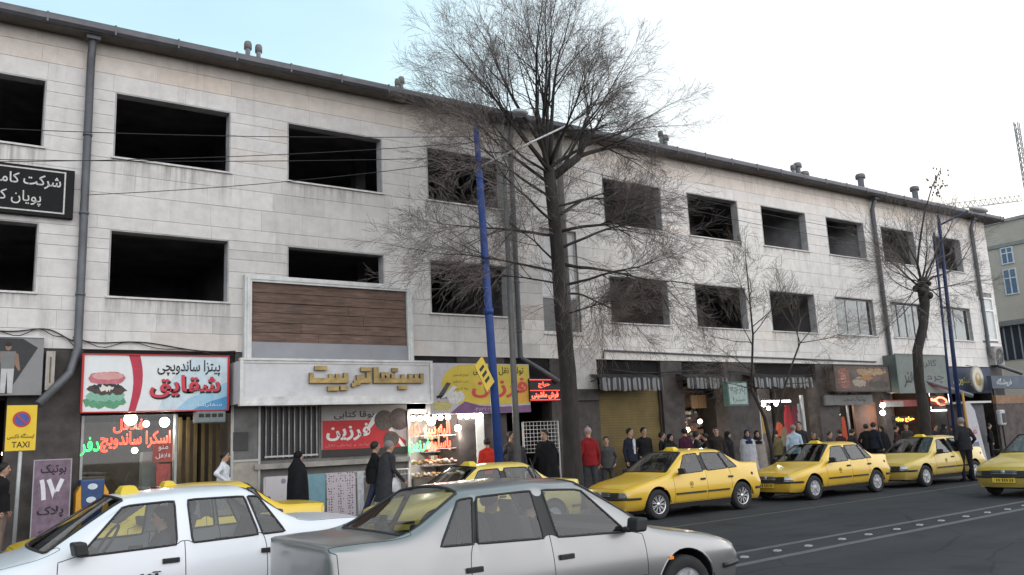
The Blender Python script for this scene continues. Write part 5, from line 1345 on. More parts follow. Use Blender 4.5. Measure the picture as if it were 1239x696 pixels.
m = MB(); m.text('پارچه', xa+.12, xb-.12, zb+.36, zt-.1, D-.939, .003); m.text('سرا', xa+.2, xb-.2, zb+.1, zb+.28, D-.939, .003); m.build('lettering', pm('ink_green', (.05, .12, .10), .6), t)
MB().tube([((xa+xb)/2, D-.8, zt), ((xa+xb)/2, D-.02, zt+.02)], .02, 6).build('bracket', BLK, t)
def board(name, pl, pr, pt, pb, Y, label, mt, y1=None, fr=None):
    xl = P(pl, (pt+pb)/2, Y)[0]; xr = P(pr, (pt+pb)/2, Y)[0]; zt = P((pl+pr)/2, pt, Y)[1]; zb = P((pl+pr)/2, pb, Y)[1]
    t = thing(name, (xl, Y, zb), label, 'sign'); MB().box(xl, xr, Y, y1 or D-.02, zb, zt).build('board', mt, t)
    if fr: m = MB(); m.box(xl-.03, xr+.03, Y-.02, Y+.04, zt, zt+.04); m.box(xl-.03, xr+.03, Y-.02, Y+.04, zb-.04, zb); m.box(xl-.03, xl, Y-.019, Y+.04, zb, zt); m.box(xr, xr+.03, Y-.019, Y+.04, zb, zt); m.build('frame', fr, t)
    return t, xl, xr, zb, zt
t, xl, xr, zb, zt = board('food_sign', 1010, 1076, 443, 473, D-.4, 'brown picture signboard with printed food above the narrow grey name board', pm('food_brown', (.10, .07, .058), .5, var=.6, scale=2.5), fr=BLK)
H_ = zt-zb; W_ = xr-xl; Y = D-.4; m = MB()
blob(.05, .26, .12, .9, 0, 0, .03, sd=21); blob(.10, .2, .3, .72, 1, 1, .03, sd=22); blob(.40, .9, .62, .9, 2, 0, .05, sd=23); blob(.30, .55, .15, .55, 3, 0, .05, sd=24); blob(.60, .98, .12, .40, 4, 0, .04, sd=25); blob(.45, .70, .42, .6, 5, 2, .04, sd=26)
m.build('food_picture', [pm('food_red', (.26, .09, .06), .5, var=.5, scale=8), pm('food_pink', (.36, .19, .14), .5, var=.4, scale=10), pm('food_gold', (.30, .19, .09), .5, var=.6, scale=9), pm('food_cream', (.30, .24, .18), .5, var=.6, scale=10), pm('food_dark', (.05, .045, .03), .5, var=.6, scale=6), pm('food_orange', (.32, .15, .05), .5, var=.5, scale=12)], t)
m = MB(); m.text('شیرینی سرا', xl+W_*.55, xr-W_*.06, zb+H_*.66, zb+H_*.9, Y-.006, .004, bold=.01); m.build('lettering', pm('food_letter', (.42, .33, .20), .5), t)
t, xl, xr, zb, zt = board('name_board', 1000, 1056, 478, 490, D-.2, 'narrow grey name board with dark Persian lettering below the food sign', pm('name_grey', (.13, .13, .125), .6, var=.25))
m = MB(); W_ = xr-xl; m.text('پوشاک سعید', xl+W_*.34, xr-W_*.16, zb+.07, zt-.06, D-.2, .004); m.build('lettering', INK, t)
t, xl, xr, zb, zt = board('green_sign', 1086, 1146, 430, 474.5, D-.6, 'pale green signboard with black brush drawing behind the right tree trunk', pm('sage_panel', (.125, .15, .135), .5, var=.25, scale=2), fr=pm('green_frame', (.12, .15, .14), .5))
m = MB(); W_ = xr-xl; H_ = zt-zb; Y = D-.6; m.text('هنر', xl+W_*.10, xl+W_*.32, zb+H_*.12, zb+H_*.55, Y, .004, bold=.01); m.text('گالری', xl+W_*.42, xl+W_*.8, zb+H_*.66, zb+H_*.9, Y, .004); m.text('چرم', xl+W_*.56, xl+W_*.92, zb+H_*.2, zb+H_*.45, Y, .004); m.build('lettering', INK, t)
t, xl, xr, zb, zt = board('blue_sign', 1149, 1200, 445, 476, D-.3, 'dark blue signboard with yellowish lettering at the building corner', pm('board_blue', (.022, .036, .07), .5, var=.5, scale=2))
m = MB(); W_ = xr-xl; H_ = zt-zb; m.text('رستوران', xl+W_*.08, xl+W_*.52, zb+H_*.30, zb+H_*.72, D-.3, .004, bold=.01); m.build('lettering', pm('letter_ochre', (.42, .38, .16), .5), t)
Y = D-.75; xo, zo = P(1183.5, 458.5, Y); xo2, _ = P(1190.5, 458.5, Y); rx = xo2-xo
t = thing('oval_sign', (xo, Y, zo), 'cream oval emblem sign hung in front of the dark blue board', 'sign')
m = MB(); m.disc(xo, zo, rx, rx*1.18, Y, Y+.08); m.tube([(xo, Y+.05, zo+rx*1.1), (xo, D-.3, zo+rx*1.3)], .02, 6); m.build('plate', pm('oval_rim', (.30, .29, .26), .5), t)
m = MB(); m.disc(xo, zo, rx*.86, rx*1.02, Y-.006, Y-.001, 0, 28); m.disc(xo, zo-.02, rx*.5, rx*.6, Y-.010, Y-.0065, 1, 20); m.disc(xo, zo+rx*.2, rx*.22, rx*.28, Y-.013, Y-.0105, 2, 16); m.build('emblem', [pm('oval_cream', (.50, .47, .38), .5), pm('oval_ochre', (.36, .27, .12), .5, var=.5, scale=9), pm('oval_skin', (.5, .44, .36), .5)], t)
t, xl, xr, zb, zt = board('side_street_sign', 1200, 1262, 455, 470, D-1.2, 'blue and teal painted signboard past the corner of the building', pm('board_teal', (.05, .07, .10), .5, var=.5, scale=1.5), y1=D-1.0)
m = MB(); m.text('فروشگاه', xl+.4, xl+1.7, zb+.1, zt-.1, D-1.2, .004, bold=.01); m.build('lettering', pm('letter_pale', (.40, .42, .40), .5), t)
for x in (xl+.2, xr-.2): pass
m = MB(); m.box(xl+.2, xl+.28, D-1.14, D-1.06, SW, zb); m.box(xr-.28, xr-.2, D-1.14, D-1.06, SW, zb); m.build('post', BLK, t)
# neon pointing hand
Y = D-.7; 
def hp(x, y): return P(1060+x/4.97, 420+y/4.97, Y)
pts = [hp(*q) for q in ((332, 312), (345, 318), (362, 312), (378, 302), (400, 305), (420, 318), (424, 330), (412, 345), (390, 348), (372, 338), (365, 326), (346, 322), (334, 320), (332, 312))]
t = thing('neon_hand', (pts[0][0], Y, pts[0][1]), 'red neon outline of a pointing hand right of the tree trunk', 'neon sign')
MB().tube([(x, Y, z) for x, z in pts], .035, 6).build('tube', em('neon_hand', (1., .12, .06), 5.), t)
m = MB(); m.box(pts[0][0], pts[6][0], Y+.05, Y+.1, pts[8][1]-.05, pts[3][1]+.05); m.tube([(pts[4][0], Y+.08, pts[3][1]), (pts[4][0], D-.02, pts[3][1]+.3)], .02, 6); m.build('backing', BLK, t)
# amber lit lettering board of the red shop
t, xl, xr, zb, zt = board('lit_sign', 1083, 1107, 503.5, 511.5, D-.1, 'small board with glowing orange letters left of the right tree', BLK, y1=D+.1)
m = MB(); m.text('حراج ویژه', xl+.05, xr-.05, zb+.03, zt-.03, D-.1, .01, bold=.02); m.build('lettering', em('amber_glow', (1., .28, .04), 4.), t)
t, xl, xr, zb, zt = board('red_header', 1071, 1114, 484, 492, D-.12, 'faded red and pale header board above the glowing orange letters', pm('header_red', (.30, .09, .08), .5, var=.4, scale=2), y1=D+.1)
MB().box(xl, xl+(xr-xl)*.5, D-.124, D-.1205, zb, zt-.05).build('pale_panel', pm('header_pale', (.33, .31, .29), .5, var=.3), t)

# leaning white feather banner with ochre pole, kiosk top
Y = 17.2; x0, z0 = P(1167, 475, Y); x1, z1 = P(1190, 545, Y)
t = thing('flag_banner', (x0, Y, SW), 'tall white flag banner with red marks tapering to its ochre pole', 'banner')
MB().tube([(x0-.05, Y+.02, SW), (x0-.12, Y+.02, z0)], .045, 8).build('pole', pm('pole_ochre', (.36, .20, .05), .5), t)
zz = P(1170, 487, Y)[1]
MB().prism([(x0-.0, SW+.1), (x0+.95, SW+.1), (x0+.55, zz-.3), (x0+.25, zz), (x0-.06, zz)], Y, Y+.015).build('cloth', pm('flag_white', (.36, .36, .38), .7, var=.15), t)
m = MB(); m.text('تخفیف', x0+.12, x0+.5, z1+.55, z1+.9, Y-.001, .004); m.build('lettering', RED, t)
m = MB(); m.prism([(x0+.05, z1+.05), (x0+.55, z1+.05), (x0+.5, z1+.35), (x0+.08, z1+.3)], Y-.004, Y-.001); m.build('print', pm('flag_blue', (.12, .12, .22), .6), t)
# air conditioner on the corner
xa, za = P(1209, 431, D-.35)
t = thing('air_conditioner', (xa, D-.3, za), 'dirty outdoor air conditioner fan unit mounted at the building corner', 'air conditioner')
MB().box(xa-.42, xa+.42, D-.36, D-.04, za-.42, za+.45).build('case', pm('unit_grey', (.28, .27, .26), .6, var=.5, scale=9, grime=.8), t, bevel=.02)
m = MB(); m.lathe([(.36, -.02), (.38, 0), (.36, .0)], (xa, D-.37, za), axis='y', n=24)
for k in range(10): a = math.pi*2*k/10; m.bar((xa, D-.37, za), (xa+.36*math.cos(a), D-.37, za+.36*math.sin(a)), .012, .012)
m.build('grille', pm('grille_pale', (.35, .34, .33), .5), t)
MB().disc(xa, za, .34, .34, D-.366, D-.3615).build('fan', BLK, t)
MB().box(xa-.3, xa+.3, D-.3, D+.0, za-.46, za-.425).build('bracket', BLK, t)
# small wall mounted unit under the pizza sign
xa, za = P(255, 506, D-.3)
t = thing('air_conditioner', (xa, D-.2, za), 'small grey air conditioner tucked under the white pizza sign', 'air conditioner')
MB().box(xa-.32, xa+.32, D-.34, D-.02, za-.10, za+.16).build('case', pm('unit_teal', (.16, .19, .19), .6, var=.3), t, bevel=.02)
m = MB()
for k in range(4): m.box(xa-.27+.14*k, xa-.16+.14*k, D-.348, D-.341, za+.02, za+.10)
m.build('louvre', BLK, t)

# ------------------------------------------------------------------ shop fronts: glazing, goods, lamps
BULB = em('bulb_white', (1., .95, .86), 14.); TUBE = em('tube_white', (.95, .98, 1.), 9.); WARM = em('bulb_warm', (1., .72, .42), 12.)
def lamp_light(x, y, z, e, c=(1, .93, .82), r=.06):
    l = bpy.data.lights.new('lamp_glow', 'POINT'); l.energy = e; l.color = c; l.shadow_soft_size = r
    o = bpy.data.objects.new('lamp_glow', l); col.objects.link(o); o.location = (x, y, z); return o
def bulb(px, py, Y, label, r=.075, e=0, mt=None, group=None, cat='light bulb', top=None):
    x, z = P(px, py, Y); t = thing('light_bulb', (x, Y, z), label, cat, group)
    MB().ball((x, Y, z), r, n=12).build('globe', mt or BULB, t); ceil = top or 4.0
    m = MB(); m.tube([(x, Y, z+r*.8), (x, Y, z+r*1.7)], r*.35, 8); m.tube([(x, Y, z+r*1.6), (x, Y, ceil)], .006, 4); m.build('cord', BLK, t)
    if e: o = lamp_light(x, Y-.02, z-r-.12, e); o.parent = t; o.location = Vector(o.location)-WL[t]
    return t
# sweet shop: lit white room, counter with heaped goods, string of bulbs
t = thing('sweet_shop', (11.3, D, SW), 'brightly lit sweet shop front with heaped white counter under the yellow banner', 'shop front')
TW = pm('tile_white', (.55, .54, .51), .4, var=.1, scale=2)
MB().box(10.22, 13.28, D+2.6, D+2.7, SW, 2.75).build('back_wall', pm('shop_wall_pale', (.42, .41, .39), .6, var=.35, scale=1.5), t)
m = MB(); m.box(10.22, 10.28, D+.0, D+2.6, SW, 2.75); m.box(10.28, 13.28, D+.02, D+2.6, 2.70, 2.76); m.build('lining', TW, t)
x = P(581, 540, D)[0]; MB().box(x-.13, x+.13, D-.03, D+.02, SW, 2.62).build('door_post', pm('post_white', (.56, .56, .53), .45, var=.15), t)
m = MB(); m.box(10.3, 11.85, D-.1, D+.35, SW, .98); m.build('counter', pm('counter_dark', (.14, .12, .10), .6, var=.4, scale=5), t)
m = MB(); rr = random.Random(5)
for z, y, n in ((1.02, D-.02, 44), (1.35, D+.25, 40)):
    for k in range(n): m.ball((10.32+1.5*k/n+rr.uniform(-.03, .03), y+rr.uniform(-.06, .1), z+rr.uniform(-.01, .06)), rr.uniform(.045, .085), rr.uniform(.05, .09), rr.uniform(.03, .06), 8, rr.choice((0, 0, 1, 2, 3)))
tag(m.build('sweets', [pm('nougat_pale', (.55, .52, .45), .5, var=.3, scale=30), pm('nut_brown', (.25, .15, .08), .6), pm('sweet_ochre', (.42, .28, .12), .6), pm('sweet_grey', (.34, .33, .32), .6)], t), kind='stuff')
m = MB(); 
for z in (1.27, 1.7, 2.05): m.box(10.3, 11.85, D+.18, D+.42, z, z+.02)
for z in (1.2, 1.6, 2.0): m.box(11.9, 13.0, D+2.3, D+2.59, z, z+.03)
m.build('shelf', pm('shelf_steel', (.33, .33, .33), .4, .3), t)
m = MB(); rr = random.Random(9)
for z in (1.23, 1.63, 2.03):
    x = 11.92
    while x < 12.95: w_ = rr.uniform(.08, .16); m.box(x, x+w_-.01, D+2.32, D+2.5, z, z+rr.uniform(.12, .3), rr.randrange(3)); x += w_
m.build('packets', [pm('pack_white', (.5, .5, .48), .5), pm('pack_red', (.35, .06, .05), .5), pm('pack_tan', (.38, .27, .14), .5)], t)
BG_ = 'string of bulbs across the sweet shop'
for i, (px, py) in enumerate(((500, 506.5), (508, 506.5), (516, 505.5), (525, 505.5), (533, 505.5), (542, 505), (557, 504), (565, 504), (573, 503.5), (581, 503))):
    bulb(px, py, D-.12, 'white bulb in the row of bulbs over the bright sweet shop front', .07, 0, group=BG_, top=2.62)
bulb(522, 510, D-.2, 'bright bulb hanging in the middle of the sweet shop window', .11, 20, top=2.62); bulb(554, 518, D-.1, 'single bulb hanging low right of the neon in the sweet shop', .09, 20, top=2.62)
o = lamp_light(12.3, D+1.2, 2.45, 34); o2 = lamp_light(11.0, D+1.0, 2.45, 26)
for q in (o, o2): q.parent = t; q.location = Vector(q.location)-WL[t]
# pizza shop
t = thing('pizza_shop', (4.1, D, SW), 'dark glazed pizza shop front with small shelves behind the glass under the white sign', 'shop front')
xa = P(97, 550, D)[0]; xb = P(211, 550, D)[0]
m = MB(); m.box(xa, xa+.05, D-.02, D+.06, SW, 2.75); m.box(xb, xb+.05, D-.02, D+.06, SW, 2.75); m.box(4.45, 4.50, D+.1, D+.15, SW, 2.75); m.build('frame', pm('shop_frame', (.30, .30, .30), .5, .3), t)
MB().box(xa+.05, xb, D+.02, D+.028, SW+.2, 2.75).build('pane', glass('shop_glass', (.75, .78, .76), .0, .02), t)
MB().box(2.58, 5.72, D+3.4, D+3.5, SW, 2.75).build('back_wall', pm('pizza_wall', (.13, .10, .08), .8, var=.4, scale=2), t)
m = MB()
for k in range(6): m.box(4.65+.17*k, 4.72+.17*k, D+.5, D+.56, SW, 2.7)
m.build('wood_screen', pm('screen_ochre', (.075, .055, .018), .6, var=.4), t)
m = MB(); m.box(3.85, 4.2, D+.3, D+.6, SW, 1.95); m.build('fridge', pm('fridge_grey', (.32, .33, .33), .4), t)
m = MB(); rr = random.Random(6)
for z in (.75, .95):
    for k in range(16): m.box(3.0+.1*k, 3.08+.1*k, D+.1, D+.2, z, z+rr.uniform(.1, .17), rr.randrange(3))
m.build('packets', [pm('pack_white', (.5, .5, .48), .5), pm('pack_red', (.35, .06, .05), .5), pm('pack_dark', (.06, .05, .06), .5)], t)
xs, zs_ = P(197, 558, D-.02); m = MB(); m.box(xs-.20, xs+.20, D-.03, D+.018, zs_-.02, zs_+.38); m.box(xs-.13, xs+.16, D-.034, D+.017, zs_-.52, zs_-.06); m.build('menu_board', pm('menu_red', (.26, .06, .05), .5, var=.4, scale=12), t)
m = MB(); m.text('منو', xs-.1, xs+.1, zs_+.22, zs_+.34, D-.031, .003); m.text('فلافل', xs-.15, xs+.15, zs_+.05, zs_+.17, D-.031, .003); m.build('lettering', WHT, t)
bulb(158, 507, D+.3, 'bright bulb over the red neon in the pizza shop', .14, 25, top=2.74); bulb(199, 511, D+.3, 'round bulb right of the neon in the pizza shop', .11, 20, top=2.74); bulb(163, 545, D+1.5, 'small far bulb below the neon in the pizza shop', .07, 8, top=2.74); bulb(177, 513, D+.6, 'small bulb just left of the round bulb in the pizza shop', .07, 6, top=2.74)

# leftmost dark shop
m = thing('dress_shop', (0, D, SW), 'dim shop opening behind the taxi rank sign at the left edge', 'shop front')
MB().box(-2.4, 1.15, D+2.5, D+2.6, SW, 3.1).build('back_wall', pm('dim_wall', (.16, .14, .12), .8, var=.4), m)
bulb(5, 549, D+.8, 'tiny warm bulb behind the taxi rank sign', .05, 8, WARM, top=3.9)

def garment(px, py, Y, w_, h, c, label, kind='shirt', group=None):
    x, z = P(px, py, Y); t = thing('garment', (x, Y, z-h), label, 'garment', group); m = MB(); rr = random.Random(int(px*7)); n = 9; b0 = len(m.v)
    for r in range(6):
        v = r/5; wr_ = w_*(.55+.45*min(1, v*3)) if kind == 'shirt' else w_*(.7+.3*v)
        for k in range(n):
            u = k/(n-1)-.5; m.v.append((x+u*wr_, Y+.03*math.sin(k*1.9+r*.4)+rr.uniform(-.008, .008), z-h*v-(.06*abs(u) if r == 0 else 0)))
    for r in range(5):
        for k in range(n-1): m.face((b0+r*n+k, b0+(r+1)*n+k, b0+(r+1)*n+k+1, b0+r*n+k+1), 0, True)
    m.build('cloth', pm('garment_%d_%d_%d' % tuple(int(q*100) for q in c), c, .85, var=.3, scale=6), t)
    m = MB(); m.tube([(x, Y+.0, z), (x, Y, z+.08), (x+.03, Y, z+.11)], .006, 5); m.tube([(x-w_*.25, Y, z-.02), (x, Y, z+.01), (x+w_*.25, Y, z-.02)], .008, 5); m.build('hanger', BLK, t)
    return t
# clothes shop
t = thing('clothes_shop', (25.5, D, SW), 'lit clothes shop front below the right striped awning', 'shop front')
MB().box(23.92, 27.28, D+2.2, D+2.3, SW, 3.4).build('back_wall', pm('cloth_wall', (.15, .14, .14), .8, var=.6, scale=3), t)
m = MB(); m.box(26.3, 26.42, D+.0, D+.08, SW, 3.0); m.box(23.95, 24.0, D, D+.08, SW, 3.0); m.build('frame', pm('shop_frame2', (.36, .36, .36), .5), t)
m = MB(); xa, z = P(922, 486, D+.3); xb = P(956, 486, D+.3)[0]; m.tube([(xa, D+.3, z), (xb, D+.3, z)], .03, 8); m.build('tube_light', TUBE, t)
m = MB(); m.box(xa, xb, D+.28, D+.34, z+.04, z+.08); m.box((xa+xb)/2-.02, (xa+xb)/2+.02, D+.29, D+.33, z+.08, 4.0); m.build('light_batten', BLK, t)
for i, (px, py) in enumerate(((930, 494), (939, 489), (924, 490))): bulb(px, py, D+.2, ('pear shaped bulb lowest in the clothes shop', 'bulb right of the lowest bulb in the clothes shop', 'bulb at the left end of the clothes shop tube')[i], .07, 14, top=3.0)
for px, py, w_, h, c, l in ((918, 490, .62, 1.0, (.32, .20, .06), 'ochre garment hanging at the left side of the clothes shop'), (952, 490, .45, 1.1, (.30, .03, .04), 'dark red garment hanging in the lit clothes shop'), (961, 490, .42, 1.1, (.13, .03, .04), 'maroon garment beside the dark red one in the clothes shop'), (942, 511, .45, .5, (.45, .09, .04), 'orange red top hanging low in the clothes shop'), (966, 488, .22, 1.2, (.36, .36, .36), 'pale narrow garment at the right edge of the clothes shop'), (949, 516, .40, .7, (.18, .15, .10), 'olive garment hanging below the dark red one')):
    garment(px, py, D+.12, w_, h, c, l, group='garments on show')
o = lamp_light(25.2, D+1.0, 2.9, 60); o.parent = t; o.location = Vector(o.location)-WL[t]
# shop with warm lamps
t = thing('lamp_shop', (21.3, D, SW), 'dark shop front crowded with small goods and warm lamps beside the shutter pier', 'shop front')
MB().box(20.32, 22.28, D+1.4, D+1.5, SW, 3.4).build('back_wall', pm('lamp_wall', (.12, .085, .07), .8, var=.7, scale=4), t)
m = MB(); rr = random.Random(31)
for k in range(90): x = rr.uniform(20.4, 22.2); z = rr.uniform(1.0, 2.6); s_ = rr.uniform(.03, .09); m.box(x-s_, x+s_, D+1.0+rr.uniform(0, .3), D+1.35, z-s_, z+s_, rr.randrange(4))
tag(m.build('goods', [pm('good_brown', (.16, .09, .06), .6), pm('good_red', (.26, .06, .04), .6), pm('good_pale', (.40, .38, .34), .6), pm('good_grey', (.10, .10, .11), .6)], t), kind='stuff')
xq, zq = P(846, 487, D+.9); MB().box(xq-.35, xq+.35, D+.9, D+.95, zq-.2, zq+.25).build('picture', pm('picture_tan', (.20, .13, .07), .6), t)
bulb(827, 511, D+.2, 'left warm bulb of the pair in the dark lamp shop', .085, 16, WARM, top=3.4); bulb(847, 510, D+.2, 'right warm bulb of the pair in the dark lamp shop', .075, 14, WARM, top=3.4); bulb(832, 520, D+.1, 'lowest warm lamp in the dark lamp shop', .075, 10, WARM, top=3.4)
# shop under the food sign, red LED shop, corner shop
t = thing('scarf_shop', (30, D, SW), 'narrow lit shop front below the grey name board', 'shop front')
MB().box(28.52, 31.38, D+1.5, D+1.6, SW, 3.4).build('back_wall', pm('scarf_wall', (.12, .10, .10), .8, var=.7, scale=5), t)
m = MB(); xa, z = P(993, 502.5, D+.2); xb = P(1016, 502.5, D+.2)[0]; m.tube([(xa, D+.2, z), (xb, D+.2, z)], .03, 8); m.build('tube_light', TUBE, t)
MB().box(P(1035, 510, D+.3)[0], 31.3, D+.3, D+.38, SW, 2.7).build('door', pm('door_brown', (.12, .055, .035), .6, var=.3), t)
MB().box(P(1027, 510, D+.2)[0], P(1027, 510, D+.2)[0]+.06, D+.2, D+.26, SW, 2.7).build('frame', pm('shop_frame', (.30, .30, .30), .5, .3), t)
o = lamp_light(29.2, D+.7, 2.5, 30); o.parent = t; o.location = Vector(o.location)-WL[t]
for px, c, l in ((1008, (.34, .07, .04), 'red scarf hanging under the narrow shop tube light'), (1020, (.42, .08, .04), 'bright red scarf hanging at the right of the narrow shop'), (998, (.10, .10, .12), 'dark striped cloth hanging at the left of the narrow shop')): garment(px, 504, D+.1, .3, 1.2, c, l, 'scarf', 'garments on show')
t = thing('red_shop', (33, D, SW), 'small lit shop with glowing orange letters left of the right tree', 'shop front')
MB().box(31.92, 34.98, D+1.8, D+1.9, SW, 3.4).build('back_wall', pm('red_wall', (.28, .24, .22), .8, var=.5, scale=3), t)
o = lamp_light(33.2, D+.9, 2.6, 40, (1, .6, .4)); o.parent = t; o.location = Vector(o.location)-WL[t]
for i, (px, py) in enumerate(((1068, 490.5), (1068, 499.5))): bulb(px, py, D-.2, ('upper globe lamp of the pair beside the grey name board', 'lower globe lamp of the pair beside the grey name board')[i], .10, 8, group=None, top=(3.4, 2.7)[i])
t = thing('corner_shop', (38, D, SW), 'dim corner shop front under the dark blue board', 'shop front')
MB().box(35.92, 39.88, D+1.8, D+1.9, SW, 3.4).build('back_wall', pm('corner_wall', (.13, .11, .10), .8, var=.6, scale=3), t)
m = MB(); xa, z = P(1127, 497, D-.1); xb = P(1150, 497, D-.1)[0]; m.tube([(xa, D-.1, z), (xb, D-.1, z)], .03, 8); m.tube([(xa, D-.1, z), (xa, D-.1, 3.4)], .008, 4); m.tube([(xb, D-.1, z), (xb, D-.1, 3.4)], .008, 4); m.build('tube_light', em('tube_soft', (.95, .98, 1.), 3.), t)
# canopy slab and brown boards past the corner
xa, z = P(1165, 487, D-1.6); xb = P(1186, 487, D-1.6)[0]
t = thing('kiosk', (xa, D-1.4, SW), 'small dark kiosk with a pale flat roof beside the flag banner', 'kiosk')
MB().box(xa-.3, xb+.3, D-1.9, D-.8, z-.05, z+.03).build('roof', pm('kiosk_roof', (.46, .45, .43), .6), t)
MB().box(xa, xb, D-1.7, D-.9, SW, z-.05).build('wall', pm('kiosk_wall', (.06, .06, .07), .6, var=.4), t)
t, xl, xr, zb, zt = board('brown_fascia', 1205, 1262, 478, 488, D-1.3, 'brown fascia board over the shop past the building corner', pm('fascia_brown', (.20, .11, .06), .6, var=.4, scale=3), y1=D-1.15)
m = MB(); m.box(xl, xr, D-1.28, D-1.2, SW, zb); m.build('stall_front', pm('stall_dark', (.07, .055, .05), .7, var=.7, scale=3), t)
xq, zq = P(1213, 506, D-1.5); t = thing('public_phone', (xq, D-1.5, SW), 'small white framed public telephone on a dark post right of the flag banner', 'telephone')
MB().box(xq-.03, xq+.03, D-1.5, D-1.44, SW, zq-.3).build('post', BLK, t); MB().box(xq-.22, xq+.22, D-1.55, D-1.35, zq-.3, zq+.35).build('hood', pm('phone_white', (.34, .35, .36), .5), t, bevel=.06); MB().box(xq-.13, xq+.13, D-1.565, D-1.551, zq-.2, zq+.2).build('handset_panel', BLK, t)
# lattice of white wire and the bench of textiles in front of the cinema
xa, zt = P(632, 511, D-.06); xb, zb = P(677, 546, D-.06)
t = thing('wire_rack', ((xa+xb)/2, D-.06, SW), 'white wire display grid on the wall left of the tree trunk', 'rack')
m = MB(); 
for k in range(11): x = xa+(xb-xa)*k/10; m.tube([(x, D-.06, zb), (x, D-.06, zt)], .009, 5)
for k in range(9): z = zb+(zt-zb)*k/8; m.tube([(xa, D-.074, z), (xb, D-.074, z)], .009, 5)
m.build('grid', pm('wire_white', (.46, .45, .43), .5), t)
m = MB(); m.box(xa, xa+.03, D-.09, D-.012, SW, zt); m.box(xb-.03, xb, D-.09, D-.012, SW, zt); m.build('leg', pm('wire_white', (.46, .45, .43), .5), t)
xr0, zr = P(320, 567, D-.5); xr1 = P(494, 567, D-.5)[0]; zr = 1.25
t = thing('display_rail', ((xr0+xr1)/2, D-.5, SW), 'low metal rail along the cinema front carrying cloths', 'rail')
m = MB(); m.tube([(xr0, D-.5, zr), (xr1, D-.5, zr)], .018, 8); m.tube([(xr0, D-.5, zr-.12), (xr1, D-.5, zr-.12)], .014, 8)
for k in range(40): x = xr0+(xr1-xr0)*k/39; m.tube([(x, D-.5, zr-.12), (x, D-.5, zr)], .007, 4)
m.build('top_rail', pm('rail_pale', (.44, .43, .42), .5, .2), t)
for k in range(5): x = xr0+(xr1-xr0)*k/4; MB().tube([(x, D-.5, SW), (x, D-.5, zr)], .02, 8).build('leg', pm('rail_pale', (.44, .43, .42), .5, .2), t)
def pattern(name, c0, c1, sc_, kind='dots'):
    m, t, b = nmat(name); N, K = t.nodes, t.links; g = N.new('ShaderNodeTexCoord')
    v = N.new('ShaderNodeTexVoronoi'); v.inputs['Scale'].default_value = sc_; v.inputs['Randomness'].default_value = .35 if kind == 'dots' else 1
    r = N.new('ShaderNodeValToRGB'); r.color_ramp.elements[0].position = .28; r.color_ramp.elements[1].position = .36; r.color_ramp.elements[0].color = (*c1, 1); r.color_ramp.elements[1].color = (*c0, 1)
    K.new(g.outputs['Object'], v.inputs['Vector']); K.new(v.outputs['Distance'], r.inputs[0]); K.new(r.outputs[0], b.inputs['Base Color']); b.inputs['Roughness'].default_value = .85; return m
cl = [(321, 349, (.40, .38, .40), 'white cloth with loose purple pattern hanging at the left of the rail', pattern('cloth_swirl', (.44, .42, .43), (.20, .17, .22), 5, 'x')), (367, 394, (.16, .30, .34), 'plain turquoise cloth hanging on the rail', pm('cloth_teal', (.15, .27, .31), .85, var=.2)), (395, 430, (.4, .36, .38), 'pinkish cloth with small dark dots hanging on the rail', pattern('cloth_dots', (.40, .36, .38), (.10, .07, .12), 17)), (432, 440, (.4, .4, .4), 'narrow pale grey cloth hanging at the end of the rail', pm('cloth_pale', (.40, .41, .43), .85, var=.3, scale=9))]
for a, b, c, l, mt in cl:
    Y = D-.53; xa = P(a, 590, Y)[0]; xb = P(b, 590, Y)[0]; t = MB(); n = 14; b0 = 0
    for r in range(7):
        for k in range(n+1): t.v.append((xa+(xb-xa)*k/n, Y+.025*math.sin(k*1.3+a)*(r/6)-.004, zr+.02-(zr-SW-.08)*r/6+.012*math.sin(k*.8+a)*(r == 6)))
    for r in range(6):
        for k in range(n): t.face((r*(n+1)+k, (r+1)*(n+1)+k, (r+1)*(n+1)+k+1, r*(n+1)+k+1), 0, True)
    tag(t.build('hanging_cloth', mt), l, 'cloth', 'cloths hung on the display rail')

# loose cable bundles sagging over the shop heads
for i, (a, b_, c_, lab) in enumerate((((-20, 398), (70, 397), (92, 412), 'black cable bundle above the grey poster board at the left edge'), ((88, 408), (150, 418), (285, 424), 'sagging cable over the white pizza sign'), ((735, 446), (850, 452), (985, 452), 'cables sagging above the striped awnings'))):
    pts = []
    for k in range(19):
        f = k/18; q0 = (a[0]+(b_[0]-a[0])*f, a[1]+(b_[1]-a[1])*f); q1 = (b_[0]+(c_[0]-b_[0])*f, b_[1]+(c_[1]-b_[1])*f); q = (q0[0]+(q1[0]-q0[0])*f, q0[1]+(q1[1]-q0[1])*f+3*math.sin(f*9))
        x, z = P(q[0], q[1], D-.07); pts.append((x, D-.07, z))
    m = MB(); m.tube(pts, .014, 5); m.tube([(x, y-.02, z-.05+.05*math.sin(k)) for k, (x, y, z) in enumerate(pts)], .010, 5)
    tag(m.build('cable', BLK), lab, 'cable')
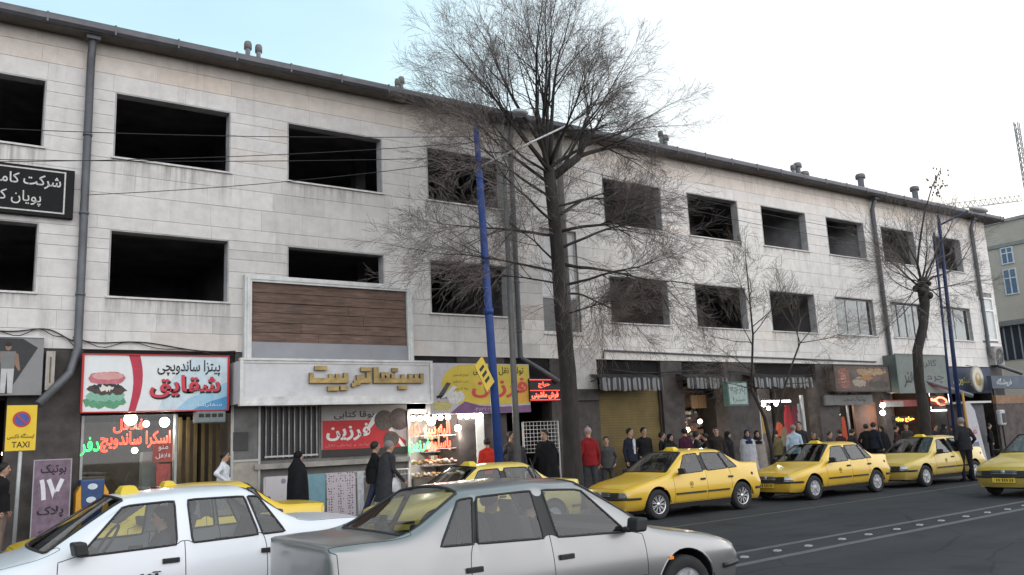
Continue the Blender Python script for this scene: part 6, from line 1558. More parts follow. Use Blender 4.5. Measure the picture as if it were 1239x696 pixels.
# ------------------------------------------------------------------ lamp posts, wires, trees
BLUE = pm('post_blue', (.02, .052, .20), .5, var=.3, scale=3, grime=.3)
GALV = pm('galvanised', (.36, .37, .37), .5, .4, var=.25)
Y = 16.35
x0, z0 = P(605, 575, Y); x1, z1 = P(576, 153, Y); fx = x0+(x0-x1)*(z0-SW)/(z1-z0)
t = thing('lamp_post', (fx, Y, SW), 'leaning bright blue lamp post with thin pale tubes, in front of the cinema windows', 'lamp post')
def lp(f): return (fx+(x1-fx)*f, Y, SW+(z1-SW)*f)
m = MB(); m.tube([lp(0), lp(.05)], [.16, .15], 14); m.tube([lp(.05), lp(.5), lp(.88)], [.105, .095, .082], 14); m.tube([lp(.87), lp(1)], .07, 14); m.tube([lp(.5), lp(.515)], .115, 14); m.build('pole', BLUE, t)
ax_, az_ = P(582, 201, Y); bx_, bz_ = P(709, 141, Y-.9); cx_, cz_ = P(640, 176, Y-.4)
m = MB(); m.tube([(ax_, Y-.03, az_), (bx_, Y-.9, bz_)], .024, 8); m.tube([(ax_+.25, Y-.1, az_+.16), (cx_, Y-.4, cz_+.03)], .02, 8); m.tube([(ax_+.3, Y-.1, az_+.20), (ax_+.55, Y-.2, az_+.1)], .012, 6); m.build('arm', pm('tube_pale', (.52, .52, .51), .5, .2), t)
# yellow notices fixed to the blue post
Y2 = Y-.16
pts = [P(576+a, b, Y2) for a, b in ((-2, 443), (7, 431), (22, 462), (13, 474))]
xa = [p[0] for p in pts]; 
t = thing('post_notice', (pts[0][0], Y2, pts[3][1]), 'small tilted yellow notice board clamped to the leaning blue lamp post', 'sign')
MB().prism([pts[0], pts[3], pts[2], pts[1]], Y2-.01, Y2+.01).build('plate', pm('notice_yellow', (.50, .37, .05), .5, var=.15), t)
c0 = sum((Vector((p[0], 0, p[1])) for p in pts), Vector())/4
m = MB(); ux = (Vector((pts[1][0]-pts[0][0], 0, pts[1][1]-pts[0][1]))); vx = Vector((pts[3][0]-pts[0][0], 0, pts[3][1]-pts[0][1]))
for k in range(3): m.obox(Vector((pts[0][0], Y2-.012, pts[0][1]))+ux*.5+vx*(.28+.22*k), ux*.26, (0, .002, 0), vx*.055)
m.build('print', INK, t)
MB().tube([(c0.x, Y2+.01, c0.z), (c0.x+.02, Y-.05, c0.z)], .03, 8).build('clamp', GALV, t)
# grey street lamp seen above and behind the tree
Y = 17.4; xb, zt = P(607.5, 152, Y); hx_, hz_ = P(622, 141, Y-.6)
t = thing('street_lamp', (xb, Y, SW), 'slim grey street lamp with curved neck and cobra head, behind the blue post', 'street lamp')
m = MB(); m.tube([(xb, Y, SW), (xb, Y, 4), (xb, Y, zt)], [.09, .075, .05], 12); m.tube([(xb, Y, zt), (xb+.05, Y-.1, zt+.18), (xb+.18, Y-.4, zt+.28), (hx_, Y-.65, hz_+.05)], .035, 8); m.build('pole', pm('lamp_pole_grey', (.13, .13, .13), .6, .2, var=.3, scale=3), t)
m = MB(); m.ball((hx_+.08, Y-.75, hz_+.06), .24, .17, .09, 14); m.build('lamp_head', pm('lamp_grey', (.42, .43, .44), .5, .2), t)
# right pair of blue posts with lamp
Y = 16.35
def post2(pb, pt, lab, r): 
    xa, za = P(*pb, Y); xc, zc = P(*pt, Y); f0 = xa+(xa-xc)*(za-SW)/(zc-za)
    t = thing('lamp_post', (f0, Y, SW), lab, 'lamp post'); m = MB(); m.tube([(f0, Y, SW), (f0+(xc-f0)*.06, Y, SW+(zc-SW)*.06)], r*1.6, 12); m.tube([(f0+(xc-f0)*.05, Y, SW+(zc-SW)*.05), (xc, Y, zc)], [r*1.1, r*.8], 12); m.build('pole', pm('post_navy', (.010, .022, .075), .5, var=.3), t); return t, xc, zc
t, xc, zc = post2((1161, 500), (1136, 268), 'right blue lamp post, the one carrying the pale lamp head on a long arm', .075)
lx, lz = P(1186, 254, Y-.9); m = MB(); m.tube([(xc, Y, zc-.15), (xc+.6, Y-.2, zc+.12), (lx-.5, Y-.7, lz-.05)], .035, 8); m.tube([(xc, Y, zc), (xc, Y, zc+.25)], .05, 8); m.build('arm', pm('post_blue_dark', (.03, .04, .10), .5), t)
m = MB(); m.ball((lx, Y-.85, lz+.02), .62, .20, .12, 14); m.build('lamp_head', pm('lamp_pale', (.50, .50, .50), .5, .2), t)
post2((1152, 500), (1130, 282), 'left slimmer blue post standing tight against the lamp-carrying blue post', .045)

# overhead wires
def wire(a, b, Ya, Yb, lab, sag=.25, r=.008):
    xa, za = P(*a, Ya); xb, zb = P(*b, Yb); n = 22; pts = []
    for k in range(n+1):
        f = k/n; pts.append((xa+(xb-xa)*f, Ya+(Yb-Ya)*f, za+(zb-za)*f-sag*4*f*(1-f)))
    tag(MB().tube(pts, r, 6).build('wire', pm('wire_black', (.03, .03, .032), .7)), lab, 'wire', 'overhead wires across the facade')
wire((-60, 153), (578, 165), 18.6, 16.4, 'uppermost near level wire crossing the left windows to the blue post', .10)
wire((-60, 196), (578, 172), 18.9, 16.4, 'second wire rising gently from the stone sign to the blue post', .12)
wire((-60, 192), (580, 190), 19.0, 16.4, 'third wire just above the stone sign running to the blue post', .08)
wire((105, 236), (582, 192), 19.5, 16.4, 'lowest wire starting at the left downpipe and climbing to the blue post', .12)
wire((582, 170), (1134, 292), 16.4, 16.35, 'upper wire from the leaning blue post towards the far blue posts', .35, .007)
wire((582, 180), (1134, 300), 16.4, 16.35, 'lower wire from the leaning blue post towards the far blue posts', .5, .007)

BARK = pm('bark_dark', (.028, .024, .022), .9, var=.5, scale=9, bump=.7, stretch=(1, 1, .3))
TWIG = pm('twig_brown', (.15, .127, .118), .9, var=.3)
TWIG2 = pm('twig_pale', (.10, .085, .075), .9, var=.3)
def rdir(rng, d, ang):
    d = d.normalized(); u = d.orthogonal().normalized(); v = d.cross(u); a = rng.uniform(0, 2*math.pi)
    return (d*math.cos(ang)+(u*math.cos(a)+v*math.sin(a))*math.sin(ang)).normalized()
def grow(mb, tw, p, d, L, r, lvl, rng, maxl, kids, up, wig, fin=None):
    n = max(3, int(L/(.30 if lvl < 2 else .16))); st = L/n; pts = [Vector(p)]; dirs = []; d = d.normalized()
    for i in range(n):
        d = (d+Vector((rng.gauss(0, wig), rng.gauss(0, wig), rng.gauss(0, wig)+up*st))).normalized(); pts.append(pts[-1]+d*st); dirs.append(d)
    rr = [max(.0024, r*(1-.72*i/n)) for i in range(n+1)]
    (mb if lvl <= 1 else tw).tube(pts, rr, 7 if lvl == 0 else 5 if lvl == 1 else 3, cap=lvl < 2, smooth=lvl < 2)
    if lvl >= maxl: return
    k = kids[lvl] if lvl < len(kids) else 3
    for i in range(k):
        f = (.40 if lvl == 0 else .22)+(.60 if lvl == 0 else .78)*(i+rng.random()*.8)/k; j = min(n-1, int(f*n)); q = pts[j].lerp(pts[j+1], f*n-j if f*n-j < 1 else 1)
        nd = rdir(rng, dirs[j], rng.uniform(.38, .80)); nl = L*rng.uniform(.48, .72)*(1.12-.55*f)
        if lvl >= 2: nl = max(nl, .25)
        grow(mb, tw, q, nd, nl, max(.0034, rr[j]*(.55 if lvl < 1 else .48)), lvl+1, rng, maxl, kids, up, wig, fin)
    grow(mb, tw, pts[-1], dirs[-1], L*.42, rr[-1], lvl+1, rng, maxl, kids, up, wig, fin)
def px3(px, py, Y): x, z = P(px, py, Y); return Vector((x, Y, z))

# the tall bare elm
TY = 16.45
rng = random.Random(77)
base = px3(693, 588, TY); base.z = SW
t = thing('bare_tree', base, 'tall bare tree with a wide twiggy crown rising above the roof', 'tree')
tp = [Vector((base.x+.03, TY, SW-.0)), px3(692, 540, TY), px3(687, 450, TY), px3(680, 380, TY), px3(674, 300, TY), px3(669, 250, TY), px3(664, 205, TY)]
tr = MB(); tr.tube([tp[0], tp[0]+Vector((0, 0, .25))]+tp[1:], [.34, .26, .22, .205, .185, .165, .155, .15], 16); tr.build('trunk', BARK, t)
lm = MB(); tw = MB()
fork = tp[-1]
def limb(a, b, r, L=None, kids=(9, 7, 6, 4), maxl=4, up=.05, wig=.10, midbend=0):
    d = (b-a); grow(lm, tw, a, d, L or d.length, r, 0, rng, maxl, kids, up, wig)
# main upright limbs fan out from the fork
for (px, py, dy, r) in ((520, 110, .7, .06), (535, 70, -.8, .065), (565, 40, .5, .07), (590, 20, -.6, .075), (620, 8, .9, .08), (650, 0, -.5, .085), (680, 2, .6, .085), (712, 12, -.8, .08), (745, 40, .4, .075), (775, 80, -.6, .07), (798, 125, .7, .065), (635, 60, 1.9, .06), (705, 70, -2.0, .06), (560, 130, -1.4, .05), (770, 150, 1.5, .05)):
    a = fork+Vector((rng.uniform(-.06, .06), rng.uniform(-.06, .06), rng.uniform(-.6, .2))); b = px3(px, py, TY+dy)
    limb(a, a+(b-a)*.80, r*.78, kids=(7, 5, 4, 3), wig=.06, up=.02)
# a sideways stub with its own spray
a = px3(668, 215, TY); b = px3(700, 190, TY-.3); lm.tube([a, b], [.11, .10], 8)
for (px, py, dy) in ((740, 120, -.6), (775, 165, .5), (720, 90, .9)): limb(b, b+(px3(px, py, TY+dy)-b)*.75, .07, kids=(6, 5, 4, 3), wig=.055)
# long lower boughs, drooping at their ends
for (s_, e_, dy, r) in (((672, 285), (505, 265), .8, .07), ((676, 330), (520, 315), -.9, .06), ((673, 270), (530, 190), -1.2, .06), ((680, 345), (560, 345), .5, .045), ((668, 240), (520, 140), .3, .06),
                        ((679, 280), (815, 250), -.9, .075), ((683, 320), (835, 320), .5, .075), ((684, 345), (810, 300), -1.4, .065), ((680, 300), (800, 215), .9, .065), ((684, 355), (790, 350), .9, .05), ((676, 262), (770, 200), -.4, .06), ((686, 380), (755, 360), -.9, .04), ((672, 250), (830, 215), .2, .06), ((676, 320), (600, 250), 1.2, .05)):
    a = px3(*s_, TY); b = px3(*e_, TY+dy); limb(a, a+(b-a)*.78, r*.62, kids=(9, 5, 4, 3), up=-.02, wig=.07)
# fine shoots hanging along the trunk
for k in range(30):
    f = rng.uniform(.42, .98); i = min(len(tp)-2, int(f*(len(tp)-1))); q = tp[i].lerp(tp[i+1], f*(len(tp)-1)-i)
    d = Vector((rng.uniform(-1, 1), rng.uniform(-1, .6), rng.uniform(-.2, .9))); grow(lm, tw, q, d, rng.uniform(.8, 1.7), .013, 2, rng, 4, (0, 0, 6, 4), -.12, .12)
for k in range(16):
    q = px3(rng.uniform(690, 740), rng.uniform(330, 370), TY+rng.uniform(-.4, .4)); grow(lm, tw, q, Vector((rng.uniform(-.3, .3), 0, -1)), rng.uniform(.8, 1.6), .009, 2, rng, 4, (0, 0, 6, 3), -.1, .10)
lm.build('limb', BARK, t); tw.build('crown', TWIG, t)
print('tree faces', len(tw.f))

# thin young tree
rng = random.Random(12); Y = 16.5
base = px3(936, 585, Y); base.z = SW
t = thing('young_tree', base, 'slender young bare tree with forked thin stems between the second and third taxi', 'tree')
p = [base, px3(934, 545, Y), px3(925, 505, Y), px3(909, 470, Y)]; tr = MB(); tr.tube(p, [.07, .06, .052, .046], 10); tr.build('trunk', BARK, t)
lm = MB(); tw = MB()
f1 = p[-1]
s1 = [f1, px3(910, 440, Y), px3(911, 405, Y), px3(907, 360, Y), px3(903, 320, Y)]; lm.tube(s1, [.04, .034, .03, .022, .014], 7)
f2 = p[2]; s2 = [f2, px3(945, 470, Y), px3(962, 430, Y), px3(968, 410, Y)]; lm.tube([px3(934, 540, Y), px3(940, 500, Y), px3(955, 450, Y), px3(968, 415, Y)], [.038, .034, .03, .025], 7)
for s_, e_, L_ in (((909, 470), (830, 460), 0), ((910, 450), (850, 400), 0), ((911, 420), (870, 350), 0), ((911, 405), (955, 345), 0), ((908, 370), (885, 320), 0), ((907, 360), (930, 300), 0), ((903, 320), (898, 290), 0), ((909, 445), (860, 430), 0), ((911, 415), (845, 395), 0), ((968, 415), (1030, 400), 0), ((968, 415), (1010, 380), 0), ((966, 420), (975, 350), 0), ((960, 435), (1010, 425), 0), ((968, 415), (950, 340), 0), ((950, 465), (1000, 455), 0), ((911, 395), (945, 370), 0)):
    a = px3(*s_, Y); b = px3(*e_, Y+rng.uniform(-.8, .8)); d = b-a; grow(lm, tw, a, d, d.length*.85, .016, 1, rng, 4, (0, 8, 4, 3), .03, .09)
lm.build('limb', BARK, t); tw.build('crown', TWIG2, t)

# pollarded street tree on the right
rng = random.Random(5); Y = 16.3
base = px3(1119, 560, Y); base.z = SW
t = thing('pollarded_tree', base, 'knobbly pollarded tree with thick swollen head in front of the right end', 'tree')
p = [base, px3(1119, 505, Y), px3(1112, 460, Y), px3(1110, 425, Y), px3(1117, 395, Y), px3(1119, 370, Y), px3(1117, 350, Y)]
tr = MB(); tr.tube(p, [.22, .18, .165, .165, .155, .165, .20], 14)
for k in range(9): q = p[-1]+Vector((rng.uniform(-.3, .3), rng.uniform(-.2, .2), rng.uniform(-.25, .3))); tr.ball(q, rng.uniform(.09, .15), n=10)
tr.build('trunk', BARK, t); lm = MB(); tw = MB(); h = p[-1]
for (e_, r, dy) in (((1070, 318), .05, .4), ((1050, 330), .04, -.5), ((1105, 250), .045, .3), ((1140, 245), .05, -.3), ((1188, 300), .05, .4), ((1180, 350), .035, -.5), ((1040, 370), .035, .5), ((1165, 380), .03, -.4), ((1090, 400), .03, .6), ((1080, 270), .04, -.7), ((1150, 300), .04, .8), ((1055, 400), .025, -.2), ((1128, 280), .05, 0)):
    b = px3(*e_, Y+dy); d = b-h; a = h+Vector((rng.uniform(-.15, .15), rng.uniform(-.1, .1), rng.uniform(-.1, .2))); grow(lm, tw, a, d, d.length*.85, r*.85, 1, rng, 4, (0, 10, 6, 4), .04, .10)
# one long whip with seed clusters above the roof
b0 = px3(1112, 300, Y); whip = [b0, px3(1118, 260, Y), px3(1128, 225, Y), px3(1138, 205, Y)]; lm.tube([h, px3(1110, 320, Y)]+whip, [.06, .05, .04, .03, .02, .012], 6)
for q in whip[1:]:
    for k in range(4): grow(lm, tw, q, Vector((rng.uniform(-1, 1), rng.uniform(-.5, .5), rng.uniform(-.1, .6))), .7, .008, 3, rng, 4, (0, 0, 0, 4), 0, .2)
lm.build('limb', BARK, t); tw.build('crown', TWIG, t)
m = MB(); rng = random.Random(3)
for k in range(46): c = px3(rng.gauss(1136, 6), rng.uniform(203, 238), Y+rng.uniform(-.3, .3)); m.ball(c, .03, .03, .05, 6)
m.build('seed_cluster', TWIG, t)
# ------------------------------------------------------------------ people
def capsule(mb, a, b, ra, rb, fx=1., fy=1., n=14):
    """closed tapered capsule; fx, fy squash across"""
    a = Vector(a); b = Vector(b); d = b-a; L_ = d.length
    t = d.normalized() if L_ > 1e-6 else Vector((0, 0, 1)); u = t.orthogonal().normalized()
    if abs(t.z) > .5: u = (Vector((1, 0, 0))-t*t.x).normalized()
    v = t.cross(u); rings = []
    for k in range(4): th = math.pi/2*k/4; rings.append((a-t*ra*math.cos(th), ra*math.sin(th)))
    rings += [(a.lerp(b, f), ra+(rb-ra)*f) for f in (0, .33, .67, 1)]
    for k in (1, 2, 3, 4): th = math.pi/2*k/4; rings.append((b+t*rb*math.sin(th), rb*math.cos(th)))
    b0 = len(mb.v)
    for c, r in rings:
        r = max(r, 1e-4)
        for k in range(n): q = 2*math.pi*k/n; mb.v.append(tuple(c+u*r*math.cos(q)*fx+v*r*math.sin(q)*fy))
    for i in range(len(rings)-1):
        for k in range(n): mb.face((b0+i*n+k, b0+i*n+(k+1) % n, b0+(i+1)*n+(k+1) % n, b0+(i+1)*n+k), 0, True)
    mb.face([b0+k for k in reversed(range(n))]); e = b0+(len(rings)-1)*n; mb.face([e+k for k in range(n)])
SKIN = pm('skin', (.36, .22, .155), .55, var=.12, scale=20)
SHOE = pm('shoe_dark', (.03, .026, .024), .5)
HAIRB = pm('hair_black', (.014, .012, .011), .6)
HAIRG = pm('hair_grey', (.16, .155, .15), .7)
EYE = pm('eye_dark', (.02, .015, .012), .3)
LIP = pm('lip', (.26, .11, .09), .5)
def cloth(c): return pm('cloth_%d_%d_%d' % tuple(int(q*1000) for q in c), c, .9, var=.35, scale=9, bump=.5, spec=.08)

def person(loc, face, H, top, legs, label, hair='short', pose='stand', wide=1., dress=None, scarf=None, hold=None, hairmat=None, seed=0, inner=None, group=None):
    """face: direction the person looks, degrees, 0 = towards -y (the road), 90 = towards +x"""
    rng = random.Random(seed+17); s = H/1.75
    J = {}
    sit = pose == 'sit'
    hz = .93
    J['pel'] = (0, 0, hz); J['waist'] = (0, 0, 1.06); J['chest'] = (0, -.01, 1.30); J['neck'] = (0, .005, 1.475); J['head'] = (0, -.028, 1.622)
    st = {'walk': .24, 'stand': .03, 'lean': .06}.get(pose, .03)
    for sd, q in ((-1, 'L'), (1, 'R')):
        f = st*sd if pose == 'walk' else rng.uniform(-.04, .04)
        J['hip'+q] = (.095*sd, 0, .90)
        if sit:
            J['knee'+q] = (.13*sd, -.42, .95); J['ank'+q] = (.13*sd, -.55, .52); J['toe'+q] = (.13*sd, -.72, .50)
        else:
            J['knee'+q] = (.11*sd, -f*.75-.02, .50); J['ank'+q] = (.12*sd, -f*1.1+(.07 if pose == 'walk' and sd < 0 else 0), .085+(.03 if pose == 'walk' and sd < 0 else 0)); J['toe'+q] = (.135*sd, J['ank'+q][1]-.15, .045)
        J['sho'+q] = (.165*sd*wide, .0, 1.395)
        if pose == 'walk': e = (.245*sd, .04+f*.35, 1.15); w = (.245*sd, -.07+f*.8, .90)
        elif pose == 'pocket': e = (.275*sd, .09, 1.15); w = (.215*sd, -.07, .98)
        elif pose == 'fold': e = (.26*sd, -.03, 1.14); w = (-.03*sd, -.21, 1.19+.03*sd)
        elif pose == 'reach' and sd > 0: e = (.27*sd, -.16, 1.20); w = (.22*sd, -.40, 1.16)
        elif pose == 'phone' and sd > 0: e = (.28*sd, -.10, 1.17); w = (.16*sd, -.17, 1.42)
        elif pose == 'elbow' and sd < 0: e = (.44*sd, .05, 1.27); w = (.24*sd, -.13, 1.10)
        elif sit: e = (.25*sd, -.16, 1.17); w = (.17*sd, -.40, 1.18)
        else: e = (.225*sd*wide, .03, 1.13); w = (.235*sd*wide, -.05, .87)
        J['elb'+q] = e; J['wri'+q] = w
        d = (Vector(w)-Vector(e)).normalized(); J['palm'+q] = tuple(Vector(w)+d*.075)
    V_ = {k: Vector(v) for k, v in J.items()}
    seg = []   # a, b, ra, rb, material, fx, fy
    k_ = wide
    seg += [('pel', 'waist', .150*k_, .145*k_, 0, 1.08, .74), ('waist', 'chest', .145*k_, .165*k_, 0, 1.05, .70)]
    extra = [(V_['chest']+Vector((-.10*k_, 0, .06)), V_['chest']+Vector((.10*k_, 0, .06)), .10, .10, 0, .95, .95), (V_['neck']+Vector((-.02, .01, -.01)), V_['shoL'], .055, .056, 0, 1, 1), (V_['neck']+Vector((.02, .01, -.01)), V_['shoR'], .055, .056, 0, 1, 1)]
    seg += [('chest', 'neck', .12, .062, 0, 1, .8), ('neck', 'head', .054, .056, 2, 1, 1)]
    for q in 'LR':
        seg += [('hip'+q, 'knee'+q, .092*k_, .062, 1, 1, 1.05), ('knee'+q, 'ank'+q, .062, .046, 1, 1, 1.05), ('ank'+q, 'toe'+q, .045, .038, 3, 1.05, .85)]
        seg += [('sho'+q, 'elb'+q, .060*k_, .048, 0, 1, 1), ('elb'+q, 'wri'+q, .047, .036, 0, 1, 1), ('wri'+q, 'palm'+q, .028, .034, 2, 1.0, .6)]
    S_ = [(V_[a], V_[b], ra, rb, m_, fx, fy) for a, b, ra, rb, m_, fx, fy in seg]+extra
    hd = V_['head']
    S_ += [(hd+Vector((0, .012, .035)), hd+Vector((0, .008, .045)), .087, .085, 2, .93, 1.12), (hd+Vector((0, -.015, -.035)), hd+Vector((0, -.028, -.068)), .068, .046, 2, 1, 1.05), (hd+Vector((0, -.092, .012)), hd+Vector((0, -.106, -.018)), .010, .017, 2, 1, 1)]
    for sd in (-1, 1): S_.append((hd+Vector((.076*sd, .014, .015)), hd+Vector((.080*sd, .018, -.022)), .014, .010, 2, .7, 1.2))
    mb = MB()
    for a, b, ra, rb, m_, fx, fy in S_: capsule(mb, a, b, ra, rb, fx, fy, 12)
    me = bpy.data.meshes.new('b'); me.from_pydata(mb.v, [], mb.f)
    o = bpy.data.objects.new('b', me); col.objects.link(o); md = o.modifiers.new('r', 'REMESH'); md.mode = 'VOXEL'; md.voxel_size = .019; sm = o.modifiers.new('s', 'SMOOTH'); sm.factor = .5; sm.iterations = 3
    bpy.context.view_layer.update(); m2 = bpy.data.meshes.new_from_object(o.evaluated_get(bpy.context.evaluated_depsgraph_get())); bpy.data.objects.remove(o); bpy.data.meshes.remove(me)
    W = np.array([v.co[:] for v in m2.vertices]); F = [tuple(p.vertices) for p in m2.polygons]; bpy.data.meshes.remove(m2)
    C = np.array([W[list(f)].mean(0) for f in F]); best = np.full(len(C), 1e9); lab = np.zeros(len(C), int)
    for a, b, ra, rb, m_, fx, fy in S_:
        a = np.array(a); b = np.array(b); d = b-a; L2 = max(d@d, 1e-9); t = np.clip(((C-a)@d)/L2, 0, 1); r = ra+(rb-ra)*t
        e = np.linalg.norm(C-(a+t[:, None]*d), axis=1)-r*(min(fx, fy)*.5+.5*max(fx, fy)); u = e < best; best[u] = e[u]; lab[u] = m_
    lab[(C[:, 2] < .955) & (lab == 0) & (np.abs(C[:, 0]) < .17)] = 1 if not sit else 0
    out = MB(); out.v = [tuple(v) for v in W]; out.f = F; out.m = [int(x) for x in lab]; out.sm = [True]*len(F)
    # fingers and thumbs
    for q, sd in (('L', -1), ('R', 1)):
        w_ = V_['wri'+q]; p_ = V_['palm'+q]; d = (p_-w_).normalized(); side = Vector((0, 1, 0)) if abs(d.z) > .5 else Vector((0, 0, 1)); side = (side-d*side.dot(d)).normalized(); inn = d.cross(side)*sd
        if inn.x*sd > 0: inn = -inn
        for k, (o_, l_) in enumerate(((-.027, .062), (-.009, .072), (.009, .068), (.026, .052))):
            a = p_+side*o_-d*.005; b = a+d*l_*.55+inn*.008; c = b+d*l_*.4+inn*.022; out.tube([a, b, c], [.0095, .0085, .0065], 6, 2)
        a = p_-d*.045-side*.026; b = a-side*.022+d*.03; c = b+d*.03+inn*.006; out.tube([a, b, c], [.011, .010, .007], 6, 2)
    for sd in (-1, 1): out.ball(hd+Vector((.030*sd, -.079, .012)), .011, .008, .007, 8, 4); out.obox(hd+Vector((.031*sd, -.083, .032)), (.017, .004*sd, 0), (0, .004, 0), (0, 0, .004), 6)
    out.obox(hd+Vector((0, -.0855, -.047)), (.021, 0, 0), (0, .005, 0), (0, 0, .005), 5)
    if inner is not None: # shirt front showing in an open jacket
        out.prism([(-.035, 1.06), (.035, 1.06), (.05, 1.42), (0, 1.47), (-.05, 1.42)], -.148, -.12, 7)
    rz = R(face)
    t = thing('person', loc, label, 'person', group, rz)
    # people are modelled in their own frame
    hm = hairmat or HAIRB
    mats = [cloth(top), cloth(legs), SKIN, SHOE, EYE, LIP, hm, cloth(inner or (.4, .4, .4))]
    out.v = [(x*s, y*s, z*s) for x, y, z in out.v]
    out.build('body', mats, t, local=True)
    h = MB(); n = 16; b0 = 0
    def shell(cx, cy, cz, rx, ry, rz_, lo, drop):
        b0 = len(h.v); rows = 8
        for i in range(rows+1):
            for k in range(n):
                a = 2*math.pi*k/n; front = max(0, -math.sin(a)); th = (math.pi*(lo-drop*front))*i/rows
                h.v.append(((cx+rx*math.sin(th)*math.cos(a))*s, (cy+ry*math.sin(th)*math.sin(a))*s, (cz+rz_*math.cos(th))*s))
        for i in range(rows):
            for k in range(n): h.face((b0+i*n+k, b0+(i+1)*n+k, b0+(i+1)*n+(k+1) % n, b0+i*n+(k+1) % n), 0, True)
    if hair == 'short': shell(0, hd.y+.020, hd.z+.034, .090, .106, .099, .74, .40); h.build('hair', hm, t, local=True)
    elif hair == 'cap': shell(0, hd.y+.010, hd.z+.038, .088, .104, .100, .56, .12); h.lathe([(.088*s, (hd.z+.012)*s), (.096*s, (hd.z+.03)*s), (.09*s, (hd.z+.05)*s)], (0, (hd.y+.012)*s, 0), n=16); h.ball((0, hd.y*s, (hd.z+.145)*s), .025*s); h.build('cap', cloth(scarf), t, local=True)
    if hair in ('scarf', 'chador'):
        shell(0, hd.y+.012, hd.z+.030, .096, .112, .108, .86, .52)
        h.lathe([(.075*s, 1.60*s), (.10*s, 1.53*s), (.15*s, 1.46*s), (.20*s, 1.38*s), (.205*s, 1.30*s)], (0, .012*s, 0), n=16); h.build('headscarf', cloth(scarf or dress), t, local=True)
    if dress is not None:
        g = MB(); n2 = 26; prof = [(.13, 1.47), (.205, 1.42), (.235, 1.28), (.235, 1.10), (.245, .92), (.27, .60), (.285, .28 if hair == 'chador' else .50)]
        if hair == 'chador': prof = [(.12, 1.52), (.215, 1.43), (.275, 1.25), (.30, 1.0), (.315, .7), (.325, .35), (.335, .06)]
        for i, (r, z) in enumerate(prof):
            for k in range(n2):
                a = 2*math.pi*k/n2; fr = 1+.045*math.sin(a*7+i*.35)*(i/6)+rng.uniform(-.01, .01); g.v.append((r*fr*1.08*math.cos(a)*s, (r*fr*.78*math.sin(a)+(.02 if pose == 'walk' else 0)*i)*s, z*s))
        for i in range(len(prof)-1):
            for k in range(n2): g.face((i*n2+k, (i+1)*n2+k, (i+1)*n2+(k+1) % n2, i*n2+(k+1) % n2), 0, True)
        g.build('robe' if hair == 'chador' else 'coat', cloth(dress), t, local=True)
    elif not sit and hair != 'none':
        g = MB(); n2 = 22; prof = [(.165*k_, 1.18), (.170*k_, 1.05), (.178*k_, .95), (.18*k_, .86)]
        for i, (r, z) in enumerate(prof):
            for k in range(n2): a = 2*math.pi*k/n2; g.v.append((r*1.08*math.cos(a)*s, r*.84*math.sin(a)*s, z*s))
        for i in range(len(prof)-1):
            for k in range(n2): g.face((i*n2+k, (i+1)*n2+k, (i+1)*n2+(k+1) % n2, i*n2+(k+1) % n2), 0, True)
        g.build('jacket_hem', cloth(top), t, local=True)
    return t
def at_head(px, py, Y, lo=SW): x, z = P(px, py, Y); return (x, Y, lo), z-lo
NAVY, BLKC, CHAR, GREY, BRN = (.018, .02, .03), (.014, .014, .015), (.03, .03, .033), (.10, .10, .105), (.06, .04, .03)
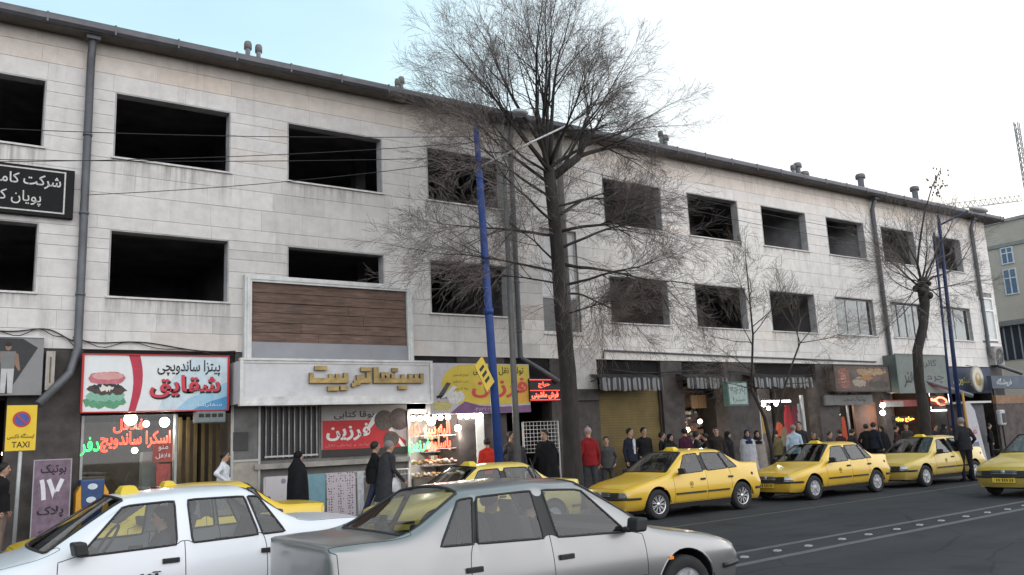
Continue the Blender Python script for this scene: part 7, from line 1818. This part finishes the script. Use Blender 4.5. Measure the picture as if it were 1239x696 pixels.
PE = [  # px, head top py, Y, facing, top, legs, label, kw
 (271, 545, 18.9, 60, (.55, .58, .62), (.05, .055, .07), 'man in a white shirt with a dark shoulder strap by the dusty shop window', dict(pose='elbow')),
 (360, 546, 18.3, 80, BLKC, BLKC, 'woman in a long black chador passing the hanging cloths', dict(hair='chador', dress=(.012, .012, .014), scarf=(.012, .012, .014))),
 (453, 534, 17.6, 75, BLKC, (.03, .035, .06), 'man in a black jacket and jeans walking behind the grey haired man', dict(pose='walk', wide=1.08)),
 (470, 533, 17.2, 75, CHAR, CHAR, 'grey haired man in a charcoal coat walking under the red banner', dict(pose='walk', wide=1.12, hairmat=HAIRG, dress=(.035, .036, .04))),
 (589, 530, 18.7, 165, (.42, .03, .02), NAVY, 'person in a bright red top facing the sweet shop counter', dict()),
 (617, 518, 19.0, 20, (.06, .05, .045), CHAR, 'man in a brown jacket standing at the wall right of the blue post', dict(pose='pocket')),
 (624, 526, 18.6, -20, (.045, .045, .05), BLKC, 'dark clothed man close beside the brown jacketed man by the blue post', dict()),
 (659, 520, 18.3, -70, BLKC, BLKC, 'man in a black coat walking left in front of the wire grid', dict(pose='walk', wide=1.1, dress=(.015, .015, .017))),
 (711, 515, 17.6, 160, (.19, .016, .018), (.05, .055, .06), 'person in a red jacket and white bobble cap beside the tall tree trunk', dict(hair='cap', scarf=(.30, .22, .24))),
 (733, 528, 18.0, -40, (.06, .06, .06), (.05, .05, .052), 'person in dark grey by the shutter next to the red jacket', dict(pose='pocket')),
 (761, 518, 18.9, 10, NAVY, BLKC, 'man in an open navy jacket and pale shirt before the brown shutter', dict(pose='stand', inner=(.42, .45, .5), wide=1.05)),
 (778, 517, 18.9, -10, BLKC, BLKC, 'man all in black at the right end of the brown shutter', dict(pose='pocket', wide=1.08)),
 (800, 523, 18.8, 30, BLKC, BLKC, 'dark clothed man at the marble pier between shutter and lamp shop', dict(pose='fold')),
 (810, 525, 18.5, 0, (.02, .02, .022), CHAR, 'woman in black headscarf at the marble pier', dict(hair='scarf', dress=(.02, .02, .022), scarf=(.015, .015, .016))),
 (828, 518, 18.9, 170, (.05, .015, .03), BLKC, 'person in a dark plum top looking into the lamp shop', dict()),
 (866, 517, 18.6, -50, (.035, .028, .026), CHAR, 'man in dark brown in front of the right side of the lamp shop', dict()),
 (903, 520, 17.9, -30, (.36, .35, .38), (.05, .05, .06), 'woman in a pale lilac coat and navy headscarf near the thin young tree', dict(hair='scarf', dress=(.34, .34, .37), scarf=(.02, .025, .05))),
 (915, 521, 18.1, -30, (.24, .22, .20), CHAR, 'woman in a beige coat and black headscarf right beside the lilac coat', dict(hair='scarf', dress=(.22, .20, .18), scarf=(.015, .015, .016))),
 (959, 514, 17.6, 120, (.33, .42, .50), NAVY, 'man in a light blue shirt seen from behind at the clothes shop', dict(hairmat=HAIRG)),
 (966, 510, 18.3, -60, CHAR, CHAR, 'man with dark cap of hair facing the light blue shirt', dict()),
 (1003, 522, 18.4, 10, (.04, .035, .04), BLKC, 'person in dark clothes under the narrow shop tube light', dict()),
 (1047, 513, 17.8, 100, BLKC, BLKC, 'man in black, left of the pair before the brown door', dict(pose='pocket', wide=1.05)),
 (1056, 511, 17.5, 80, NAVY, BLKC, 'man in a dark navy jacket, right of the pair before the brown door', dict(wide=1.08)),
 (1083, 515, 18.2, 30, (.05, .025, .025), CHAR, 'person in dark maroon below the glowing orange letters', dict()),
 (1131, 514, 18.4, -20, (.035, .035, .04), BLKC, 'man in dark clothes just right of the knobbly tree trunk', dict()),
 (1141, 513, 18.0, 40, (.03, .03, .035), CHAR, 'person in charcoal between the knobbly tree and the blue posts', dict(hair='scarf', dress=(.028, .028, .03), scarf=(.02, .02, .02))),
 (842, 522, 18.0, 60, CHAR, BLKC, 'man in charcoal under the right warm bulb of the lamp shop', dict(pose='fold')),
 (853, 524, 18.7, -140, BLKC, BLKC, 'person in black with back turned between lamp shop and hanging sign', dict()),
 (879, 522, 19.0, 40, (.04, .04, .042), CHAR, 'woman in a black headscarf below the hanging green sign', dict(hair='scarf', dress=(.018, .018, .02), scarf=(.014, .014, .015))),
 (938, 520, 18.9, 170, (.12, .10, .05), CHAR, 'person in an olive top looking into the clothes shop', dict()),
 (984, 524, 18.8, -30, BLKC, CHAR, 'man in black left of the narrow shop tube light', dict(pose='phone')),
 (1016, 520, 18.9, 160, (.05, .02, .02), BLKC, 'person in dark red brown beside the red scarf', dict()),
 (1030, 519, 18.2, 70, (.03, .03, .034), BLKC, 'man walking in dark clothes left of the brown door', dict(pose='walk')),
 (1066, 516, 18.6, -100, (.02, .02, .025), CHAR, 'woman in a dark chador under the pair of globe lamps', dict(hair='chador', dress=(.016, .016, .018), scarf=(.016, .016, .018))),
 (1096, 513, 18.8, -60, (.045, .04, .04), BLKC, 'man in dark brown close to the left of the knobbly tree', dict(pose='walk')),
 (1152, 516, 18.9, 170, CHAR, BLKC, 'man with back turned at the corner shop behind the blue posts', dict()),
 (1196, 514, 18.0, 30, BLKC, CHAR, 'person in black between flag banner and public telephone', dict()),
]
for i, (px, py, Y, fc, tp_, lg, lb, kw) in enumerate(PE):
    loc, H = at_head(px, py, Y); person(loc, fc, min(max(H, 1.5), 1.93), tp_, lg, lb, seed=i, **kw)
# the man standing in the road at the last taxi, people by the left edge, people in cars
gx, gy = G(1170, 583); zt_ = P(1164, 505, gy)[1]
person((gx-.05, gy-.1, 0), 150, zt_, (.022, .022, .026), (.018, .019, .024), 'man in a dark leather jacket standing in the road beside the last taxi', pose='pocket', wide=1.1, hairmat=HAIRG, seed=90)
for px, py, Y, lb, c in ((4, 560, 18.2, 'person in dark clothes at the dress shop entrance behind the sign post', BLKC),):
    loc, H = at_head(px, py, Y); person(loc, 70, min(H, 1.8), c, (.16, .12, .10), lb, seed=61)
def rider(car, x, y, c, lb, sd, head=1.0):
    t = person((0, 0, 0), 0, 1.66, c, CHAR, lb, pose='sit', seed=sd)
    # local seat frame of the car: person faces -x
    cm = Matrix.Translation(car.location) @ Matrix.Rotation(car.rotation_euler.z, 4, 'Z') @ Matrix.Diagonal((*car.scale, 1))
    p = cm @ Vector((x, y, -.335)); t.location = p; t.rotation_euler.z = car.rotation_euler.z-math.pi/2; return t
bpy.context.view_layer.update()
rider(wc, 2.33, -.36, (.05, .055, .07), 'driver of the white saloon at the wheel', 70)
rider(sv, 2.33, -.36, (.04, .04, .045), 'driver of the silver saloon seen through its side windows', 71)
rider(sv, 2.36, .36, (.03, .03, .034), 'front passenger of the silver saloon on the near side', 72)
# black door script on the white car
x = 1.60; sgn = MB(); sgn.text('آژانس', 1.72, 2.22, .60, .70, -.871, .004, bold=.03); bvh_side = None
o = sgn.build('door_lettering', TXT, wc, local=True)

# carrier bags in two hands
for (px, py, Y, c, lb) in ((478, 578, 17.0, (.50, .50, .52), 'white carrier bag held low by the grey haired man under the banner'), (922, 556, 18.0, (.32, .10, .12), 'dark red carrier bag beside the woman in the beige coat')):
    x, z = P(px, py, Y); t = thing('carrier_bag', (x, Y, z-.32), lb, 'bag'); m = MB(); b0 = 0; n = 12
    for i, (r, zz) in enumerate(((.10, -.32), (.14, -.28), (.13, -.12), (.06, 0))):
        for k in range(n): a = 2*math.pi*k/n; m.v.append((x+r*math.cos(a)*(1+.08*math.sin(a*3)), Y+r*.5*math.sin(a), z+zz))
    m.face(list(reversed(range(n))))
    for i in range(3):
        for k in range(n): m.face((i*n+k, i*n+(k+1) % n, (i+1)*n+(k+1) % n, (i+1)*n+k), 0, True)
    m.build('sack', cloth(c), t); m = MB(); m.tube([(x-.05, Y, z-.01), (x-.02, Y, z+.12), (x+.02, Y, z+.12), (x+.05, Y, z-.01)], .006, 5); m.build('handle', cloth(c), t)
